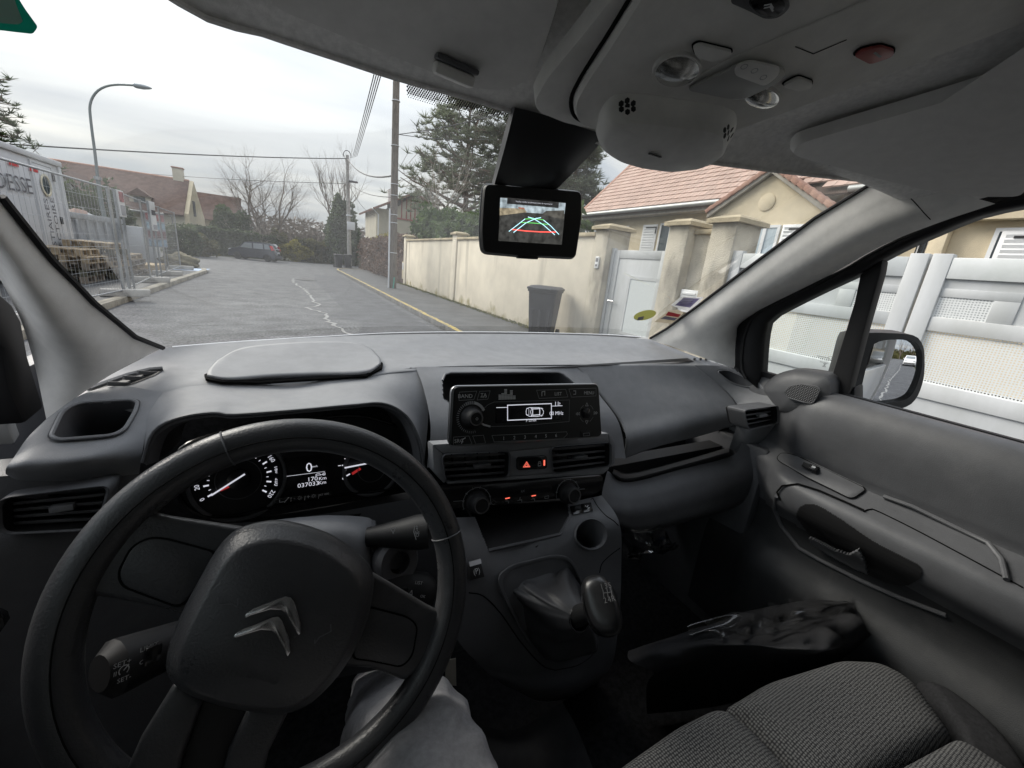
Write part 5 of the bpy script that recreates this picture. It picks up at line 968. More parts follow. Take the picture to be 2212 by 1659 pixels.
def loops(mb, rings, cap_end=True, cap_start=False):
    mb.grid(rings, closed=True); n = len(rings[0]); o = len(mb.v) - n*len(rings)
    if cap_end: mb.f.append(tuple(o + (len(rings) - 1)*n + i for i in range(n))); mb.mi.append(0)
    if cap_start: mb.f.append(tuple(o + n - 1 - i for i in range(n))); mb.mi.append(0)
    return mb
def scaled(loop, k, off, c=None):
    c = c or sum((Vector(p) for p in loop), Vector())/len(loop); return [c + (Vector(p) - c)*k + Vector(off) for p in loop]
# ---------------------------------------------------------------- dashboard top
def dashboard():
    d = bpy.data.objects.new('dashboard', None); col.objects.link(d); d.parent = van; ORG[d.name] = ORG[van.name]
    T = Patch([C3([(352, 752, .87), (480, 741, .93), (620, 732, .97), (880, 722, 1.0), (1150, 722, .985), (1300, 726, .94), (1405, 733, .875)]),
               C3([(230, 815, .77), (380, 795, .81), (600, 784, .84), (850, 765, .87), (1100, 760, .875), (1320, 762, .835), (1520, 776, .72)]),
               C3([(100, 906, .65), (190, 852, .705), (330, 845, .72), (450, 830, .74), (640, 834, .745), (850, 799, .76), (1100, 790, .765), (1400, 788, .73), (1612, 802, .65)]),
               [p + (Vector((0, -.035, -.022)) if -.19 < p.x < .05 else Vector((0, -.004, -.012))) for p in C3([(100, 906, .65), (190, 852, .705), (330, 845, .72), (450, 830, .74), (640, 834, .745), (850, 799, .76), (1100, 790, .765), (1400, 788, .73), (1612, 802, .65)])]], 90, 12)
    T.build('top_pad', DASH, d)
    fr_ = [T.on(700 + 60*i, 741 + 0*i) for i in range(2)]
    # windscreen slot at the back
    # storage lid in front of the driver
    lid = [Zs('d', [(470, 790), (520, 763), (600, 752), (700, 747), (770, 750), (805, 765)]), Zs('d', [(452, 812), (520, 790), (600, 780), (700, 775), (780, 775), (822, 785)]), Zs('d', [(448, 822), (500, 829), (600, 822), (700, 818), (790, 812), (822, 795)])]
    Lg = loft([[T.on(a, b, .010) for a, b in c] for c in lid], 40, 8); mb = MB(); mb.grid(Lg); lo = mb.build('storage_lid', DASH, d); md = lo.modifiers.new('thickness', 'SOLIDIFY'); md.thickness = .006; md.offset = -1
    MB().tube([T.on(a, b, .004) for a, b in ((447, 816), (449, 824), (480, 830), (560, 831), (700, 822), (790, 815), (822, 800), (824, 790))], .0036, 6).build('lid_gap', SEAM, d)  # black tube serves as lid gap and as painted shadow band
    # left pod with the driver's cubby
    hl = Zs('A', [(345, 890), (425, 720), (530, 665), (880, 645), (925, 660), (912, 720), (838, 845), (760, 885), (400, 915)])
    P = Patch([C3([(100, 905, .65), (180, 851, .705), (260, 834, .72), (352, 848, .715)]), C3([(60, 945, .61), (120, 900, .645), (220, 868, .68), (338, 872, .69)]), C3([(32, 985, .585), (100, 957, .60), (200, 952, .61), (320, 912, .65)]), C3([(14, 1010, .572), (60, 1004, .57), (180, 994, .575), (308, 975, .61)]), C3([(12, 1024, .580), (50, 1042, .582), (160, 1038, .587), (300, 1026, .605)])], 60, 14)
    P.build('driver_pod', DASH, d, [hl])
    R0 = [P.on(a, b, .0005) for a, b in hl]; R0 = round_loop(R0, .02, 4); ct = sum(R0, Vector())/len(R0); dn = Vector((-.01, .06, -.085))
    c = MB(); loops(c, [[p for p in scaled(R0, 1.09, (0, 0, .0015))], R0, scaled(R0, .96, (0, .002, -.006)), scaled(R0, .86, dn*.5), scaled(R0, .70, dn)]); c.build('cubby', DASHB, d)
    MB().tube(scaled(R0, 1.0, (0, -.001, .002)) + [scaled(R0, 1.0, (0, -.001, .002))[0]], .0022, 6).build('cubby_rim', DASH, d)
    MB().tube([T.on(*ZP('A', a, b), .002) for a, b in ((600, 575), (720, 530), (860, 480), (1000, 445), (1090, 437))], .004, 6).build('demister_edge', DASHB, d)
    vn = Zs('A', [(620, 572), (860, 492), (1095, 440), (1040, 475), (900, 530), (740, 575)]); MB().add([T.on(a, b, .0012) for a, b in vn], [tuple(range(6))]).build('demister_vent', MBLK, d, smooth=False)
    for q in ((800, 545), (900, 505), (990, 470)): a = T.on(*ZP('A', *q), .003); MB().box(a, (.028, .004, .006), Euler((0, .3, .9)).to_matrix()).build('demister_fin', DASHB, d)
    vr = Zs('F', [(840, 185), (960, 180), (1010, 205), (880, 205)]); MB().add([T.on(a, b, .0015) for a, b in vr], [(0, 1, 2, 3)]).build('demister_vent', MBLK, d, smooth=False)
    for q in ((885, 193), (925, 193), (960, 195)): a = T.on(*ZP('F', *q), .003); MB().box(a, (.012, .006, .004), Euler((0, .3, .6)).to_matrix()).build('demister_fin', DASHB, d)
    # instrument hood
    H2 = [(309, 1000, .595), (326, 945, .60), (352, 918, .605), (403, 900, .61), (464, 893, .615), (503, 897, .615), (640, 887, .62), (760, 876, .625), (830, 873, .63), (878, 900, .625), (905, 950, .61), (916, 1010, .60)]
    H = Patch([C3([(350, 848, .716), (450, 830, .741), (640, 835, .746), (850, 800, .761), (902, 793, .762)]), C3([(318, 905, .655), (420, 862, .685), (640, 858, .69), (840, 836, .70), (925, 870, .69)]), C3(H2)], 70, 10); H.build('instrument_hood', DASH, d)
    lip = [Vector(p) for p in catmull(C3(H2), 60)]; cen = PY(640, 985, .70); inner = [p.lerp(cen, .06) + Vector((0, .012, -.004)) for p in lip]; back = [cen + (p - cen)*.90 + Vector((0, .085, -.012)) for p in lip]
    MB().grid([lip, [p.lerp(cen, .02) + Vector((0, -.003, -.002)) for p in lip], inner]).build('hood_lip', DASHB, d); MB().grid([inner, back]).build('hood_lining', MBLK, d)
    MB().tube([p + Vector((0, -.001, .001)) for p in lip], .0022, 6).build('hood_edge', DASHB, d)
    # centre, with the tray behind the radio
    ht = Zs('D', [(285, 400), (305, 355), (350, 340), (1200, 334), (1240, 350), (1330, 425), (1500, 440), (1500, 600), (350, 580), (292, 540)])
    M = Patch([C3([(898, 793, .762), (1000, 791, .766), (1100, 790, .766), (1258, 788, .75)]), C3([(915, 840, .70), (1000, 826, .715), (1150, 822, .715), (1292, 848, .692)]), C3([(930, 920, .63), (1050, 915, .63), (1200, 905, .63), (1336, 912, .632)]), C3([(922, 1010, .597), (1100, 1000, .597), (1250, 990, .597), (1352, 990, .60)])], 150, 40); M.build('centre_panel', DASH, d, [ht])
    R0 = [M.on(a, b, .0008) for a, b in ht]; MB().tube(R0[:7], .0022, 6).build('tray_rim', DASH, d); c = MB(); loops(c, [R0, scaled(R0, .97, (0, .012, -.004)), scaled(R0, .93, (0, .085, -.03))]); c.build('tray', DASHB, d)
    # glovebox lid
    G = Patch([C3([(1243, 790, .75), (1320, 788, .742), (1420, 787, .72), (1498, 789, .695)]), C3([(1290, 846, .70), (1380, 836, .69), (1470, 829, .675), (1554, 833, .65)]), C3([(1337, 907, .645), (1420, 891, .635), (1510, 876, .62), (1588, 869, .605)]), C3([(1352, 951, .612), (1430, 931, .603), (1520, 911, .594), (1592, 893, .585)]), C3([(1346, 990, .62), (1420, 964, .61), (1510, 941, .60), (1592, 917, .587)])], 50, 10); G.build('glovebox_lid', DASH, d, solid=.004)
    G.strip([(1246, 792), (1290, 847), (1336, 907), (1350, 950), (1345, 988)], .0021, 'lid_gap', SEAM, d); G.strip([(1498, 790), (1553, 833), (1587, 869), (1591, 893), (1591, 915)], .0015, 'lid_gap', SEAM, d)
    T.strip([(885, 796), (1000, 792), (1100, 790.5), (1250, 789), (1400, 788.5), (1495, 790)], .0013, 'pad_seam', SEAM, d, lift=.0003)
    # passenger pod
    hr = Zs('F', [(1035, 272), (1060, 262), (1110, 264), (1200, 300), (1275, 350), (1270, 372), (1195, 368), (1110, 335)])
    Q = Patch([C3([(1498, 789, .695), (1560, 791, .672), (1622, 806, .612)]), C3([(1554, 833, .65), (1612, 832, .612), (1660, 850, .548)]), C3([(1588, 869, .605), (1625, 866, .57), (1676, 868, .522)]), C3([(1592, 893, .585), (1625, 892, .548), (1682, 890, .508)]), C3([(1592, 917, .587), (1622, 940, .545), (1680, 925, .51)]), C3([(1575, 968, .59), (1615, 985, .57), (1680, 975, .54)])], 40, 10); Q.build('passenger_pod', DASH, d, [hr])
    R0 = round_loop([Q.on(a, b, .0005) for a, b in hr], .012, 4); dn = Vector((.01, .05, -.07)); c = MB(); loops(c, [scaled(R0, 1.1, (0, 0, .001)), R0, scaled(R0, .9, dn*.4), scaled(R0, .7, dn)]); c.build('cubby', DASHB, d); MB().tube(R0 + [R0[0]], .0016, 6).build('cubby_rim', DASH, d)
    # open shelf and lower bolster
    sh = C3([(1322, 1024, .58), (1356, 1041, .572), (1471, 1013, .567), (1580, 984, .562)]); sb = C3([(1330, 1000, .72), (1370, 995, .74), (1480, 975, .74), (1585, 950, .72)]); st = C3([(1345, 985, .74), (1400, 960, .74), (1500, 930, .74), (1590, 915, .72)])
    MB().grid(loft([sh, C3([(1324, 1019, .585), (1362, 1028, .58), (1474, 1000, .575), (1575, 972, .57)]), sb, st], 30, 4)).build('shelf', MBLK, d)  # matt black paints in the shade inside the shelf
    MB().grid(loft([C3([(1300, 960, .735), (1420, 920, .75), (1530, 900, .74), (1615, 890, .70)]), C3([(1300, 1060, .70), (1420, 1040, .72), (1530, 1010, .70), (1640, 990, .62)])], 12, 3)).build('shelf_back', MBLK, d)
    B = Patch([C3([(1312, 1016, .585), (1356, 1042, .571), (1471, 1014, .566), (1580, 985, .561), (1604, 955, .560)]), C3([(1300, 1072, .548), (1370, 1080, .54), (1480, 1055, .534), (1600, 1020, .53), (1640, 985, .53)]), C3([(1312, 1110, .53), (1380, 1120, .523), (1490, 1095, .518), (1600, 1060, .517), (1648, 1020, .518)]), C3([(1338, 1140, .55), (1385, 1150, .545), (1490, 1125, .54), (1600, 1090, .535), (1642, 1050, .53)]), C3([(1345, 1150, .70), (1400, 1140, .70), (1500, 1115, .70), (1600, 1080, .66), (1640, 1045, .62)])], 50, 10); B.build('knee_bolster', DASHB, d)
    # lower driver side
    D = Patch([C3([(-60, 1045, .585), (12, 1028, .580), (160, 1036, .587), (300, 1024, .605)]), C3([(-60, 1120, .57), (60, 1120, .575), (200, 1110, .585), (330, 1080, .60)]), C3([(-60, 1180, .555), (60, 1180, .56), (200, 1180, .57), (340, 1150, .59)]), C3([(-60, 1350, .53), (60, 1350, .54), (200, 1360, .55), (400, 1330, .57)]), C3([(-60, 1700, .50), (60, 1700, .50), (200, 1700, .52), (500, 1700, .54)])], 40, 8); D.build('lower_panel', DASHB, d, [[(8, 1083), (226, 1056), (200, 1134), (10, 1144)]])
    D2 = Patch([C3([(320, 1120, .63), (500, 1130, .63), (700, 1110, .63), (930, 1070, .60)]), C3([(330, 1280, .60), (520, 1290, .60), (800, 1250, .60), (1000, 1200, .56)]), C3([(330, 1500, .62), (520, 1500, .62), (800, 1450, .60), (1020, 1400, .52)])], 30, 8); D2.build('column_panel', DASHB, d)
    return T, M
TOP, MID = dashboard()
# ---------------------------------------------------------------- air vents
def vent(label, quad, Y, n, tab, depth=.03, mframe=DASH, k='d', tilt=(0, .12, 1)):
    """rectangular louvre: quad is four pixels clockwise from top left"""
    q = [ZP(k, *p) for p in quad]; o = PY(*q[0], Y); u = PY(*q[1], Y if not isinstance(Y, tuple) else Y) - o; f = Frame(o, u, tilt); P = [f.hit(*p) for p in q]; P = [P[0], P[1], P[2], P[3]]
    t = bpy.data.objects.new('air_vent', None); col.objects.link(t); t.parent = van; ORG[t.name] = ORG[van.name]; L = round_loop(P, .010, 4); c = sum(L, Vector())/len(L)
    MB().ring(scaled(L, 1.10, f.w*.003), L, f.w*-.014).build('frame', mframe, t, bevel=.0015); b = MB(); loops(b, [L, scaled(L, .96, f.w*-.05)]); b.build('duct', MBLK, t); b = MB(); loops(b, [scaled(L, 1.10, f.w*.002), scaled(L, 1.11, f.w*-.012), scaled(L, 1.10, f.w*-.04)], False); b.build('vent_shell', mframe, t)
    top, bot = (P[0] + P[1])/2, (P[3] + P[2])/2; 
    for i in range(n):
        g = (i + .5)/n; a, e = P[0].lerp(P[3], g), P[1].lerp(P[2], g); a, e = a.lerp(e, .03), e.lerp(a, .03); h = (bot - top).length/n
        a -= f.w*.012; e -= f.w*.012; up = f.v*.0018; dp = f.w*-.016 - f.v*.004; MB().add([a + up, e + up, e - up, a - up, a + up + dp, e + up + dp, e - up + dp, a - up + dp], [(0, 1, 2, 3), (4, 7, 6, 5), (0, 4, 5, 1), (3, 2, 6, 7), (0, 3, 7, 4), (1, 5, 6, 2)]).build('slat', DASHB, t, bevel=.0006)
    a, e = P[0].lerp(P[3], tab[1]), P[1].lerp(P[2], tab[1]); m = a.lerp(e, tab[0]); MB().box(m - f.w*.009, ((e - a).length*.26, .007, .010), f.R()).build('thumb_tab', DASH, t, bevel=.001)
    return t
vent('', [(5, 1078), (232, 1050), (205, 1140), (8, 1150)], .562, 5, (.55, .5), mframe=DASHB)
vent('', [(1218, 525), (1425, 498), (1428, 603), (1242, 645)], .494, 4, (.6, .48), k='F', mframe=DASHB)
# ---------------------------------------------------------------- centre stack: louvres, hazard panel, heater panel
def stack():
    t = bpy.data.objects.new('centre_stack', None); col.objects.link(t); t.parent = van; ORG[t.name] = ORG[van.name]
    f = Frame(PY(1135, 985, .565), (1, -.02, 0), (0, .22, 1)); H = lambda L, z=0: [f.hit(*ZP('D', *p), z) for p in L]
    body = round_loop(H([(215, 890), (1560, 800), (1650, 860), (1650, 1060), (1575, 1140), (330, 1215), (245, 1150), (205, 1010)]), .014, 4)
    def louvre(L, tab, n):
        v = bpy.data.objects.new('air_vent', None); col.objects.link(v); v.parent = van; ORG[v.name] = ORG[van.name]; P = H(L, .002); lp = round_loop(P, .010, 4)
        MB().ring(scaled(lp, 1.045, f.w*.004), lp, f.w*-.012).build('frame', DASHB, v, bevel=.001); b = MB(); loops(b, [lp, scaled(lp, .97, f.w*-.045)]); b.build('duct', MBLK, v)
        for i in range(n):
            g = (i + .55)/n; a, e = P[0].lerp(P[3], g), P[1].lerp(P[2], g); a, e = a.lerp(e, .02), e.lerp(a, .02); a -= f.w*.010; e -= f.w*.010; up = f.v*.0022; dp = f.w*-.02 - f.v*.005
            MB().add([a + up, e + up, e - up, a - up, a + up + dp, e + up + dp, e - up + dp, a - up + dp], [(0, 1, 2, 3), (4, 7, 6, 5), (0, 4, 5, 1), (3, 2, 6, 7), (0, 3, 7, 4), (1, 5, 6, 2)]).build('slat', DASHB, v, bevel=.0006)
        for i in range(1, 5):
            g = i/5; a, e = P[0].lerp(P[1], g), P[3].lerp(P[2], g); MB().tube([a - f.w*.03, e - f.w*.03], .0015, 4).build('fin', MBLK, v)
        a, e = P[0].lerp(P[3], tab[1]), P[1].lerp(P[2], tab[1]); MB().box(a.lerp(e, tab[0]) - f.w*.004, (.030, .006, .012), f.R()).build('thumb_tab', DASHB, v, bevel=.001)
    La = [(290, 985), (812, 962), (806, 1160), (318, 1198)]; Lb = [(1150, 928), (1608, 892), (1608, 1075), (1168, 1132)]
    louvre(La, (.58, .5), 4); louvre(Lb, (.48, .5), 4)
    # housing built round the two openings
    A, Bq = H(La), H(Lb); mb = MB(); ol = H([(240, 905), (1575, 815), (1660, 960), (1565, 1150), (290, 1222), (205, 1040)])
    def bar(pts, d=.03): mb.prism([Vector(p) for p in pts], f.w*-d)
    e = lambda *p: f.hit(*ZP('D', *p), .001)
    bar([e(205, 905), e(1600, 815), e(1608, 888), e(1150, 924), e(812, 958), e(290, 981)]); bar([e(812, 958), e(1150, 924), e(1168, 1132), e(806, 1160)]); bar([e(205, 905), e(290, 981), e(318, 1200), e(300, 1215), e(215, 1120)]); bar([e(1600, 815), e(1655, 880), e(1655, 1060), e(1608, 1090), e(1608, 888)]); bar([e(318, 1200), e(806, 1161), e(1168, 1133), e(1608, 1077), e(1608, 1100), e(1560, 1142), e(330, 1222)])
    mb.build('housing', DASH, t, bevel=.004)
    hz = H([(868, 1002), (1103, 986), (1108, 1093), (868, 1106)], .0015); MB().prism(round_loop(hz, .006, 4), f.w*.004).build('hazard_panel', BLKP, t, bevel=.001)
    L = MB(); P = [f.loc(f.hit(*ZP('D', *p))) for p in ((938, 1036), (962, 1074), (912, 1076))]; line(L, f, P, .0016, .007, True); P2 = [f.loc(f.hit(*ZP('D', *p))) for p in ((938, 1050), (950, 1069), (926, 1070))]; line(L, f, P2, .0012, .007, True); L.build('hazard_symbol', mat('red_print_lit', (.6, .1, .08), .4, emit=(.8, .15, .1), es=.35), t, smooth=False)
    L = MB(); x, y = f.loc(f.hit(*ZP('D', 1040, 1050))); line(L, f, [(x - .003, y - .004), (x + .003, y - .004), (x + .003, y + .001), (x - .003, y + .001)], .0012, .007, True); line(L, f, [(x - .002, y + .001), (x - .002, y + .004), (x + .002, y + .004), (x + .002, y + .001)], .001, .007); L.build('lock_symbol', LETT, t, smooth=False)
    L = MB(); x, y = f.loc(f.hit(*ZP('D', 1077, 1043))); line(L, f, [(x, y - .004), (x, y + .004)], .0032, .007); L.build('lock_lamp', LITR, t, smooth=False)
    # heater panel
    g = Frame(PY(1128, 1075, .545), (1, -.02, 0), (0, .30, 1)); HH = lambda L, z=0: [g.hit(*ZP('D', *p), z) for p in L]
    MB().prism(round_loop(HH([(150, 1255), (330, 1235), (1560, 1140), (1568, 1260), (1480, 1310), (330, 1425), (150, 1440)]), .012, 4), g.w*-.04).build('heater_panel', BLKP, t, bevel=.003)
    for (cx, cy, r) in ((557, 1362, .0165), (1277, 1290, .0172)):
        c = g.hit(*ZP('D', cx, cy)); k = MB().lathe([(r*1.2, 0), (r*1.15, .004), (r, .006), (r*.94, .020), (r*.80, .023), (.001, .0225)], c, g.w, 32).build('heater_knob', MBLK, t); MB().lathe([(r*.80, .0225), (r*.82, .024), (r*.70, .024), (r*.68, .0225)], c, g.w, 32, cap=False).build('knob_ring', SATIN, k)
        x, y = g.loc(c); L = MB(); line(L, g, [(x + r*1.55*math.cos(a), y + r*1.55*math.sin(a)) for a in np.linspace(-.3, math.pi + .3, 22)], .0009, .001)
        for a in np.linspace(-.3, math.pi + .3, 8): line(L, g, [(x + r*1.45*math.cos(a), y + r*1.45*math.sin(a)), (x + r*1.65*math.cos(a), y + r*1.65*math.sin(a))], .0009, .001)
        L.build('knob_scale', LETG, t, smooth=False)
    L = MB(); R_ = MB()
    for i, (zx, zy) in enumerate(((690, 1365), (800, 1352), (903, 1342), (1007, 1332), (1110, 1322))):
        x, y = g.loc(g.hit(*ZP('D', zx, zy))); s = .0042
        if i == 0: line(L, g, [(x + s*math.cos(a), y + s*.8*math.sin(a)) for a in np.linspace(0, 5.4, 10)], .0009)
        elif i == 4: line(L, g, [(x - s, y - s*.5), (x + s, y - s*.5), (x + s, y + s*.5), (x - s, y + s*.5)], .0008, closed=True)
        else: line(L, g, [(x - s*.2, y + s), (x - s*.4, y), (x + s*.4, y - s*.1), (x + s*.5, y - s)], .0011); line(L, g, [(x - s*1.4, y + s*(.3 if i == 1 else -.2)), (x - s*.6, y)], .0009)
        if i in (1, 3): x, y = g.loc(g.hit(*ZP('D', zx, zy - 22))); line(R_, g, [(x - .0038, y), (x + .0038, y)], .0018)
    x, y = g.loc(g.hit(*ZP('D', 920, 1275))); text(L, g, 'A/C', x, y, .0055); line(L, g, [g.loc(g.hit(*ZP('D', 1345, 1262))), g.loc(g.hit(*ZP('D', 1410, 1256)))], .001); line(L, g, [g.loc(g.hit(*ZP('D', 370, 1355))), g.loc(g.hit(*ZP('D', 460, 1348)))], .0006)
    tag(L.build('heater_symbols', LETG, t, smooth=False), kind='stuff'); R_.build('heater_lamps', LITR, t, smooth=False)
stack()
# ---------------------------------------------------------------- radio
def radio():
    tl, tr, br, bl = PY(*ZP('D', 362, 452), .556), PY(*ZP('D', 1516, 430), .553), PY(*ZP('D', 1547, 838), .528), PY(*ZP('D', 338, 916), .532); t = bpy.data.objects.new('radio', None); col.objects.link(t); t.parent = van; ORG[t.name] = ORG[van.name]
    f = Frame((tl + br)/2, (tr - tl) + (br - bl), (tl - bl) + (tr - br)); q = lambda zx, zy, z=0.0: f.hit(*ZP('D', zx, zy), z); l = lambda zx, zy: f.loc(q(zx, zy))
    L0 = round_loop([q(362, 446), q(1520, 426), q(1547, 840), q(338, 918)], .010, 5); c = MB(); loops(c, [scaled(L0, .93, f.w*-.030), scaled(L0, 1.0, f.w*-.010), L0, scaled(L0, .985, f.w*.002)], True, True); c.build('case', mat('radio_black', (.013, .014, .0145), .38, spec=.4), t)
    MB().tube([p + f.w*-.002 for p in L0 + [L0[0]]], .0016, 6).build('edge_trim', SATIN, t)
    Ls = MB(); W = MB(); lw = .0006
    def outline(mb, P, w=lw): line(mb, f, [l(*p) for p in P], w, .0026, True)
    for P in ([(415, 490), (552, 482), (530, 548), (412, 556)], [(575, 484), (658, 480), (640, 545), (555, 552)], [(1025, 475), (1255, 468), (1272, 528), (1045, 540)], [(1280, 466), (1495, 458), (1495, 520), (1300, 530)], [(370, 845), (490, 836), (515, 900), (368, 910)], [(520, 836), (605, 830), (622, 892), (545, 900)], [(672, 832), (1262, 803), (1268, 822), (1235, 856), (690, 884)]): outline(Ls, P)
    for s, x, y, h in (('BAND', 463, 521, .0068), ('TA', 607, 512, .0065), ('INFO', 607, 528, .0035), ('LIST', 1196, 503, .0066), ('MENU', 1440, 496, .0066), ('SRC', 412, 874, .0066), ('OK', 1419, 657, .0072), ('1', 765, 854, .0066), ('2', 849, 849, .0066), ('3', 933, 845, .0066), ('4', 1018, 840, .0066), ('5', 1099, 835, .0066), ('6', 1179, 831, .0066)): a, b = l(x, y); text(W, f, s, a, b, h*1.25, .0027, wide=1.05)
    # note, return, handset, arrows
    a, b = l(1078, 506); line(W, f, [(a - .003, b - .003), (a - .003, b + .004), (a + .003, b + .005), (a + .003, b - .002)], .0012, .0027); a, b = l(1327, 498); line(W, f, [(a - .003, b + .004), (a + .002, b + .004), (a + .002, b - .002), (a - .003, b - .002)], .0009, .0027); a, b = l(447, 872); line(W, f, [(a - .003, b - .004), (a - .001, b + .002), (a + .003, b + .004)], .0016, .0027)
    for x, y, dx, dy in ((1422, 588, 0, 1), (1421, 727, 0, -1)): a, b = l(x, y); s = .0032; line(W, f, [(a - s, b - dy*s*.8), (a + s, b - dy*s*.8), (a, b + dy*s)], .0007, .0027, True)
    for x, y, dx in ((1349, 661, -1), (1492, 654, 1)):
        a, b = l(x, y)
        for o in (-.0022, .0022): s = .0026; line(W, f, [(a + o - dx*s*.7, b - s), (a + o - dx*s*.7, b + s), (a + o + dx*s*.7, b)], .0006, .0027, True)
    a, b = l(1421, 658); s = .0165
    for k in range(4): line(Ls, f, [(a + s*math.cos(u), b + s*math.sin(u)) for u in np.linspace(k*math.pi/2 + .45, k*math.pi/2 + 1.12, 6)], .0006, .0026)
    okb = round_loop([q(1385, 620, .002), q(1452, 616, .002), q(1455, 694, .002), q(1388, 698, .002)], .006, 4); MB().prism(okb, f.w*.0015).build('ok_button', BLKP, t, bevel=.0006)
    # equaliser print
    for i, n in enumerate((4, 5, 8, 4, 7, 3)):
        for j in range(n): a, b = l(735 + i*22.6, 545 - i*.6 - j*10.5); line(W, f, [(a - .0019, b), (a + .0019, b)], .0015, .0027)
    # volume knob and printed scale
    c = q(512, 690); r = .0165; k = MB().lathe([(r*1.12, .002), (r*1.08, .004), (r*.98, .006), (r*.80, .018), (r*.62, .021), (.0005, .0205)], c, f.w, 32).build('volume_knob', MBLK, t); MB().lathe([(r*.64, .0205), (r*.66, .022), (r*.56, .022), (r*.54, .0205)], c, f.w, 32, cap=False).build('knob_ring', SATIN, k); a, b = f.loc(c); line(W, f, [(a + .0018*math.cos(u), b + .0018*math.sin(u)) for u in np.linspace(0, 6.28, 10)], .0006, .0235)
    for i, u in enumerate(np.linspace(rad(80), rad(285), 26)):
        w = (.0026 if i < 5 else .0008 + .0010*(1 - i/26)); line(W if False else Ls, f, [(a + r*1.32*math.cos(u), b + r*1.32*math.sin(u)), (a + r*1.50*math.cos(u), b + r*1.50*math.sin(u))], w, .0027)
    SW = MB(); line(SW, f, [(a + r*1.40*math.cos(u), b + r*1.40*math.sin(u)) for u in np.linspace(rad(30), rad(76), 8)], .0042, .0027); line(SW, f, [l(575, 728), l(610, 748), l(655, 760)], .0028, .0027); SW.build('swoosh_print', LETT, t, smooth=False)
    line(Ls, f, [l(655, 761), l(900, 755), l(1282, 722), l(1285, 552), l(900, 562), l(690, 568), l(640, 590), l(580, 645)], .0005, .0026)
    tag(Ls.build('button_outlines', LETG, t, smooth=False), kind='stuff'); tag(W.build('lettering', LETT, t, smooth=False), kind='stuff')
    # screen
    S = [q(706, 585, .0024), q(1232, 560, .0024), q(1232, 712, .0024), q(706, 738, .0024)]; so = MB().add(S, [(0, 1, 2, 3)]).build('screen', mat('lcd_black', (.004, .004, .005), .25, spec=.4), t, smooth=False); D = MB()
    for A, B, w in (((706, 612), (792, 610), .0009), ((1142, 600), (1226, 597), .0009)): line(D, f, [l(*A), l(*B)], w, .0034)
    line(D, f, [l(794, 593), l(1140, 580), l(1140, 697), l(794, 712)], .0014, .0034, True)
    for s, x, y, h in (('11', 1183, 582, .011), ('°', 1205, 577, .009), ('C', 1206, 588, .005), ('00 MHz', 1181, 656, .0092)): a, b = l(x, y); text(D, f, s, a, b, h, .0034)
    a, b = l(980, 713); text(D, f, 'P  CITYM', a, b - .0005, .005, .0034)
    car_ = [(940, 640), (945, 620), (965, 612), (1040, 612), (1065, 620), (1078, 640), (1076, 660), (1060, 675), (1030, 682), (965, 680), (942, 668)]; line(D, f, [l(*p) for p in car_], .0009, .0034, True); line(D, f, [l(*p) for p in ((992, 622), (1048, 620), (1048, 668), (992, 672))], .0014, .0034, True); line(D, f, [l(*p) for p in ((988, 614), (974, 645), (986, 680))], .0009, .0034); line(D, f, [l(*p) for p in ((948, 618), (962, 622), (962, 670), (945, 668))], .0006, .0034)
    for x in (975, 1060): line(D, f, [l(x, 615), l(x + 12, 619)], .0007, .0034); line(D, f, [l(x, 680), l(x + 12, 674)], .0007, .0034)
    tag(D.build('screen_graphics', LIT, so, smooth=False), kind='stuff')
    u = MB(); a = [q(1378, 797, .0022), q(1455, 792, .0022), q(1457, 846, .0022), q(1380, 850, .0022)]; uo = MB().prism(a, f.w*.0012).build('usb_port', MBLK, t, bevel=.0005); L = MB(); line(L, f, [l(1392, 815), l(1440, 811), l(1441, 832), l(1393, 836)], .0006, .0037, True); L.build('usb_slot', LETG, uo, smooth=False)
radio()
def part(name):
    t = bpy.data.objects.new(name, None); col.objects.link(t); t.parent = van; ORG[t.name] = ORG[van.name]; return t
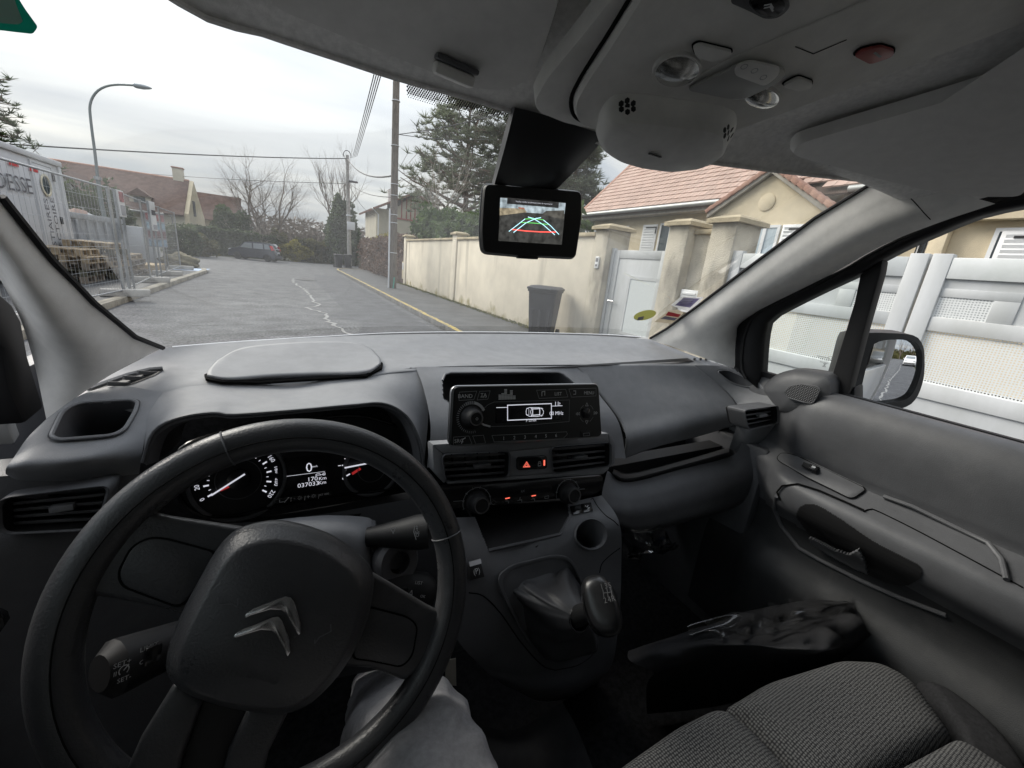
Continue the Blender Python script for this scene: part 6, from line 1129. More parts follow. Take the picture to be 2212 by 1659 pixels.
# ---------------------------------------------------------------- instrument cluster
def cluster():
    t = part('instrument_cluster'); f = Frame(PY(650, 1030, .672), (1, 0, 0), (0, .30, 1)); q = lambda zx, zy, z=0.0: f.hit(*ZP('B', zx, zy), z); l = lambda zx, zy: f.loc(q(zx, zy))
    L0 = round_loop([q(150, 300), q(700, 120), q(1500, 60), q(1850, 160), q(1880, 420), q(1760, 600), q(1330, 640), q(880, 720), q(600, 800), q(330, 800), q(160, 640)], .03, 5)
    MB().prism(L0, f.w*-.02).build('face_plate', mat('cluster_black', (.008, .008, .009), .35, spec=.35), t)
    MB().tube([p + f.w*.002 for p in L0 + [L0[0]]], .003, 6).build('bezel', BLKP, t)
    W = MB(); R = MB()
    cx, cy = l(627, 528); a0 = math.atan2(l(410, 650)[1] - cy, l(410, 650)[0] - cx); r0 = math.hypot(l(435, 632)[0] - cx, l(435, 632)[1] - cy)
    # speedometer: 0 .. 220
    ang = lambda v: a0 - (v/220.0)*(2*math.pi - 2*abs(math.pi/2 + a0 + 0)*1.0) if False else a0 - rad(243)*v/220
    for v in range(0, 221, 10):
        if v in (60, 70, 80, 90, 100, 110): continue
        a = ang(v); big = v % 20 == 0; r1 = r0*(1.02 if big else .98); r2 = r0*(1.15 if big else 1.04); line(W, f, [(cx + r1*math.cos(a), cy + r1*math.sin(a)), (cx + r2*math.cos(a), cy + r2*math.sin(a))], .0024 if big else .0010, .0015)
        if big and v != 120: text(W, f, str(v), cx + r0*1.38*math.cos(a), cy + r0*1.36*math.sin(a), .0088, .0015, ang=a - math.pi/2 if v > 100 else a - math.pi/2, wide=.95)
    line(W, f, [l(440, 632), l(672, 485)], .0024, .010); line(R, f, [l(500, 605), l(555, 580)], .0035, .002)
    c2 = l(1590, 455); r2 = abs(l(1590, 640)[1] - c2[1])
    for ax_, ay_, R_, w_, m_ in ((cx, cy, r0*.80, .0007, DASHB), (cx, cy, r0*1.66, .0032, DASHB), (c2[0], c2[1], r2, .0032, DASHB), (c2[0], c2[1], r2*.5, .0007, DASHB)): MB().tube([f.p(ax_ + R_*math.cos(u), ay_ + R_*math.sin(u), .0015) for u in np.linspace(0, 2*math.pi, 49)], w_, 6).build('dial_ring', m_, t)
    hub = MB().lathe([(.016, 0), (.015, .006), (.001, .0065)], q(627, 528), f.w, 24).build('needle_hub', BLKP, t)
    # fuel/rev dial on the right
    line(W, f, [l(1395, 438), l(1578, 402)], .0026, .010); x, y = l(1390, 517); text(W, f, '0', x, y, .0105, .0015, ang=-.5)
    for p, e, w in (((1385, 328), (1400, 332), .0012), ((1407, 335), (1428, 340), .0022), ((1394, 379), (1404, 380), .001), ((1350, 430), (1368, 428), .0012), ((1380, 427), (1403, 425), .0022), ((1395, 464), (1405, 461), .001), ((1410, 502), (1430, 491), .0022)): line(W, f, [l(*p), l(*e)], w, .0015)
    line(R, f, [l(1455, 485), l(1503, 454)], .0045, .0015)
    # display
    S = [q(905, 385, .001), q(1285, 340, .001), q(1290, 560, .001), q(910, 605, .001)]; so = MB().prism(round_loop(S, .004, 3), f.w*.0015).build('display', mat('lcd_black', (.004, .004, .005), .25, spec=.4), t); D = MB()
    for s, x, y, h, w in (('0', 1137, 440, .022, .95), ('km/h', 1178, 433, .0042, 1), ('170', 1166, 523, .0098, 1.1), ('Km', 1235, 518, .0078, 1.1), ('037033', 1131, 563, .0098, 1.1), ('Km', 1233, 549, .0078, 1.1)): a, b = l(x, y); text(D, f, s, a, b, h, .0032, ang=0, wide=w)
    line(D, f, [l(958, 507), l(1250, 470)], .0006, .0032); line(D, f, [l(1185, 495), l(1195, 487), l(1212, 486), l(1222, 495), l(1186, 498)], .0007, .0032, True); line(D, f, [l(1222, 494), l(1236, 490)], .0007, .0032); line(D, f, [l(1238, 482), l(1252, 480), l(1252, 494), l(1238, 496)], .0008, .0032, True); D.build('display_digits', LIT, so, smooth=False); tag(so.children[0], kind='stuff')
    line(W, f, [l(873, 300), l(918, 284)], .0018, .0015); line(R, f, [l(892, 330), l(915, 310)], .002, .0015); line(R, f, [l(890, 312), l(912, 328)], .0014, .0015); line(W, f, [l(938, 312), l(950, 311), l(951, 330), l(939, 331)], .0014, .0015, True); line(W, f, [l(1234, 298), l(1250, 296)], .0012, .0015)
    tag(W.build('scale_lettering', LIT, t, smooth=False), kind='stuff'); tag(R.build('red_marks', mat('dim_red_mark', (.35, .03, .03), .5, emit=(.35, .02, .02), es=.3), t, smooth=False), kind='stuff')
    # button strip under the display
    g = Frame(q(1095, 665) + f.w*.012, (1, 0, 0), (0, .55, 1)); m = lambda zx, zy: g.loc(g.hit(*ZP('B', zx, zy))); bs = round_loop([g.hit(*ZP('B', *p)) for p in ((892, 668), (1300, 622), (1308, 640), (1295, 655), (905, 710), (888, 700))], .004, 3); MB().prism(bs, g.w*.003).build('button_strip', BLKP, t, bevel=.0008); W = MB()
    for x in (1005, 1105, 1205): line(W, g, [m(x, 690 - (x - 1005)*.11), m(x + 3, 662 - (x - 1005)*.11)], .0006, .0035)
    a, b = m(940, 684); line(W, g, [(a + .004, b - .002), (a - .003, b - .002), (a - .003, b + .001)], .0008, .0035); a, b = m(974, 678); line(W, g, [(a - .003, b - .003), (a + .003, b + .003)], .0012, .0035)
    for s, x, y, h in (('-', 1031, 668, .009), ('+', 1131, 655, .009), ('SET 000', 1244, 638, .0046)): a, b = m(x, y); text(W, g, s, a, b, h, .0035)
    for x, y in ((1070, 664), (1170, 650)):
        a, b = m(x, y)
        for u in range(8): line(W, g, [(a + .0014*math.cos(u*.785), b + .0014*math.sin(u*.785)), (a + .0032*math.cos(u*.785), b + .0032*math.sin(u*.785))], .0005, .0035)
    tag(W.build('button_symbols', LETT, t, smooth=False), kind='stuff')
cluster()
# ---------------------------------------------------------------- steering wheel
SWC = Vector((-.012, .386, 1.047)); SWA = rad(27)
def steering():
    t = part('steering_wheel'); f = Frame(SWC, (1, 0, 0), (0, math.sin(SWA), math.cos(SWA))); R0 = .1725; n = 96; rows = []
    for i in range(n):
        a = 2*math.pi*i/n; c = f.p(R0*math.cos(a), R0*math.sin(a)); e = f.u*math.cos(a) + f.v*math.sin(a); ring = []
        for j in range(16):
            q = 2*math.pi*j/16; rr = .0165 + .0015*math.cos(2*q); ring.append(c + e*(rr*math.cos(q)) + f.w*(rr*1.05*math.sin(q)))
        rows.append(ring)
    MB().grid(rows + [rows[0]], closed=True).build('rim', WHEELM, t)
    # moulding lines round the rim and the two joints
    for dr, dw in ((.004, .0178),): MB().tube([f.p((R0 - dr)*math.cos(a), (R0 - dr)*math.sin(a), dw - .0003) for a in np.linspace(0, 2*math.pi, 97)], .0007, 4).build('rim_seam', SEAM, t)
    for px, py in ((476, 930), (985, 1145)):
        x, y = f.loc(f.hit(px, py)); a = math.atan2(y, x); e = f.u*math.cos(a) + f.v*math.sin(a); c = f.p(R0*math.cos(a), R0*math.sin(a)); MB().tube([c + e*(.0182*math.cos(q)) + f.w*(.0183*math.sin(q)) for q in np.linspace(-.3, 3.4, 20)], .0009, 4).build('rim_joint', DASHB, t)
    h = lambda L, z=0.0: [f.hit(*p, z) for p in L]
    # hub cover
    hb = Zs('C', [(1085, 95), (1180, 65), (1280, 55), (1400, 78), (1520, 120), (1640, 205), (1700, 265), (1722, 330), (1700, 480), (1640, 640), (1540, 790), (1420, 905), (1320, 945), (1150, 935), (980, 900), (850, 850), (775, 790), (752, 715), (775, 610), (830, 480), (905, 340), (965, 230), (1020, 150)])
    B0 = round_loop(h(hb, .030), .012, 3); c0 = f.hit(*ZP('C', 1240, 520), .030)
    def rg(k, z, dx=(0, 0)): return [c0 + (p - c0)*k + f.w*z + f.u*dx[0] + f.v*dx[1] for p in B0]
    mb = MB(); loops(mb, [rg(.97, -.030), rg(1.0, -.004), rg(.985, .003), rg(.93, .0095), rg(.85, .0185), rg(.83, .0202), rg(.80, .0212), rg(.5, .0252), rg(.25, .027), rg(.05, .0274)]); mb.build('airbag_cover', WHEELM, t)
    sf = Frame(c0 + f.w*.0262, f.u, f.v)
    # chrome double chevron, tilted with the wheel
    em = bpy.data.objects.new('emblem', None)
    def chev(pts, z):
        P = [sf.hit(*ZP('C', *p)) for p in pts]; o = MB().prism(P, f.w*.0035).build('chevron_emblem', DCHROME, t, bevel=.0012, seg=2)
    chev([(1118, 505), (1128, 480), (1160, 458), (1310, 400), (1335, 405), (1350, 425), (1380, 520), (1380, 570), (1368, 580), (1345, 545), (1310, 480), (1290, 465), (1240, 462), (1150, 490)], 0)
    chev([(1066, 598), (1078, 572), (1110, 552), (1250, 495), (1278, 492), (1295, 510), (1330, 600), (1335, 650), (1318, 680), (1300, 640), (1265, 575), (1245, 558), (1195, 555), (1100, 585)], 0)
    L = MB(); a0 = sf.loc(sf.hit(*ZP('C', 1060, 735))); a1 = sf.loc(sf.hit(*ZP('C', 1220, 770))); an = math.atan2(a1[1] - a0[1], a1[0] - a0[0]); g = Frame(c0 + f.w*.0245, f.u, f.v); m = g.loc(g.hit(*ZP('C', 1140, 752))); text(L, g, 'AIRBAG', m[0], m[1], .0135, .0016, ang=an, wide=1.15); L.build('airbag_lettering', WHEELM, t, smooth=False)
    for zx, zy, s in ((1040, 432, 1), (1485, 572, -1)):
        L = MB(); g = Frame(c0 + f.w*.0235, f.u, f.v); x, y = g.loc(g.hit(*ZP('C', zx, zy))); line(L, g, [(x - .006*s, y + .006), (x - .006*s, y), (x + .004*s, y - .002), (x + .008*s, y - .006), (x + .008*s, y + .001)], .0011, .002); L.build('horn_symbol', DASHB, t, smooth=False)
    # spokes: broad side arms with sunk pads and an open lower arm
    def spoke(P, pad, z=.006, th=.018):
        Q = h([ZP('C', *p) for p in P], z); o = MB().prism(round_loop(Q, .006, 3), f.w*-th).build('spoke', WHEELM, t, bevel=.006, seg=3)
        if pad: G = round_loop([f.hit(*ZP('C', *p), z + .001) for p in pad], .008, 4); MB().ring(scaled(G, 1.03, f.w*.0006), scaled(G, .97, f.w*.0006), f.w*-.002).build('pad_gap', SEAM, o); MB().prism(scaled(G, .97, f.w*-.001), f.w*.002).build('spoke_pad', WHEELM, o, bevel=.001)
    spoke([(640, 10), (760, 40), (1130, 95), (1180, 300), (900, 520), (760, 470), (470, 415), (330, 400), (300, 330)], [(540, 300), (600, 180), (680, 135), (760, 140), (1000, 205), (930, 330), (830, 460), (560, 360)])
    spoke([(1690, 290), (1760, 330), (1960, 450), (2060, 500), (2040, 640), (1900, 760), (1860, 800), (1700, 740), (1560, 730), (1580, 420)], [(1680, 450), (1870, 500), (1915, 540), (1890, 680), (1840, 730), (1700, 700), (1610, 690)])
    # lower arm with a slot
    P = lambda L, z: [f.hit(*ZP('C', *p), z) for p in L]
    MB().prism(P([(800, 800), (930, 880), (840, 1130), (790, 1330), (520, 1330), (640, 1060)], .012), f.w*-.016).build('lower_arm', WHEELM, t, bevel=.005, seg=3)
    MB().prism(P([(1140, 920), (1330, 930), (1230, 1130), (1180, 1330), (990, 1330), (1040, 1130)], .012), f.w*-.016).build('lower_arm', WHEELM, t, bevel=.005, seg=3)
    MB().prism(P([(925, 880), (1145, 925), (1045, 1135), (985, 1330), (785, 1330), (845, 1130)], .003), f.w*-.008).build('lower_arm_insert', MBLK, t, bevel=.002)
steering()
# ---------------------------------------------------------------- column and stalks
def column():
    t = part('steering_column'); g = Patch([C3([(560, 1128, .56), (640, 1118, .56), (720, 1113, .56), (795, 1118, .555), (805, 1130, .55)]), C3([(590, 1150, .50), (660, 1135, .50), (740, 1140, .50), (790, 1160, .50), (803, 1185, .50)]), C3([(600, 1200, .48), (680, 1200, .47), (750, 1220, .47), (800, 1250, .47), (806, 1262, .47)])], 30, 8); g.build('shroud', DASH, t)
    MB().tube(C3([(804, 1130, .552), (805, 1180, .50), (808, 1262, .472)]), .006, 8).build('shroud_edge', DASHB, t)
    MB().box(PY(640, 1270, .49), (.11, .12, .12), Euler((SWA, 0, 0)).to_matrix()).build('column_body', MBLK, t, bevel=.02)
    def stalk(name, a, b, w0, w1, flat, m=MBLK):
        P = [a.lerp(b, i/7) for i in range(8)]; k = [w0 + (w1 - w0)*(i/7) for i in range(8)]; k[-1] *= .6
        o = MB().tube(P, k, 14, flat=flat, ref=(0, -.5, 1)).build(name, m, t); return o
    # cruise stalk, lower left, facing the driver
    a, b = PY(*ZP('C', 830, 610), .44), PY(*ZP('C', 455, 760), .40); o = stalk('cruise_stalk', a, b, .021, .026, .95)
    fr = Frame(PY(*ZP('C', 640, 700), .385), b*-1 + a, (0, .35, 1)); L = MB()
    fr = Frame(PY(*ZP('C', 640, 700), .384), (a - b), (0, .4, 1)); l = lambda zx, zy: fr.loc(fr.hit(*ZP('C', zx, zy))); an = 0.0
    for s, x, y, hh in (('SET+', 558, 712, .0056), ('LIMIT', 682, 636, .0056), ('SET-', 566, 782, .005), ('II', 524, 762, .005), ('O', 648, 706, .005)): p = l(x, y); text(L, fr, s, p[0], p[1], hh, .001, wide=1.1)
    p = l(565, 742); line(L, fr, [(p[0] + .0036*math.cos(u), p[1] + .0036*math.sin(u)) for u in np.linspace(-.8, 3.9, 14)], .0008, .001); line(L, fr, [(p[0], p[1]), (p[0] + .003, p[1] + .003)], .001, .001)
    L.build('stalk_lettering', LETT, o, smooth=False); tag(o.children[0], kind='stuff')
    p = fr.hit(*ZP('C', 697, 672), .0005); MB().box(p, (.014, .016, .006), fr.R()).build('rocker', BLKP, o, bevel=.002)
    # wiper stalk, upper right
    a, b = PY(*ZP('B', 1560, 950), .50), PY(*ZP('B', 2010, 905), .47); o = MB().tube([a.lerp(b, i/5) for i in range(6)], [.013, .015, .018, .021, .024, .024], 14, ref=(0, -.5, 1)).build('wiper_stalk', MBLK, t)
    fr = Frame(PY(*ZP('B', 1830, 920), .452), (b - a), (0, .4, 1)); l = lambda zx, zy: fr.loc(fr.hit(*ZP('B', zx, zy))); L = MB()
    line(L, fr, [l(1905, 862), l(1898, 910), l(1915, 965)], .0008, .001)
    for s, x, y, hh in (('2', 1920, 876, .006), ('1', 1922, 893, .006), ('Int', 1924, 912, .0055), ('O', 1924, 932, .006)): p = l(x, y); text(L, fr, s, p[0], p[1], hh, .001)
    p = l(1748, 902); line(L, fr, [(p[0] - .003, p[1] + .003), (p[0] + .003, p[1] + .004), (p[0], p[1] - .003)], .0008, .001, True); L.build('stalk_lettering', LETT, o, smooth=False); tag(o.children[0], kind='stuff')
    # radio remote, lower right
    a, b = PY(*ZP('C', 1700, 350), .47), PY(*ZP('C', 1985, 385), .455); o = stalk('radio_remote', a, b, .022, .026, .9); fr = Frame(PY(*ZP('C', 1890, 370), .435), (b - a), (0, .4, 1)); l = lambda zx, zy: fr.loc(fr.hit(*ZP('C', zx, zy))); L = MB()
    for s, x, y, hh in (('LIST', 1920, 342, .006), ('OK', 1938, 404, .005)): p = l(x, y); text(L, fr, s, p[0], p[1], hh, .001)
    p = l(1884, 388); line(L, fr, [(p[0] - .002, p[1] - .002), (p[0] + .002, p[1] - .002), (p[0], p[1] + .003)], .001, .001, True); L.build('stalk_lettering', LETT, o, smooth=False); tag(o.children[0], kind='stuff'); p = fr.hit(*ZP('C', 1850, 380), .0005); MB().box(p, (.011, .009, .004), fr.R()).build('rocker', BLKP, o, bevel=.001)
    c = PY(*ZP('C', 1780, 230), .50); MB().lathe([(.032, 0), (.032, .03), (.027, .036), (.015, .036), (.014, .02), (.001, .02)], c, (PY(*ZP('C', 1830, 250), .47) - c), 24).build('ignition_barrel', DASHB, t)
column()
# ---------------------------------------------------------------- console with gear lever
def console():
    t = part('console'); cav = Zs('E', [(225, 140), (480, 110), (790, 75), (797, 205), (745, 300), (600, 335), (330, 395)]); cup = [ZP('E', 920 + 82*math.cos(a), 300 + 80*math.sin(a)) for a in np.linspace(0, 2*math.pi, 28, endpoint=False)]
    S = Patch([C3([(985, 1118, .535), (1100, 1112, .535), (1200, 1092, .535), (1300, 1070, .535)]), C3([(975, 1190, .48), (1110, 1190, .48), (1240, 1150, .475), (1338, 1130, .465)]), C3([(968, 1280, .445), (1110, 1265, .445), (1250, 1220, .45), (1342, 1230, .445)]), C3([(985, 1375, .42), (1110, 1375, .42), (1250, 1345, .42), (1338, 1330, .425)]), C3([(1040, 1440, .41), (1130, 1455, .405), (1240, 1440, .41), (1325, 1425, .42)]), C3([(1085, 1478, .42), (1160, 1500, .415), (1240, 1495, .42), (1300, 1465, .44)]), C3([(1110, 1490, .52), (1170, 1515, .52), (1235, 1505, .52), (1290, 1475, .54)])], 160, 30)
    S.build('console_body', DASHB, t, [cav, cup])
    R0 = [PY(a, b + 14, .553) for a, b in cav[:3]] + [S.on(a, b) for a, b in cav[3:]]; MB().tube(R0[3:], .0028, 6).build('bin_rim', DASHB, t); b = MB(); loops(b, [R0, scaled(R0, .98, (0, .02, 0)), scaled(R0, .9, (0, .14, .0))]); b.build('storage_bin', MBLK, t)
    R0 = [S.on(a, b, .0005) for a, b in cup]; w = Vector((-.0, .02, -.07)); b = MB(); loops(b, [scaled(R0, 1.17, (0, -.001, .0)), scaled(R0, 1.1, (0, -.004, .002)), R0, scaled(R0, .93, (0, .006, -.01)), scaled(R0, .82, (0, .035, -.06))]); b.build('cup_holder', DASHB, t)
    # switches
    sw = [S.on(*ZP('E', *p), .001) for p in ((800, 140), (860, 128), (872, 176), (812, 188))]; s2 = [S.on(*ZP('E', *p), .001) for p in ((864, 127), (920, 116), (932, 164), (876, 175))]
    for q in (sw, s2): MB().prism(q, Vector((0, -.003, .001))).build('switch', BLKP, t, bevel=.0008)
    f = Frame(sum(s2, Vector())/4 + Vector((0, -.0045, .0015)), s2[1] - s2[0], s2[0] - s2[3]); L = MB(); line(L, f, [(-.004, -.004), (.003, -.001), (-.002, .002), (.004, .005)], .0012, .0005); line(L, f, [(-.004, .004), (-.001, .006)], .0012, .0005); L.build('switch_symbol', LETT, t, smooth=False)
    S.strip(Zs('E', [(930, 80), (965, 140), (1010, 190), (1060, 225), (1085, 250)]), .0009, 'console_seam', SEAM, t); S.strip(Zs('E', [(215, 640), (300, 660), (400, 760), (520, 930), (640, 1060), (720, 1090)]), .001, 'console_seam', SEAM, t); S.strip(Zs('E', [(1095, 380), (1040, 420), (990, 470), (975, 525)]), .0009, 'console_seam', SEAM, t); S.strip(Zs('E', [(720, 1090), (850, 1060), (940, 990), (965, 890)]), .0009, 'console_seam', SEAM, t)
    # parking brake switch
    pb_ = [S.on(*ZP('E', *p), .001) for p in ((205, 478), (272, 460), (292, 540), (205, 562))]; ob = MB().prism(pb_, Vector((0, -.008, .004))).build('parking_brake_switch', MBLK, t, bevel=.001); f = Frame(sum(pb_, Vector())/4 + Vector((0, -.0092, .0045)), pb_[1] - pb_[0], pb_[0] - pb_[3]); L = MB(); text(L, f, '(P)', 0, 0, .011, .0006); L.build('brake_symbol', LETT, ob, smooth=False); MB().prism([pb_[0] + Vector((0, -.0085, .004)), pb_[1] + Vector((0, -.0085, .004)), pb_[1] + Vector((0, -.004, .009)), pb_[0] + Vector((0, -.004, .009))], (0, -.001, 0)).build('brake_edge', SATIN, ob)
    # gaiter frame, leather gaiter, knob
    gl = Zs('E', [(400, 545), (470, 490), (700, 432), (780, 442), (820, 490), (860, 580), (910, 760), (935, 880), (900, 970), (700, 1030), (640, 1012), (560, 910), (460, 730), (405, 610)]); G0 = round_loop([S.on(a, b, .001) for a, b in gl], .012, 3)
    MB().ring(scaled(G0, 1.07, (0, -.001, 0)), scaled(G0, .99, (0, -.001, 0)), (0, -.0035, .0015)).build('gaiter_frame', DASHB, t, bevel=.001)
    kb = PY(*ZP('E', 858, 790), .355); n = len(G0); rings = [G0]; ax = (kb - sum(G0, Vector())/n).normalized(); uu = ax.orthogonal().normalized(); ww = ax.cross(uu); c0 = sum(G0, Vector())/n
    for k in range(1, 13):
        g = k/12; c = c0.lerp(kb, g**1.05); ring = []
        for i, p in enumerate(G0):
            d = (p - c0); d = d - ax*d.dot(ax); r_ = d.length; dn = d.normalized(); target = .016; r = r_*(1 - g)**.72*.97 + target*(1 - (1 - g)**.72); a = i/n*2*math.pi; r *= 1 + .13*math.sin(g*3.14)*math.sin(a*3 + g*5) + .08*math.sin(g*3.1)*math.sin(a*7 + g*9) + .03*math.sin(g*12 + a*2)*g
            ring.append(c + dn*r + ax*(-.012*math.sin(math.pi*g)*1.2))
        rings.append(ring)
    MB().grid(rings, closed=True).build('gaiter', mat('gaiter_leather', (.038, .038, .041), .45, bump=.25, bs=700, n=.1, ns=40), t, sub=1)
    MB().lathe([(.0165, -.003), (.018, -.003), (.018, .003), (.0165, .003)], kb, ax, 24, cap=False).build('collar', CHROME, t)
    kc = PY(*ZP('E', 985, 712), .318); MB().tube([kb - ax*.01, kb.lerp(kc, .8)], [.0155, .012], 16).build('lever_shaft', MBLK, t); up = (Vector((.0, .25, 1)) - ax*Vector((0, .25, 1)).dot(ax)).normalized(); view = (Vector(EYE) - kc).normalized()
    f = Frame(kc, ZPdir('E', (985, 712), (1085, 690), kc), ZPdir('E', (985, 712), (975, 560), kc)); mb = MB(); rows = []
    for z, k in ((-.030, .35), (-.027, .72), (-.018, .95), (-.004, 1.03), (.008, .98), (.016, .84), (.0195, .60), (.0205, .25)):
        rows.append([f.p((.0245*k)*math.copysign(abs(math.cos(a))**.8, math.cos(a)), (.0385*k)*math.copysign(abs(math.sin(a))**.8, math.sin(a)) - .003*(math.cos(a)), z) for a in np.linspace(0, 2*math.pi, 28, endpoint=False)])
    loops(mb, rows, True, True); kn = mb.build('gear_knob', mat('knob_black', (.014, .014, .015), .3, bump=.1, bs=900), t, sub=1)
    rows = [[f.p(-.0248*k*abs(math.cos(a))**.8, .0375*k*math.sin(a), z) for a in np.linspace(-1.1, 1.1, 14)] for z, k in ((-.020, .97), (-.004, 1.05), (.009, 1.0), (.015, .88))]; MB().grid(rows).build('knob_insert', BLKP, kn)
    L = MB(); g = Frame(f.p(0, 0, .0205), f.u, f.v); l = lambda zx, zy: g.loc(g.hit(*ZP('E', zx, zy)))
    for s, x, y in (('1', 987, 604), ('3', 1012, 600), ('5', 1035, 597), ('2', 1008, 684), ('4', 1032, 679), ('R', 1056, 672)): p = l(x, y); text(L, g, s, p[0], p[1], .0098, .0012, wide=.9)
    for A, B in (((994, 622), (1002, 672)), ((1018, 618), (1026, 668)), ((1040, 614), (1048, 662)), ((997, 643), (1046, 636))): line(L, g, [l(*A), l(*B)], .0008, .0012)
    L.build('shift_pattern', mat('dim_print', (.13, .13, .135), .5), kn, smooth=False); tag(kn.children[-1], kind='stuff')
def ZPdir(k, a, b, P):
    """direction, at the depth of P, from one pixel to another"""
    pa, pb = ZP(k, *a), ZP(k, *b); e = Vector(EYE); dist = (P - e).length; A = Vector(ray(*pa)).normalized(); B = Vector(ray(*pb)).normalized(); w = (e - P).normalized(); return (B*(dist/B.dot(-w)) - A*(dist/A.dot(-w)))
console()
# ---------------------------------------------------------------- floor, tunnel
def floor():
    t = part('floor'); MB().b2((-.42, -1.2, .42), (1.12, 1.05, .44)).build('carpet', CARPET, t); MB().b2((-.42, 1.0, .44), (1.12, 1.05, 1.15)).build('firewall', CARPET, t)
    MB().grid(loft([[PZ(*ZP('E', *p), z) for p, z in (((150, 1330), .60), ((450, 1440), .585), ((760, 1275), .60))], [PZ(*ZP('E', *p), z) for p, z in (((150, 1500), .57), ((500, 1560), .565), ((850, 1440), .57))], [PZ(*ZP('E', *p), z) for p, z in (((150, 1900), .57), ((500, 1900), .565), ((990, 1800), .57))]], 20, 5)).build('tunnel_mat', mat('rubber_mat', (.022, .022, .023), .75, n=.3, ns=30), t)
    MB().b2((-.05, -.05, .44), (.62, .42, .52)).build('tunnel', CARPET, t, bevel=.03)
    for i, x in enumerate((-.10, .03, .15)): MB().box((x, .78, .62), (.07 if i < 2 else .05, .03, .09 if i < 2 else .14), Euler((.5, 0, 0)).to_matrix()).build('pedal', RUB, t, bevel=.008)
floor()
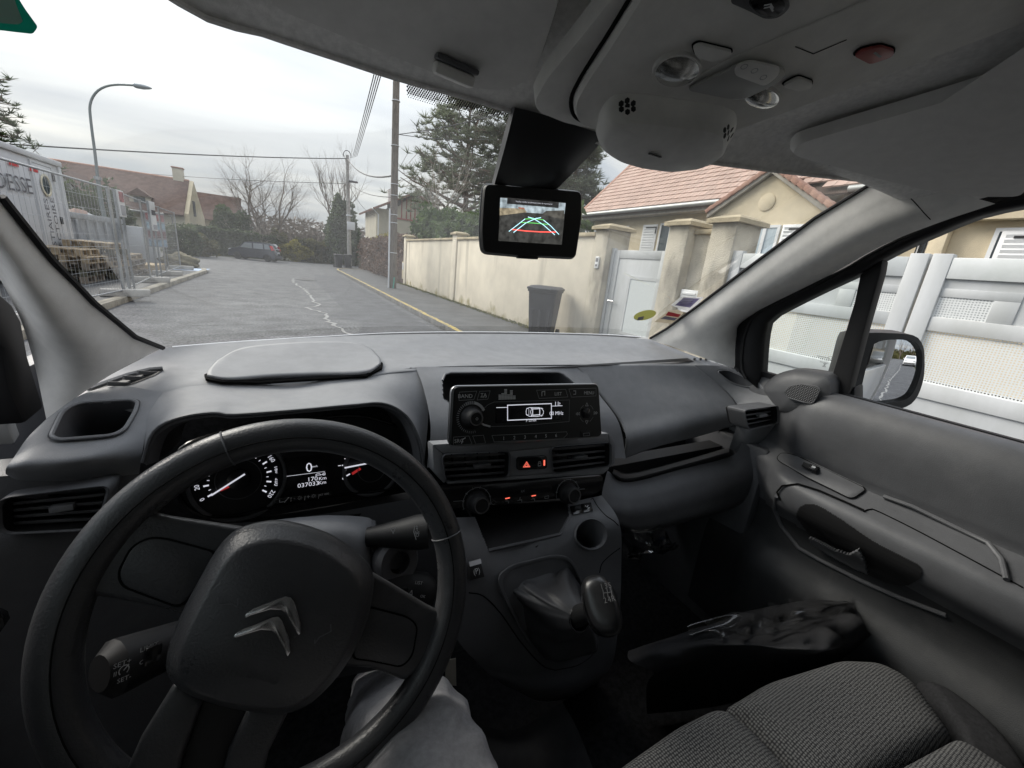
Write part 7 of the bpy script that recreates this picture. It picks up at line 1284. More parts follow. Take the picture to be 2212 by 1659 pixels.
# ---------------------------------------------------------------- passenger door
def profile_loft(stations, n=70):
    return loft(stations, n, 10)
def door_right():
    t = part('passenger_door')
    def prof(y, arm, x0=1.085):
        """inner skin cross-section: belt, ledge, face, armrest, pocket"""
        a = arm; return [(x0, y, 1.2), (x0 - .008, y, 1.203), (x0 - .034, y, 1.194), (x0 - .054, y, 1.166), (x0 - .058, y, 1.12), (x0 - .048, y, 1.05), (x0 - .044, y, 1.030), (x0 - .05 - .035*a, y, 1.012), (x0 - .052 - .065*a, y, .998), (x0 - .05 - .072*a, y, .97), (x0 - .045 - .066*a, y, .935), (x0 - .042 - .03*a, y, .90), (x0 - .042, y, .86), (x0 - .045, y, .80), (x0 - .075, y, .76), (x0 - .085, y, .70), (x0 - .08, y, .48)]
    P = Patch([prof(.60, .1, 1.125), prof(.50, .35, 1.118), prof(.46, .6, 1.10), prof(.42, .8), prof(.33, 1), prof(.15, 1), prof(-.1, 1), prof(-.4, 1), prof(-.8, .8)], 90, 8); 
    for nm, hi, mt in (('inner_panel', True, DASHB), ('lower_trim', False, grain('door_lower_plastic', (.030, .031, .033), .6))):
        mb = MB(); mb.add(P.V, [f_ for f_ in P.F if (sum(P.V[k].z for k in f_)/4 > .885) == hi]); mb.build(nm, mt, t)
    MB().b2((1.095, -.85, .42), (1.135, .66, 1.190)).build('outer_skin', mat('white_van_paint', (.75, .76, .76), .25, coat=.4), t, bevel=.01); MB().b2((1.086, -.85, 1.191), (1.10, .60, 1.204)).build('belt_seal', RUB, t)
    # switch plate
    sp = Zs('G', [(395, 765), (420, 735), (470, 730), (530, 745), (915, 930), (920, 945), (850, 1000), (820, 1003), (560, 875), (410, 785)]); L = [P.on(a, b, .004) for a, b in sp]; L = round_loop(L, .008, 3); so = MB(); loops(so, [[p + Vector((.004, 0, -.004)) for p in L], L, scaled(L, .96, (0, 0, .0015))]); so = so.build('switch_plate', DASHB, t)
    MB().tube([p + Vector((0, 0, -.001)) for p in L + [L[0]]], .0012, 5).build('plate_gap', SEAM, t)
    a = [P.on(*ZP('G', *p), .0075) for p in ((556, 790), (648, 830), (620, 858), (540, 815))]; MB().prism(a, (0, 0, -.003)).build('switch_well', MBLK, so); b = [P.on(*ZP('G', *p), .0085) for p in ((590, 808), (646, 832), (622, 858), (580, 836))]; ro = MB().prism(b, (0, 0, .002)).build('window_switch', BLKP, so, bevel=.0005); f = Frame(sum(b, Vector())/4 + Vector((0, 0, .0022)), b[1] - b[0], b[0] - b[3]); Lm = MB(); Lm.add([f.p(x, y, .0008) for x, y in ((-.004, -.003), (.003, -.003), (.004, .0), (.002, .003), (-.004, .003))], [(0, 1, 2, 3, 4)]); Lm.build('window_symbol', LETT, ro, smooth=False)
    # pull-handle recess, its shade painted as a black sheet, and lever
    rc = [ZP('G', p.x, p.y) for p in round_loop([(x_, y_, 0) for x_, y_ in ((500, 1095), (540, 1035), (620, 1030), (760, 1110), (960, 1250), (1255, 1400), (1250, 1470), (1160, 1522), (1040, 1500), (880, 1420), (700, 1320), (590, 1220))], 60, 4)]; region(P, rc, .002, 'handle_recess_shade', MBLK, t)
    MB().tube([P.on(*ZP('G', *p), .004) for p in ((420, 1010), (400, 960), (430, 925), (520, 920), (640, 960), (800, 1030), (905, 1078))], .002, 6).build('armrest_seam', SEAM, t)
    lo_ = region(P, Zs('G', [(605, 1205), (640, 1215), (760, 1275), (840, 1300), (900, 1280), (930, 1330), (955, 1420), (860, 1385), (720, 1315), (615, 1240)]), .010, 'door_lever', DASHB, t); md = lo_.modifiers.new('thickness', 'SOLIDIFY'); md.thickness = .006
    lc_ = region(P, Zs('G', [(675, 1165), (710, 1200), (830, 1250), (900, 1278), (840, 1296), (740, 1255), (690, 1215)]), .006, 'lever_cup', MBLK, t)
    MB().tube([P.on(*ZP('G', *p), .002) for p in ((395, 985), (380, 1060), (420, 1160), (520, 1290), (640, 1360), (900, 1490), (1130, 1590), (1400, 1690))], .0045, 8).build('pocket_bead', DASHB, t)
    MB().tube([P.on(*ZP('G', *p), .004) for p in ((1030, 985), (1200, 1040), (1500, 1190), (1640, 1270), (1720, 1370), (1750, 1490))], .004, 8).build('armrest_edge', DASHB, t)
    P.strip(Zs('G', [(905, 1078), (940, 1066), (985, 1075), (1200, 1180), (1500, 1340), (1850, 1530)]), .0012, 'armrest_seam', SEAM, t, lift=.001)
    # window frame: upright band, divider, glass
    X = 1.088; q = lambda k, L, x=X: [PX(*ZP(k, *p), x) for p in L]
    outer = q('7', [(345, 1150), (298, 1100), (300, 1020), (312, 930), (360, 835), (430, 775), (800, 605), (1150, 405), (1490, 262), (2009, 92)]) + [Vector((X, -.05, PX(*ZP('7', 2009, 92), X).z + .03)), Vector((X, -.8, 1.62))]
    inner = q('7', [(455, 1245), (456, 1150), (468, 980), (488, 865), (530, 822), (780, 692), (1035, 572), (1170, 488), (1480, 340), (2009, 172)]) + [Vector((X, -.05, PX(*ZP('7', 2009, 172), X).z + .03)), Vector((X, -.8, 1.585))]
    o, i = catmull(outer, 60), catmull(inner, 60); mb = MB(); mb.grid([o, i]); fo = mb.build('window_frame', RUB, t); md = fo.modifiers.new('thickness', 'SOLIDIFY'); md.thickness = .05; md.offset = 0
    MB().tube([Vector(p) - Vector((.02, 0, 0)) for p in o], .0075, 8).build('frame_seal', RUB, t); MB().tube([Vector(p)*.55 + Vector(r)*.45 - Vector((.026, 0, 0)) for p, r in zip(o, i)], .0045, 8).build('frame_seal', MBLK, t)
    dv = q('7', [(1035, 572), (1172, 486), (1160, 560), (1055, 930), (940, 1380), (870, 1165), (1000, 740)]); MB().prism(dv, (.03, 0, 0)).build('divider_bar', RUB, t, bevel=.004)
    gq = q('7', [(455, 1245), (468, 980), (488, 865), (530, 822), (1035, 572), (1000, 740), (870, 1165), (700, 1240)], X + .018); MB().add(gq, [tuple(range(len(gq)))]).build('quarter_glass', glass_mat('side_glass', (.93, .97, .95), .8), t, smooth=False)
    zt = [Vector(p) for p in i[36:]]; gm = [Vector((X + .02, p.y, p.z + .01)) for p in zt]; lo = [Vector((X + .02, p.y, 1.18)) for p in zt]; MB().grid([gm, lo]).build('door_glass', glass_mat('side_glass', (.93, .97, .95), .8), t)
    # glass marking
    L = MB(); f = Frame(PX(*ZP('7', 830, 1090), X + .016), (0, -1, 0), (0, 0, 1)); l = lambda zx, zy: f.loc(f.hit(*ZP('7', zx, zy)))
    for s, x, y, h in (('TEMPERED', 818, 1066, .006), ('43R-00097', 828, 1082, .005), ('AS2 M20', 822, 1097, .005)): p = l(x, y); text(L, f, s, p[0], p[1], h, .0)
    p = l(858, 1069); line(L, f, [(p[0] + .004*math.cos(u), p[1] + .004*math.sin(u)) for u in np.linspace(0, 6.3, 14)], .0006, 0); p = l(825, 1112); line(L, f, [(p[0] - .003, p[1] - .004), (p[0] + .003, p[1] - .004), (p[0] - .003, p[1] + .004), (p[0] + .003, p[1] + .004)], .001, 0, True); tag(L.build('glass_marking', mat('faint_print', (.16, .17, .17), .6), t, smooth=False), kind='stuff')
    # sail panel with speaker grille
    so_ = q('G', [(318, 345), (350, 300), (400, 262), (460, 238), (530, 226), (640, 238), (735, 256), (768, 290), (762, 380), (742, 470), (600, 510), (500, 495), (420, 480)], 1.088); L = round_loop(so_, .01, 3); mb = MB(); loops(mb, [scaled(L, 1.02, (.012, 0, 0)), L, scaled(L, .97, (-.016, 0, 0)), scaled(L, .88, (-.032, -.004, -.002)), scaled(L, .6, (-.042, -.008, -.004)), scaled(L, .2, (-.045, -.008, -.004))]); sp = mb.build('sail_panel', DASHB, t)
    gx = 1.041; gl = round_loop(q('G', [(440, 370), (475, 332), (550, 319), (640, 335), (656, 350), (640, 390), (612, 436), (560, 428), (460, 398)], gx), .006, 3); MB().prism(gl, (-.006, 0, 0)).build('speaker_grille', MBLK, sp, bevel=.0015); MB().tube([p + Vector((-.006, 0, 0)) for p in gl + [gl[0]]], .0012, 5).build('grille_rim', DASHB, sp)
    ho = MB(); cy = sum((p.y for p in gl))/len(gl); cz = sum((p.z for p in gl))/len(gl); yz = [(p.y, p.z) for p in gl]
    for a in range(-16, 17):
        for b in range(-12, 13):
            y, z = cy + a*.0042 + (b % 2)*.0021, cz + b*.0038
            if inside(yz, y, z): ho.lathe([(.0014, 0), (.0014, .0006), (.0001, .0006)], (gx - .0062, y, z), (-1, 0, 0), 5, cap=False)
    tag(ho.build('grille_dots', DASH, sp), kind='stuff')
    # door mirror outside
    m = part('door_mirror'); c = PX(1922, 806, 1.27); nrm = Vector(MIRN).normalized(); uu = nrm.cross(Vector((0, 0, 1))).normalized()*-1; f = Frame(c, uu, (0, 0, 1)); 
    if f.w.dot(nrm) < 0: f = Frame(c, -uu, (0, 0, 1))
    go = [f.hit(*ZP('7', *p)) for p in ((1012, 1348), (1050, 1180), (1092, 1015), (1130, 975), (1200, 960), (1330, 965), (1380, 1005), (1395, 1060), (1385, 1160), (1340, 1275), (1290, 1315), (1200, 1332))]; ho_ = [f.hit(*ZP('7', *p), .004) for p in ((915, 1362), (985, 1150), (1045, 945), (1110, 922), (1200, 922), (1350, 935), (1405, 985), (1420, 1070), (1412, 1200), (1370, 1310), (1300, 1365), (1150, 1388), (1020, 1385))]
    H = round_loop(ho_, .012, 3); n = len(H); G = round_loop(go, .012, 3); Gc = catmull([tuple(p) for p in go + [go[0]]], n + 1)[:-1]; cen = sum(H, Vector())/n; bk = f.w*-1
    Hc = [Vector(p) for p in catmull([tuple(p) for p in ho_ + [ho_[0]]], 49)[:-1]]; Gc = [Vector(p) for p in catmull([tuple(p) for p in go + [go[0]]], 49)[:-1]]
    g0 = Gc[0]; k = min(range(48), key=lambda j: (Hc[j] - g0).length); Hc = Hc[k:] + Hc[:k]
    mb = MB(); loops(mb, [[p - f.w*.012 for p in Gc], [p + f.w*.006 for p in Gc], Hc, scaled(Hc, 1.03, bk*.05), scaled(Hc, .92, bk*.10), scaled(Hc, .55, bk*.14)]); mb.build('mirror_housing', grain('mirror_housing_plastic', (.03, .031, .033), .5), m)
    gy = MB(); cg = sum(Gc, Vector())/len(Gc); rows = []
    for s in np.linspace(0, 1, 12): rows.append([cg + (p - cg)*max(s, .001) - f.w*(((p - cg).length*s)**2/(2*MIRR)) for p in Gc])
    gy.grid(rows, closed=True); gy.build('mirror_glass', mat('mirror_silver', (.82, .84, .85), .01, 1.0), m, ang=180)
    MB().prism(q('7', [(905, 1300), (1010, 1240), (1010, 1370), (908, 1378)], 1.10), (.09, .02, 0)).build('mirror_arm', RUB, m, bevel=.008)
    # seal at the front edge of the door
    return P
MIRN = (-.62, -.785, .015); MIRR = .9
door_right()
def door_left():
    t = part('driver_door'); x0 = -.37
    MB().b2((x0 - .05, -.85, .42), (x0, .50, 1.19)).build('inner_panel', DASHB, t, bevel=.02); MB().b2((x0 - .08, -.85, .42), (x0 - .052, .8, 1.19)).build('outer_skin', mat('white_van_paint', (.75, .76, .76), .25, coat=.4), t)
    p = Zs('A', [(-40, 560), (0, 500), (25, 560), (140, 870), (100, 935), (0, 700)]); MB().prism([PX(a, b, -.345) for a, b in p], (-.02, 0, 0)).build('door_edge', mat('white_van_paint', (.75, .76, .76), .25), t, bevel=.003)
    q = [PX(*ZP('A', *p), -.31) for p in ((-200, -250), (90, 0), (150, 110), (195, 350), (300, 690), (170, 800), (60, 560), (20, 300), (-200, 100))]; MB().prism(q, (-.03, 0, 0)).build('window_frame', RUB, t, bevel=.005)
    MB().b2((x0 - .03, -.85, 1.191), (x0 - .026, .45, 1.60)).build('door_glass', glass_mat('side_glass', (.93, .97, .95), .8), t); MB().b2((x0 - .06, -.85, 1.60), (x0, .42, 1.66)).build('window_frame', RUB, t)
    b = [PY(*ZP('C', *p), .50) for p in ((0, 450), (40, 470), (50, 500), (20, 545), (0, 550), (-40, 500))]; MB().prism(b, (0, -.01, 0)).build('mirror_switch', BLKP, t, bevel=.003)
door_left()
# ---------------------------------------------------------------- pillars, windscreen, headliner
def shell():
    t = part('pillar_trim')
    R = Patch([CX([(1402, 733, .955), (1440, 712, .96), (1500, 668, .965), (1600, 592, .97), (1760, 473, .975), (1893, 392, .98), (1990, 340, .985)]), CX([(1450, 748, .972), (1490, 725, .974), (1560, 670, .975), (1670, 585, .978), (1830, 478, .982), (1950, 420, .985), (2050, 380, .988)]), CX([(1535, 778, 1.015), (1550, 735, 1.01), (1600, 675, 1.005), (1710, 605, 1.0), (1860, 515, .998), (1985, 460, .996), (2090, 420, .995)]), CX([(1597, 800, 1.072), (1594, 730, 1.07), (1612, 690, 1.068), (1770, 606, 1.06), (1900, 533, 1.05), (2023, 483, 1.04), (2150, 440, 1.03)])], 60, 8); R.build('right_trim', TRIM, t)
    MB().tube(CX([(1404, 731, .953), (1440, 710, .958), (1500, 666, .963), (1600, 590, .968), (1760, 471, .973), (1893, 390, .978)]), .0035, 6).build('glass_seal', RUB, t)
    R.strip([(1950, 412), (1975, 436), (1998, 462), (2010, 474)], .0008, 'trim_seam', SEAM, t, n=14)
    L = Patch([CX([(-120, 290, -.245), (0, 423, -.24), (110, 560, -.23), (200, 652, -.215), (290, 726, -.2), (352, 751, -.187)]), CX([(-130, 380, -.255), (-10, 520, -.25), (70, 640, -.245), (130, 720, -.24), (200, 780, -.23), (235, 812, -.225)]), CX([(-120, 470, -.29), (-10, 590, -.29), (29, 658, -.292), (50, 705, -.295), (75, 790, -.295), (100, 905, -.28)])], 50, 8); L.build('left_trim', TRIM, t)
    MB().tube([L.on(a, b, .001) for a, b in ((0, 424), (110, 561), (200, 653), (290, 727), (350, 751))], .0038, 6).build('glass_seal', RUB, t)
    hd = [(-.245, .40, 1.625)] + [tuple(p) for p in C3([(380, 0, .53), (560, 68, .545), (730, 125, .55), (860, 168, .55), (1000, 207, .55), (1100, 238, .55), (1335, 318, .535), (1500, 345, .51), (1700, 371, .465), (1893, 392, .42)])]
    base = C3([(352, 748, .88), (480, 738, .94), (620, 729, .98), (880, 719, 1.01), (1150, 719, .995), (1300, 723, .95), (1405, 730, .885)])
    w = part('windscreen'); top = catmull(hd, 40); bot = catmull(base, 40); rows = []
    for k in range(13):
        g = k/12; c = top*(1 - g) + bot*g; c[:, 1] += .03*math.sin(math.pi*g); rows.append([Vector(p) + Vector((0, .003, .003)) for p in c])
    WS = MB().grid(rows); gl = WS.build('glass', glass_mat('windscreen_glass', (.96, .975, .965), .20, dirt=.022), w); bv = BVHTree.FromPolygons([Vector(p) for p in WS.v], WS.f)
    def onw(px, py, lift=.002):
        d = Vector(ray(px, py)).normalized(); hh, nn, _, _ = bv.ray_cast(Vector(EYE), d)
        if hh is None: hh, nn, _, _ = bv.find_nearest(Vector(EYE) + d*.75)
        return hh - d*lift
    # printed dot band under the header
    D = MB(); P0 = [ZP('4', *p) for p in ((965, 85), (1400, 165), (1930, 330), (1890, 400), (1450, 300), (985, 195))]
    for i in range(0, 46):
        for j in range(0, 14):
            px = 880 + i*5.1 + (j % 2)*2.5; py = 178 + j*4.4 + (px - 880)*.30; q0 = 183 + (px - 880)*.263 + (0 if px > 890 else 4); q1 = 207 + (px - 880)*.235
            if px > 1104 or py < q0 - 9 or py > q1 + 6: continue
            r = .0012 if py < q1 - 3 else .0007; c = onw(px, py, .0015); e = (Vector(EYE) - c).normalized(); a = e.orthogonal().normalized(); b = e.cross(a); D.add([c + a*(r*math.cos(u)) + b*(r*math.sin(u)) for u in np.linspace(0, 2*math.pi, 7)[:-1]], [tuple(range(6))])
    tag(D.build('dot_band', RUB, w, smooth=False), kind='stuff')
    h = part('headliner'); z = lambda y, zz, k=0: [(-.34, y - .05, zz - .05), (-.1, y, zz - .01), (.2, y, zz), (.5, y, zz), (.8, y - .02, zz - .01), (1.04, y - .08, zz - .06)]
    hr = [(-.30, .36, 1.60)] + hd[1:] + [(1.03, .34, 1.615)]
    HL = Patch([hr, z(.44, 1.637), z(.28, 1.672), z(0, 1.70), z(-.4, 1.71), z(-.9, 1.71)], 60, 8); HL.build('roof_lining', LINER, h)
    MB().tube([Vector(p) + Vector((0, 0, -.001)) for p in catmull(hd, 60)], .003, 6).build('header_edge', LINER, h)
    # cant rail cloth between roof lining and right window
    MB().grid(loft([[(1.03, .34, 1.615), (1.04, .20, 1.65), (1.045, 0, 1.66), (1.045, -.8, 1.66)], [(1.055, .36, 1.595), (1.075, .20, 1.625), (1.085, 0, 1.625), (1.09, -.8, 1.62)]], 20, 4)).build('cant_rail', LINER, h)
    MB().grid(loft([[(-.30, .36, 1.60), (-.33, .20, 1.62), (-.34, 0, 1.64), (-.34, -.8, 1.65)], [(-.33, .40, 1.58), (-.36, .20, 1.60), (-.37, 0, 1.60), (-.37, -.8, 1.60)]], 20, 4)).build('cant_rail', LINER, h)
    MB().b2((-.45, -1.0, 1.72), (1.2, .56, 1.75)).build('roof_panel', mat('white_van_paint', (.75, .76, .76), .25), h)
    return onw, HL, bv
ONW, HL, WBV = shell()
def kick_panels():
    t = part('bulkhead'); MB().b2((-.45, -.98, .42), (1.15, -.94, 1.73)).build('bulkhead_panel', mat('bulkhead_bounce_grey', (.62, .62, .62), .8), t); MB().b2((-.28, -.72, .75), (.24, -.52, 1.42)).build('driver_backrest', SEATS, t, bevel=.06); MB().b2((.48, -.72, .75), (1.0, -.52, 1.42)).build('passenger_backrest', SEATS, t, bevel=.06)  # unseen bulkhead added to close off rear light, pale grey for bounce
    t = part('kick_panel'); MB().b2((1.10, .30, .43), (1.13, 1.06, 1.16)).build('right_panel', DASHB, t); MB().b2((1.05, .50, .43), (1.099, .80, 1.02)).build('sill_trim', DASHB, t, bevel=.01); MB().b2((-.42, .30, .43), (-.39, 1.06, 1.16)).build('left_panel', DASHB, t)
    MB().b2((-.40, .62, .90), (1.10, .66, .98)).build('cross_beam', MBLK, t); MB().b2((1.05, .64, .90), (1.10, .70, 1.14)).build('dash_end', DASHB, t); MB().b2((-.40, .60, .80), (-.27, .66, 1.12)).build('dash_end', DASHB, t)
kick_panels()
def bonnet():
    t = part('bonnet'); a = C3([(372, 747, 1.02), (520, 735.5, 1.06), (700, 725, 1.09), (880, 716.5, 1.12), (1100, 716, 1.12), (1300, 721, 1.08), (1385, 726.5, 1.04)]); a = [p - Vector((0, 0, .003)) for p in a]; b = [p + Vector((0, .25, -.10)) for p in a]; c = [p + Vector((0, .75, -.30)) for p in a]; MB().grid(loft([a, b, c], 40, 6)).build('bonnet_skin', mat('white_van_paint', (.75, .76, .76), .25), t)
    MB().tube(catmull([tuple(p) for p in a], 40), .0022, 6).build('cowl_edge', mat('white_van_paint', (.75, .76, .76), .25), t)
bonnet()
# ---------------------------------------------------------------- sun visors and overhead console
def overhead():
    def slab(name, L, Yl, lift, th, m, par, k='d'):
        P = [HL.on(*ZP(k, *p), lift) for p in L]; P = round_loop(P, .015, 4); nrm = Vector((0, -.25, -1)).normalized(); mb = MB(); loops(mb, [P, [p + nrm*th*.6 for p in P], scaled(P, .97, nrm*th)]); return mb.build(name, m, par)
    v = part('sun_visor'); slab('visor_pad', [(560, -60), (760, 30), (880, 82), (960, 118), (1040, 146), (1100, 146), (1150, 118), (1172, 70), (1196, -10), (1220, -90), (560, -140)], .5, .010, .016, VISM, v)
    c = HL.on(*ZP('d', 975, 98), .032); MB().box(c, (.045, .016, .012), Euler((.3, .05, .05)).to_matrix()).build('visor_clip', CONSM, v, bevel=.004); MB().box(c + Vector((-.0, -.004, .008)), (.048, .022, .006), Euler((.3, .05, .05)).to_matrix()).build('clip_recess', DASHB, v, bevel=.004)
    v = part('sun_visor'); slab('visor_pad', [(1705, 298), (1718, 278), (1780, 258), (2000, 190), (2212, 122), (2420, 60), (2600, 200), (2450, 400), (2212, 398), (2120, 399), (2000, 384), (1900, 360), (1800, 332), (1715, 308)], .4, .006, .016, VISM, v)
    c = HL.on(*ZP('8', 1440, 575), .016); MB().box(c, (.05, .018, .014), Euler((.2, .1, -.2)).to_matrix()).build('visor_clip', MBLK, v, bevel=.005)
    st = [HL.on(*ZP('8', *p), .0235) for p in ((2045, 545), (2212, 506), (2400, 470), (2400, 660), (2212, 612))]; MB().add(st, [tuple(range(5))]).build('airbag_label', WHITE, v, smooth=False)
    t = part('overhead_console'); f = Frame(PY(1450, 150, .355), (1, 0, 0), (0, -1, .42)); q = lambda L, z=0.0, k='8': [f.hit(*ZP(k, *p), z) for p in L]
    body = round_loop(q([(760, -110), (700, 0), (600, 160), (500, 310), (452, 400), (462, 465), (500, 490), (600, 505), (800, 520), (1085, 505), (1200, 462), (1500, 350), (1900, 200), (2212, 82), (2400, 0), (2300, -300), (1200, -300)]), .012, 4); mb = MB(); loops(mb, [scaled(body, 1.04, f.w*-.030), scaled(body, 1.0, f.w*-.004), scaled(body, .985, f.w*.003)]); mb.build('console_body', CONSM, t)
    MB().tube([p for p in scaled(body, 1.018, f.w*-.006)], .0022, 6).build('console_gap', SEAM, t)
    out = round_loop(q([(660, -60), (600, 0), (480, 150), (350, 310), (300, 400), (320, 440), (420, 480), (560, 512), (560, 470), (452, 440), (440, 400), (500, 300), (590, 160), (690, 0)], -.006), .006, 3); MB().prism(out, f.w*-.02).build('surround', CONSM, t, bevel=.004)
    # sensor bulge
    bl = q([(548, 470), (560, 430), (590, 385), (640, 365), (760, 372), (900, 395), (1040, 415), (1090, 440), (1092, 490), (1068, 555), (980, 598), (850, 612), (720, 592), (620, 560), (565, 515)], .004); B0 = round_loop(bl, .012, 3); dn = Vector((0, -.004, -.012)); mb = MB(); loops(mb, [scaled(B0, 1.0, f.w*-.03), B0, scaled(B0, .985, Vector((0, .004, -.010))), scaled(B0, .95, Vector((0, .002, -.018))), scaled(B0, .86, Vector((0, -.002, -.024))), scaled(B0, .5, Vector((0, -.006, -.027))), scaled(B0, .1, Vector((0, -.006, -.0275)))]); bo = mb.build('sensor_pod', CONSM, t)
    pod = BVHTree.FromPolygons([Vector(p) for p in mb.v], mb.f)
    def onpod(px, py):
        d = Vector(ray(px, py)).normalized(); h_, n_, _, _ = pod.ray_cast(Vector(EYE), d)
        if h_ is None: h_, n_, _, _ = pod.find_nearest(f.hit(px, py, .03))
        return h_, (n_ if n_.dot(d) < 0 else -n_)
    for cx, cy, sx, sy in ((664, 415, 27, 22), (1058, 518, 16, 22)):
        for i in range(7):
            a = i*math.pi/3 + .5; k_ = 0 if i == 6 else 1; c, n_ = onpod(*ZP('8', cx + sx*k_*math.cos(a), cy + sy*k_*math.sin(a))); MB().lathe([(.0031, -.001), (.0031, .0004), (.0002, .0005)], c, n_, 6).build('vent_hole', MBLK, bo, smooth=False)
    g = f.hit(*ZP('8', 765, 593), .030)
    for i in range(3): MB().box(g + Vector((.004*i - .004, 0, -.0025*i + .002)), (.020, .003, .0012)).build('vent_slot', MBLK, bo)
    # reading lamps, centre lamp, buttons
    LENS = mat('lamp_lens', (.62, .62, .60), .14, .75, spec=.8, n=.25, ns=60)
    for cx, cy, rx, ry in ((857, 272, .026, .013), (1190, 378, .027, .009)):
        c = f.hit(*ZP('8', cx, cy), .004); lp = [c + f.u*(rx*math.cos(a)) + f.v*(ry*1.35*math.sin(a)) for a in np.linspace(0, 2*math.pi, 24, endpoint=False)]; mb = MB(); loops(mb, [scaled(lp, 1.06, f.w*-.002), scaled(lp, 1.05, f.w*.003), scaled(lp, .95, f.w*.003)]); o = mb.build('reading_lamp', CONSM, t); mb = MB(); loops(mb, [scaled(lp, .94, f.w*.003), scaled(lp, .6, f.w*.006), scaled(lp, .1, f.w*.007)]); mb.build('lens', LENS, o)
    cl = round_loop(q([(890, 340), (1090, 245), (1140, 228), (1270, 255), (1282, 275), (1240, 320), (1110, 380), (1060, 375)], .005), .008, 3); o = MB().prism(cl, f.w*.004).build('cabin_lamp', mat('lamp_lens_pale', (.42, .42, .41), .2, spec=.6), t, bevel=.0015)
    sw = round_loop(q([(1085, 248), (1140, 228), (1262, 256), (1250, 290), (1200, 330), (1080, 285)], .0095), .006, 3); MB().prism(sw, f.w*.003).build('lamp_switch', CONSM, o, bevel=.001); Lm = MB()
    for zx, zy in ((1120, 258), (1160, 274), (1195, 300)): p = f.loc(f.hit(*ZP('8', zx, zy), .0125)); line(Lm, f, [(p[0] + .0035*math.cos(u), p[1] + .0028*math.sin(u)) for u in np.linspace(0, 6.3, 9)], .0007, .0131)
    Lm.build('lamp_symbols', LETG, o, smooth=False)
    for L, m in (([(918, 172), (945, 158), (1068, 188), (1070, 200), (1000, 230), (930, 210)], CONSM), ([(1265, 325), (1330, 290), (1388, 312), (1380, 335), (1330, 345)], CONSM)): lp = round_loop(q(L, .004), .005, 3); MB().ring(scaled(lp, 1.08, f.w*.0), scaled(lp, .99, f.w*.0), f.w*.0012).build('button_gap', SEAM, t); MB().prism(lp, f.w*.004).build('lamp_button', m, t, bevel=.0012)
    lp = round_loop(q([(1548, 208), (1575, 185), (1650, 168), (1705, 185), (1700, 208), (1610, 240)], .004), .005, 3); MB().ring(scaled(lp, 1.1, f.w*0), scaled(lp, .99, f.w*0), f.w*.0012).build('button_gap', SEAM, t); so = MB().prism(lp, f.w*.004).build('sos_button', mat('red_plastic', (.34, .075, .07), .4), t, bevel=.0015); Lm = MB(); p = f.loc(f.hit(*ZP('8', 1640, 212), .008)); line(Lm, f, [(p[0] - .006, p[1]), (p[0] + .006, p[1] + .0)], .002, .0086); Lm.build('sos_mark', LETG, so, smooth=False)
    lp = round_loop(q([(1060, 0), (1130, 30), (1200, 66), (1255, 60), (1300, 20), (1290, -20), (1100, -40)], .003), .008, 4); MB().prism(lp, f.w*.003).build('assist_recess', DASHB, t, bevel=.001); lp = round_loop(q([(1135, 5), (1170, 40), (1215, 55), (1255, 45), (1285, 10), (1270, -20), (1150, -20)], .007), .008, 4); ab = MB().prism(lp, f.w*.004).build('assist_button', BLKP, t, bevel=.001); Lm = MB()
    for dy in (0, 10): line(Lm, f, [f.loc(f.hit(*ZP('8', *p), .011)) for p in ((1200, 18 + dy), (1222, 14 + dy), (1232, 30 + dy))], .0014, .0116)
    Lm.build('chevron_mark', LETT, ab, smooth=False)
    MB().tube(q([(1320, 182), (1390, 210), (1520, 155)], .0032), .0005, 4).build('panel_seam', SEAM, t); MB().tube(q([(880, 330), (1050, 235), (1250, 150), (1600, 0)], .0032), .0012, 6).build('panel_crease', CONSM, t)
overhead()
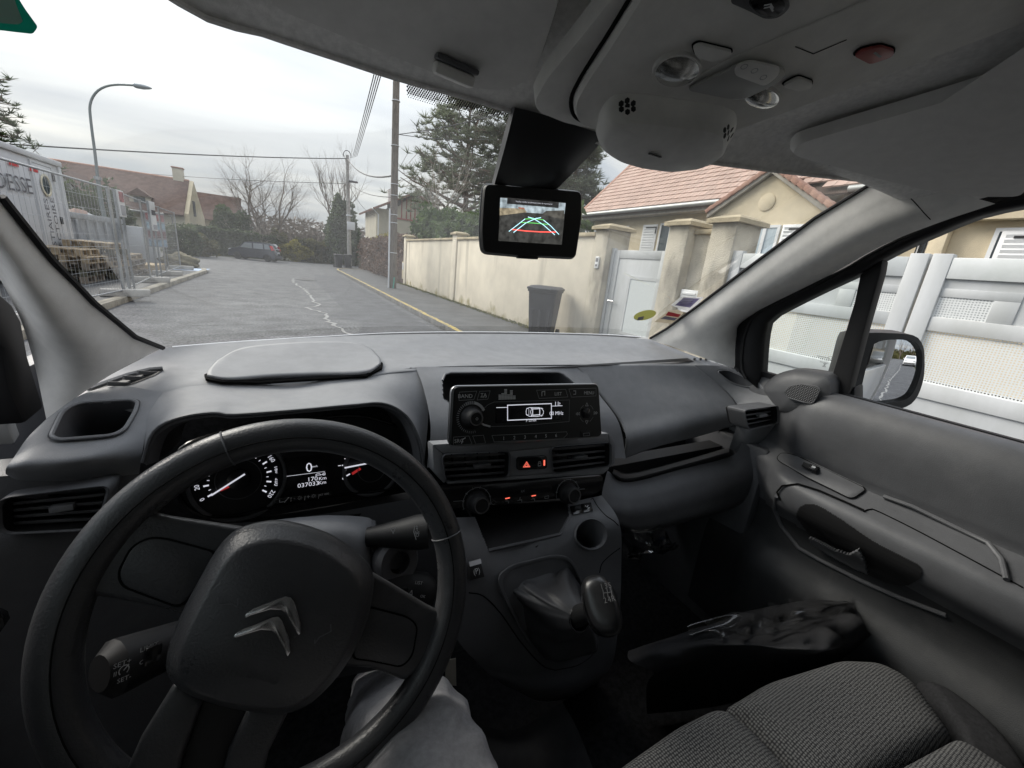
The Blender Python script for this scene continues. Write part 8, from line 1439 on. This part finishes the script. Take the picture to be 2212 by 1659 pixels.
# ---------------------------------------------------------------- reversing monitor
def monitor():
    t = part('reversing_monitor'); tl, tr, bl = PY(1045, 397, .622), PY(1255, 412, .600), PY(1040, 540, .618); f = Frame((tr + bl)/2, tr - tl, tl - bl); q = lambda L, z=0.0, k='d': [f.hit(*ZP(k, *p), z) for p in L]; l = lambda zx, zy: f.loc(f.hit(*ZP('5', zx, zy)))
    L0 = round_loop(q([(748, 42), (1100, 68), (1455, 100), (1455, 300), (1412, 585), (1150, 572), (990, 568), (735, 545), (722, 400), (733, 200)], 0, '5'), .009, 4); mb = MB(); loops(mb, [scaled(L0, .94, f.w*-.030), scaled(L0, 1.0, f.w*-.012), L0, scaled(L0, .975, f.w*.003)], True, True); mb.build('case', mat('monitor_black', (.010, .0105, .011), .5, spec=.35), t); MB().tube([p + f.w*-.006 for p in L0 + [L0[0]]], .002, 6).build('edge_trim', mat('grey_rim', (.12, .12, .125), .35), t)
    def E_(n, c):
        m = mat(n, (.02, .02, .02), .3, emit=c, es=.75)
        if n.startswith('screen') and not m.node_tree.nodes['Principled BSDF'].inputs['Emission Color'].links:
            nt = m.node_tree; N = nt.nodes; L = nt.links; tc = N.new('ShaderNodeTexCoord'); nz = N.new('ShaderNodeTexNoise'); nz.inputs['Scale'].default_value = 120; nz.inputs['Detail'].default_value = 8; L.new(tc.outputs['Object'], nz.inputs['Vector']); rp = N.new('ShaderNodeValToRGB'); rp.color_ramp.elements[0].position = .3; rp.color_ramp.elements[0].color = (*[v*.45 for v in c], 1); rp.color_ramp.elements[1].position = .7; rp.color_ramp.elements[1].color = (*[v*1.5 for v in c], 1); L.new(nz.outputs['Fac'], rp.inputs[0]); L.new(rp.outputs[0], N['Principled BSDF'].inputs['Emission Color'])
        return m
    SKY = E_('screen_sky', (.22, .26, .28)); SRD = E_('screen_road', (.030, .030, .028))
    S = q([(868, 140), (1342, 182), (1312, 486), (852, 458)], .0038, '5'); so = MB().add(S, [(0, 1, 2, 3)]).build('screen', SRD, t, smooth=False)
    def poly(P, m, z, name): MB().add(q(P, z, '5'), [tuple(range(len(P)))]).build(name, m, so, smooth=False)
    poly([(866, 145), (1340, 184), (1332, 262), (1200, 262), (1050, 252), (862, 262)], SKY, .0042, 'screen_sky'); poly([(862, 218), (990, 222), (1040, 226), (1060, 250), (862, 274)], E_('screen_wall', (.19, .16, .11)), .0046, 'screen_wall'); poly([(1170, 262), (1200, 240), (1330, 236), (1328, 300), (1260, 290)], E_('screen_dark_walls', (.05, .048, .042)), .0046, 'screen_walls'); poly([(995, 212), (1040, 218), (1044, 230), (1000, 224)], E_('screen_roof', (.22, .09, .06)), .0050, 'screen_roof'); poly([(917, 146), (1292, 178), (1288, 220), (915, 188)], E_('screen_banner', (.018, .018, .018)), .0050, 'screen_banner')
    L = MB(); a, b = l(1104, 185); text(L, f, 'Veuillez vérifier les alentours avant de manoeuvrer', a, b, .0031, .0056, ang=math.atan2(l(1238, 196)[1] - l(972, 176)[1], l(1238, 196)[0] - l(972, 176)[0])); L.build('banner_text', LIT, so, smooth=False); tag(so.children[-1], kind='stuff')
    for nm, c, segs, w in (('guide_lines_blue', (.45, .80, .90), [[(922, 390), (985, 342), (1036, 302)], [(955, 398), (1040, 332), (1118, 296)], [(1280, 412), (1220, 350), (1170, 310)], [(1250, 415), (1170, 345), (1095, 296)], [(1060, 288), (1095, 298)], [(1150, 292), (1110, 300)]], .0010), ('guide_lines_green', (.12, .55, .12), [[(1036, 302), (1100, 299), (1170, 308)], [(1003, 326), (1100, 331), (1203, 341)]], .0009), ('guide_lines_red', (.85, .10, .08), [[(945, 377), (1040, 388), (1150, 395), (1258, 396)]], .0016)):
        L = MB()
        for s in segs: line(L, f, [l(*p) for p in s], w, .0054)
        o = L.build(nm, E_(nm, c), so, smooth=False)
        tag(o, kind='stuff')
    # mount running up to the header
    GBL = mat('mount_black', (.02, .02, .021), .35); top = C3([(1112, 232, .536), (1170, 246, .525), (1260, 276, .52), (1312, 292, .525)]); mid = C3([(1090, 320, .575), (1140, 322, .562), (1225, 342, .56), (1262, 348, .57)]); low = C3([(1068, 398, .625), (1110, 402, .612), (1170, 408, .61), (1200, 412, .615)]); MB().grid(loft([top, mid, low], 16, 8)).build('mount', GBL, t); o = [p + Vector((0, .05, .01)) for p in top], [p + Vector((0, .05, .0)) for p in mid], [p + Vector((0, .02, 0)) for p in low]
    MB().grid(loft([C3([(1104, 232, .546), (1112, 232, .536)]), C3([(1080, 322, .59), (1090, 320, .575)]), C3([(1062, 398, .64), (1068, 398, .625)])], 4, 8)).build('mount_side', mat('grey_rim', (.12, .12, .125), .35), t)
    MB().box(f.p(0, .05, -.045), (.05, .03, .05), f.R()).build('ball_joint', MBLK, t, bevel=.008)
    MB().prism(q([(995, 566), (1145, 576), (1140, 592), (1000, 584)], .002, '5'), f.w*-.012).build('switch_bar', MBLK, t, bevel=.001)
monitor()
# ---------------------------------------------------------------- passenger seat
def seat():
    t = part('passenger_seat'); z = .80; q = lambda L, zz=z: [PZ(*ZP('H', *p), zz) for p in L]
    main = q([(805, 795), (900, 720), (1080, 640), (1340, 572), (1450, 568), (1560, 585), (1690, 655)]); 
    def cushion(name, outline, z1, dz, m, r=.03):
        L = round_loop(outline, r, 5); mb = MB(); rings = [scaled(L, 1.0, (0, 0, -.16)), scaled(L, 1.012, (0, 0, -.06)), scaled(L, 1.008, (0, 0, -.03))]
        for k in (1.0, .985, .96, .92, .86, .78, .66, .5, .3, .1): rings.append(scaled(L, k, (0, 0, -.018 + (dz + .018)*(1 - k**7))))
        loops(mb, rings, True); return mb.build(name, m, t)
    fb = q([(800, 800), (1000, 680), (1350, 575), (1550, 585), (1700, 665), (1800, 800), (1905, 945), (1800, 1010), (1600, 1120), (1400, 1250), (1180, 1190), (1000, 1000), (880, 870)]); cushion('seat_cushion', fb, z, .010, SEATM, .02)
    lb = q([(100, 1230), (300, 1080), (560, 900), (740, 815), (810, 822), (900, 895), (1020, 1010), (1150, 1160), (1200, 1300), (700, 1500)], z + .012); cushion('side_bolster', lb, z, .012, SEATM, .02)
    rb = q([(1710, 665), (1800, 690), (1960, 800), (2100, 930), (2212, 1060), (2300, 1200), (2000, 1250), (1910, 950), (1800, 800)], z - .035); cushion('side_bolster', rb, z, .008, SEATS, .02)
    bk = q([(1910, 945), (2212, 1140), (2300, 1400), (1500, 1400), (1560, 1130)], z + .004); cushion('rear_cushion', bk, z, .012, SEATM, .02)
    MB().b2((.45, -.45, .46), (1.0, .12, .70)).build('seat_base', SEATS, t, bevel=.03)
seat()
# ================================================================== LOOSE THINGS IN THE CAB
def stickers():
    def decal(name, label, L, m, k='6', lift=.003):
        hit = (lambda a, b, l_: ONW(a, b, l_)) if k == '1' else (lambda a, b, l_: PY(a, b, .785 - l_))
        P = [hit(*ZP(k, *p), lift) for p in L]; t = root(name, label, 'sticker', P[0]); MB().prism(P, (Vector(EYE) - P[0]).normalized()*.0006).build('film', m, t, smooth=False); return t, lambda Q, l2=.004: [hit(*ZP(k, *p), l2) for p in Q]
    t, g = decal('windscreen_sticker', 'green edged rounded sticker in the upper corner of the windscreen', round_px([(-60, -60), (90, -60), (165, 60), (248, 175), (215, 222), (120, 212), (-60, 190)], 20), film('green_film', (.03, .26, .21)), '1')
    MB().add(g(round_px([(-60, -60), (75, -60), (110, 40), (150, 140), (120, 160), (-60, 145)], 12), .0045), [tuple(range(36))]).build('inner_field', film('grey_film', (.55, .56, .54)), t, smooth=False)
    el = [(577 + 75*math.cos(a) - 6*math.sin(a), 1176 + 33*math.sin(a) - 12*math.cos(a)) for a in np.linspace(0, 2*math.pi, 28, endpoint=False)]; t, g = decal('windscreen_sticker', 'oval yellow-green sticker low in the passenger corner of the windscreen', el, film('lime_film', (.60, .60, .30))); MB().add(g([(532, 1190), (572, 1182), (565, 1206), (525, 1212)], .0045), [(0, 1, 2, 3)]).build('grey_square', mat('grey_film_dark', (.22, .21, .25), .6), t, smooth=False)
    t, g = decal('windscreen_sticker', 'white framed violet permit card in the passenger corner of the windscreen', [(750, 1110), (820, 1050), (970, 1055), (900, 1145), (860, 1148)], film('white_film', (.80, .80, .80))); MB().add(g([(778, 1110), (838, 1057), (945, 1065), (880, 1125)], .0045), [(0, 1, 2, 3)]).build('violet_field', film('violet_print', (.24, .22, .36)), t, smooth=False)
    for k in range(4): MB().add(g([(812 + k*6, 1108 - k*12), (888 + k*6, 1110 - k*12), (889 + k*6, 1106 - k*12), (813 + k*6, 1104 - k*12)], .0055), [(0, 1, 2, 3)]).build('print_line', mat('violet_dark', (.06, .05, .12), .6), t, smooth=False)
    t, g = decal('windscreen_sticker', 'cream certificate with a red band low in the passenger corner', [(638, 1222), (735, 1146), (800, 1138), (838, 1160), (790, 1205), (755, 1232)], film('cream_film', (.70, .65, .56))); MB().add(g([(715, 1178), (735, 1152), (800, 1168), (820, 1172), (800, 1190)], .0045), [(0, 1, 2, 3, 4)]).build('red_band', film('red_film', (.48, .08, .10)), t, smooth=False); MB().add(g([(680, 1200), (712, 1182), (795, 1196), (775, 1212)], .0045), [(0, 1, 2, 3)]).build('grey_field', mat('grey_blue_print', (.22, .20, .26), .6), t, smooth=False)
def round_px(P, r):
    L = round_loop([(a, b, 0) for a, b in P], r, 5); L = L if len(L) != 36 else L; return [(p.x, p.y) for p in L][:42]
stickers()
def person():
    """the driver's lap and right leg in grey trousers, one continuous skin"""
    J = {'pelvis': ((.02, -.28, .80), .17), 'rhip': ((.12, -.20, .79), .12), 'rthigh': ((.11, .06, .84), .098), 'rknee': ((.095, .335, .865), .074), 'rcalf': ((.12, .50, .66), .066), 'rankle': ((.13, .66, .53), .05), 'rfoot': ((.14, .74, .50), .045),
         'lhip': ((-.10, -.20, .79), .12), 'lthigh': ((-.20, .05, .80), .098), 'lknee': ((-.26, .30, .80), .074), 'lcalf': ((-.22, .46, .62), .06), 'lankle': ((-.20, .60, .50), .05), 'spine': ((.02, -.34, .98), .17)}
    E_ = [('pelvis', 'rhip'), ('rhip', 'rthigh'), ('rthigh', 'rknee'), ('rknee', 'rcalf'), ('rcalf', 'rankle'), ('rankle', 'rfoot'), ('pelvis', 'lhip'), ('lhip', 'lthigh'), ('lthigh', 'lknee'), ('lknee', 'lcalf'), ('lcalf', 'lankle'), ('pelvis', 'spine')]
    K = list(J); me = bpy.data.meshes.new('person'); o0 = Vector((.02, -.28, .5)); me.from_pydata([Vector(J[k][0]) - o0 for k in K], [(K.index(a), K.index(b)) for a, b in E_], []); o = bpy.data.objects.new('person', me); col.objects.link(o); o.location = o0
    md = o.modifiers.new('skin', 'SKIN'); sv = me.skin_vertices[0].data
    for i, k in enumerate(K): sv[i].radius = (J[k][1], J[k][1]*.95); sv[i].use_root = (i == 0)
    md.use_smooth_shade = True; s = o.modifiers.new('subdivision', 'SUBSURF'); s.levels = 4; s.render_levels = 4
    tx = bpy.data.textures.new('folds', 'CLOUDS'); tx.noise_scale = .09; dm = o.modifiers.new('folds', 'DISPLACE'); dm.texture = tx; dm.strength = .020; dm.mid_level = .5; t2 = bpy.data.textures.new('creases', 'MUSGRAVE'); t2.noise_scale = .045; d2 = o.modifiers.new('creases', 'DISPLACE'); d2.texture = t2; d2.strength = .007; d2.mid_level = .5
    me.materials.append(mat('grey_trouser_cloth', (.30, .295, .305), .95, n=.12, ns=140, bump=.4, bs=900, spec=.1)); tag(o, 'seated driver in grey trousers, knee under the steering wheel', 'person')
person()
def crumple(name, label, cat, grid_curves, m, amp, freq, seed, n=60, mm=14, solid=.0, extra=None):
    r = np.random.default_rng(seed); G = loft(grid_curves, n, mm); a, b, _ = G.shape; ph = r.random((6, 3))*6
    for i in range(a):
        for j in range(b):
            p = G[i, j]; s = 0
            for k in range(6): fx = freq*(1 + k*.7); s += math.sin(p[0]*fx + ph[k, 0] + 2*math.sin(p[1]*fx*.6 + ph[k, 1]))*math.cos(p[1]*fx*.8 + p[2]*fx + ph[k, 2])/(1 + k*.6)
            e = min(i, a - 1 - i, j, b - 1 - j); G[i, j] = p + np.array([0, -.4, .9])*amp*s*min(1, .3 + e*.12)
    o_ = G.reshape(-1, 3).mean(0); o_[2] = G[:, :, 2].min(); t = root(name, label, cat, o_); mb = MB(); mb.grid(G); mb.build('body', m, t)
    return t, G
HP = lambda L: [PZ(*ZP('H', *p[:2]), p[2]) for p in L]
t, G = crumple('jacket', 'crumpled black jacket with a clear plastic cover before the passenger seat', 'jacket', [HP([(330, 560, .66), (600, 470, .70), (760, 420, .72), (900, 370, .73), (1150, 325, .75), (1380, 315, .77)]), HP([(330, 590, .67), (600, 500, .71), (800, 480, .735), (980, 440, .745), (1200, 400, .77), (1400, 350, .79)]), HP([(360, 620, .67), (620, 545, .715), (850, 525, .75), (1050, 520, .77), (1250, 470, .795), (1430, 400, .80)]), HP([(450, 660, .66), (700, 580, .70), (900, 560, .74), (1100, 575, .77), (1250, 560, .79), (1460, 460, .78)]), HP([(420, 720, .60), (700, 660, .62), (950, 640, .66), (1120, 610, .70), (1300, 575, .74), (1500, 520, .70)]), HP([(420, 860, .46), (700, 830, .46), (950, 780, .46), (1120, 740, .46), (1300, 700, .46), (1500, 640, .46)])], mat('black_workwear_cloth', (.016, .016, .018), .8, n=.2, ns=60), .008, 24, 3)
g2 = loft([HP([(600, 475, .715), (760, 425, .735), (900, 372, .745), (1150, 328, .765), (1370, 318, .785)]), HP([(640, 505, .725), (800, 482, .755), (980, 440, .765), (1200, 400, .79), (1385, 352, .805)]), HP([(720, 510, .73), (850, 515, .765), (1050, 512, .785), (1230, 465, .81), (1370, 390, .815)])], 70, 22); r_ = np.random.default_rng(8)
for i in range(g2.shape[0]):
    for j in range(g2.shape[1]): p = g2[i, j]; g2[i, j] = p + np.array([0, 0, 1])*(.012 + .006*math.sin(p[0]*70 + 3*math.sin(p[1]*70)) + .0025*math.sin(p[1]*160 + p[0]*60))
def film_mat():
    m = bpy.data.materials.new('clear_plastic_film'); m.use_nodes = True; nt = m.node_tree; N = nt.nodes; L = nt.links; N.clear(); o = N.new('ShaderNodeOutputMaterial'); mx = N.new('ShaderNodeMixShader'); t_ = N.new('ShaderNodeBsdfTransparent'); g = N.new('ShaderNodeBsdfGlossy'); g.inputs['Roughness'].default_value = .10; fr = N.new('ShaderNodeLayerWeight'); fr.inputs[0].default_value = .42; L.new(fr.outputs['Fresnel'], mx.inputs[0]); L.new(t_.outputs[0], mx.inputs[1]); L.new(g.outputs[0], mx.inputs[2]); L.new(mx.outputs[0], o.inputs[0]); return m
FILM = film_mat(); MB().grid(g2).build('plastic_cover', FILM, t)
FILM2 = glass_mat('bag_film', (.75, .76, .78), 2.6)
# small crumpled bag hanging under the dash shelf
def small_bag():
    r = np.random.default_rng(5); c = C3([(1372, 1165, .53)])[0]; t = root('plastic_bag', 'small crumpled clear plastic bag hanging under the dash shelf', 'plastic bag', c); rows = []
    out = [(1345, 1135), (1400, 1120), (1425, 1130), (1450, 1165), (1465, 1178), (1420, 1190), (1395, 1195), (1380, 1180), (1355, 1195), (1343, 1205)]
    L = [PY(a, b, .535 + .012*math.sin(i*2.1)) for i, (a, b) in enumerate(out)]; cc = sum(L, Vector())/len(L); L = [Vector(p) for p in catmull([tuple(p) for p in L + [L[0]]], 41)[:-1]]
    for k, dz in ((1.0, 0), (.85, .012), (.65, .020), (.4, .024), (.15, .026)): rows.append([cc + (p - cc)*k + Vector((0, -dz, 0)) + Vector(r.normal(size=3))*.0028 for p in L])
    MB().grid(rows, closed=True).build('film', FILM2, t); MB().box(PY(1425, 1170, .54), (.035, .01, .025), Euler((.2, .3, .1)).to_matrix()).build('contents', mat('navy_cloth', (.02, .025, .05), .8), t, bevel=.006)
small_bag()
p = [PY(*ZP('C', *q), .41) for q in ((2045, 700), (2090, 690), (2092, 815), (2040, 812))]; o = MB().prism(p, (0, .001, 0)).build('paper_tag', mat('cream_card', (.52, .49, .42), .8), None, smooth=False, org=p[0]); tag(o, 'cream paper tag hanging behind the steering wheel rim', 'paper tag')
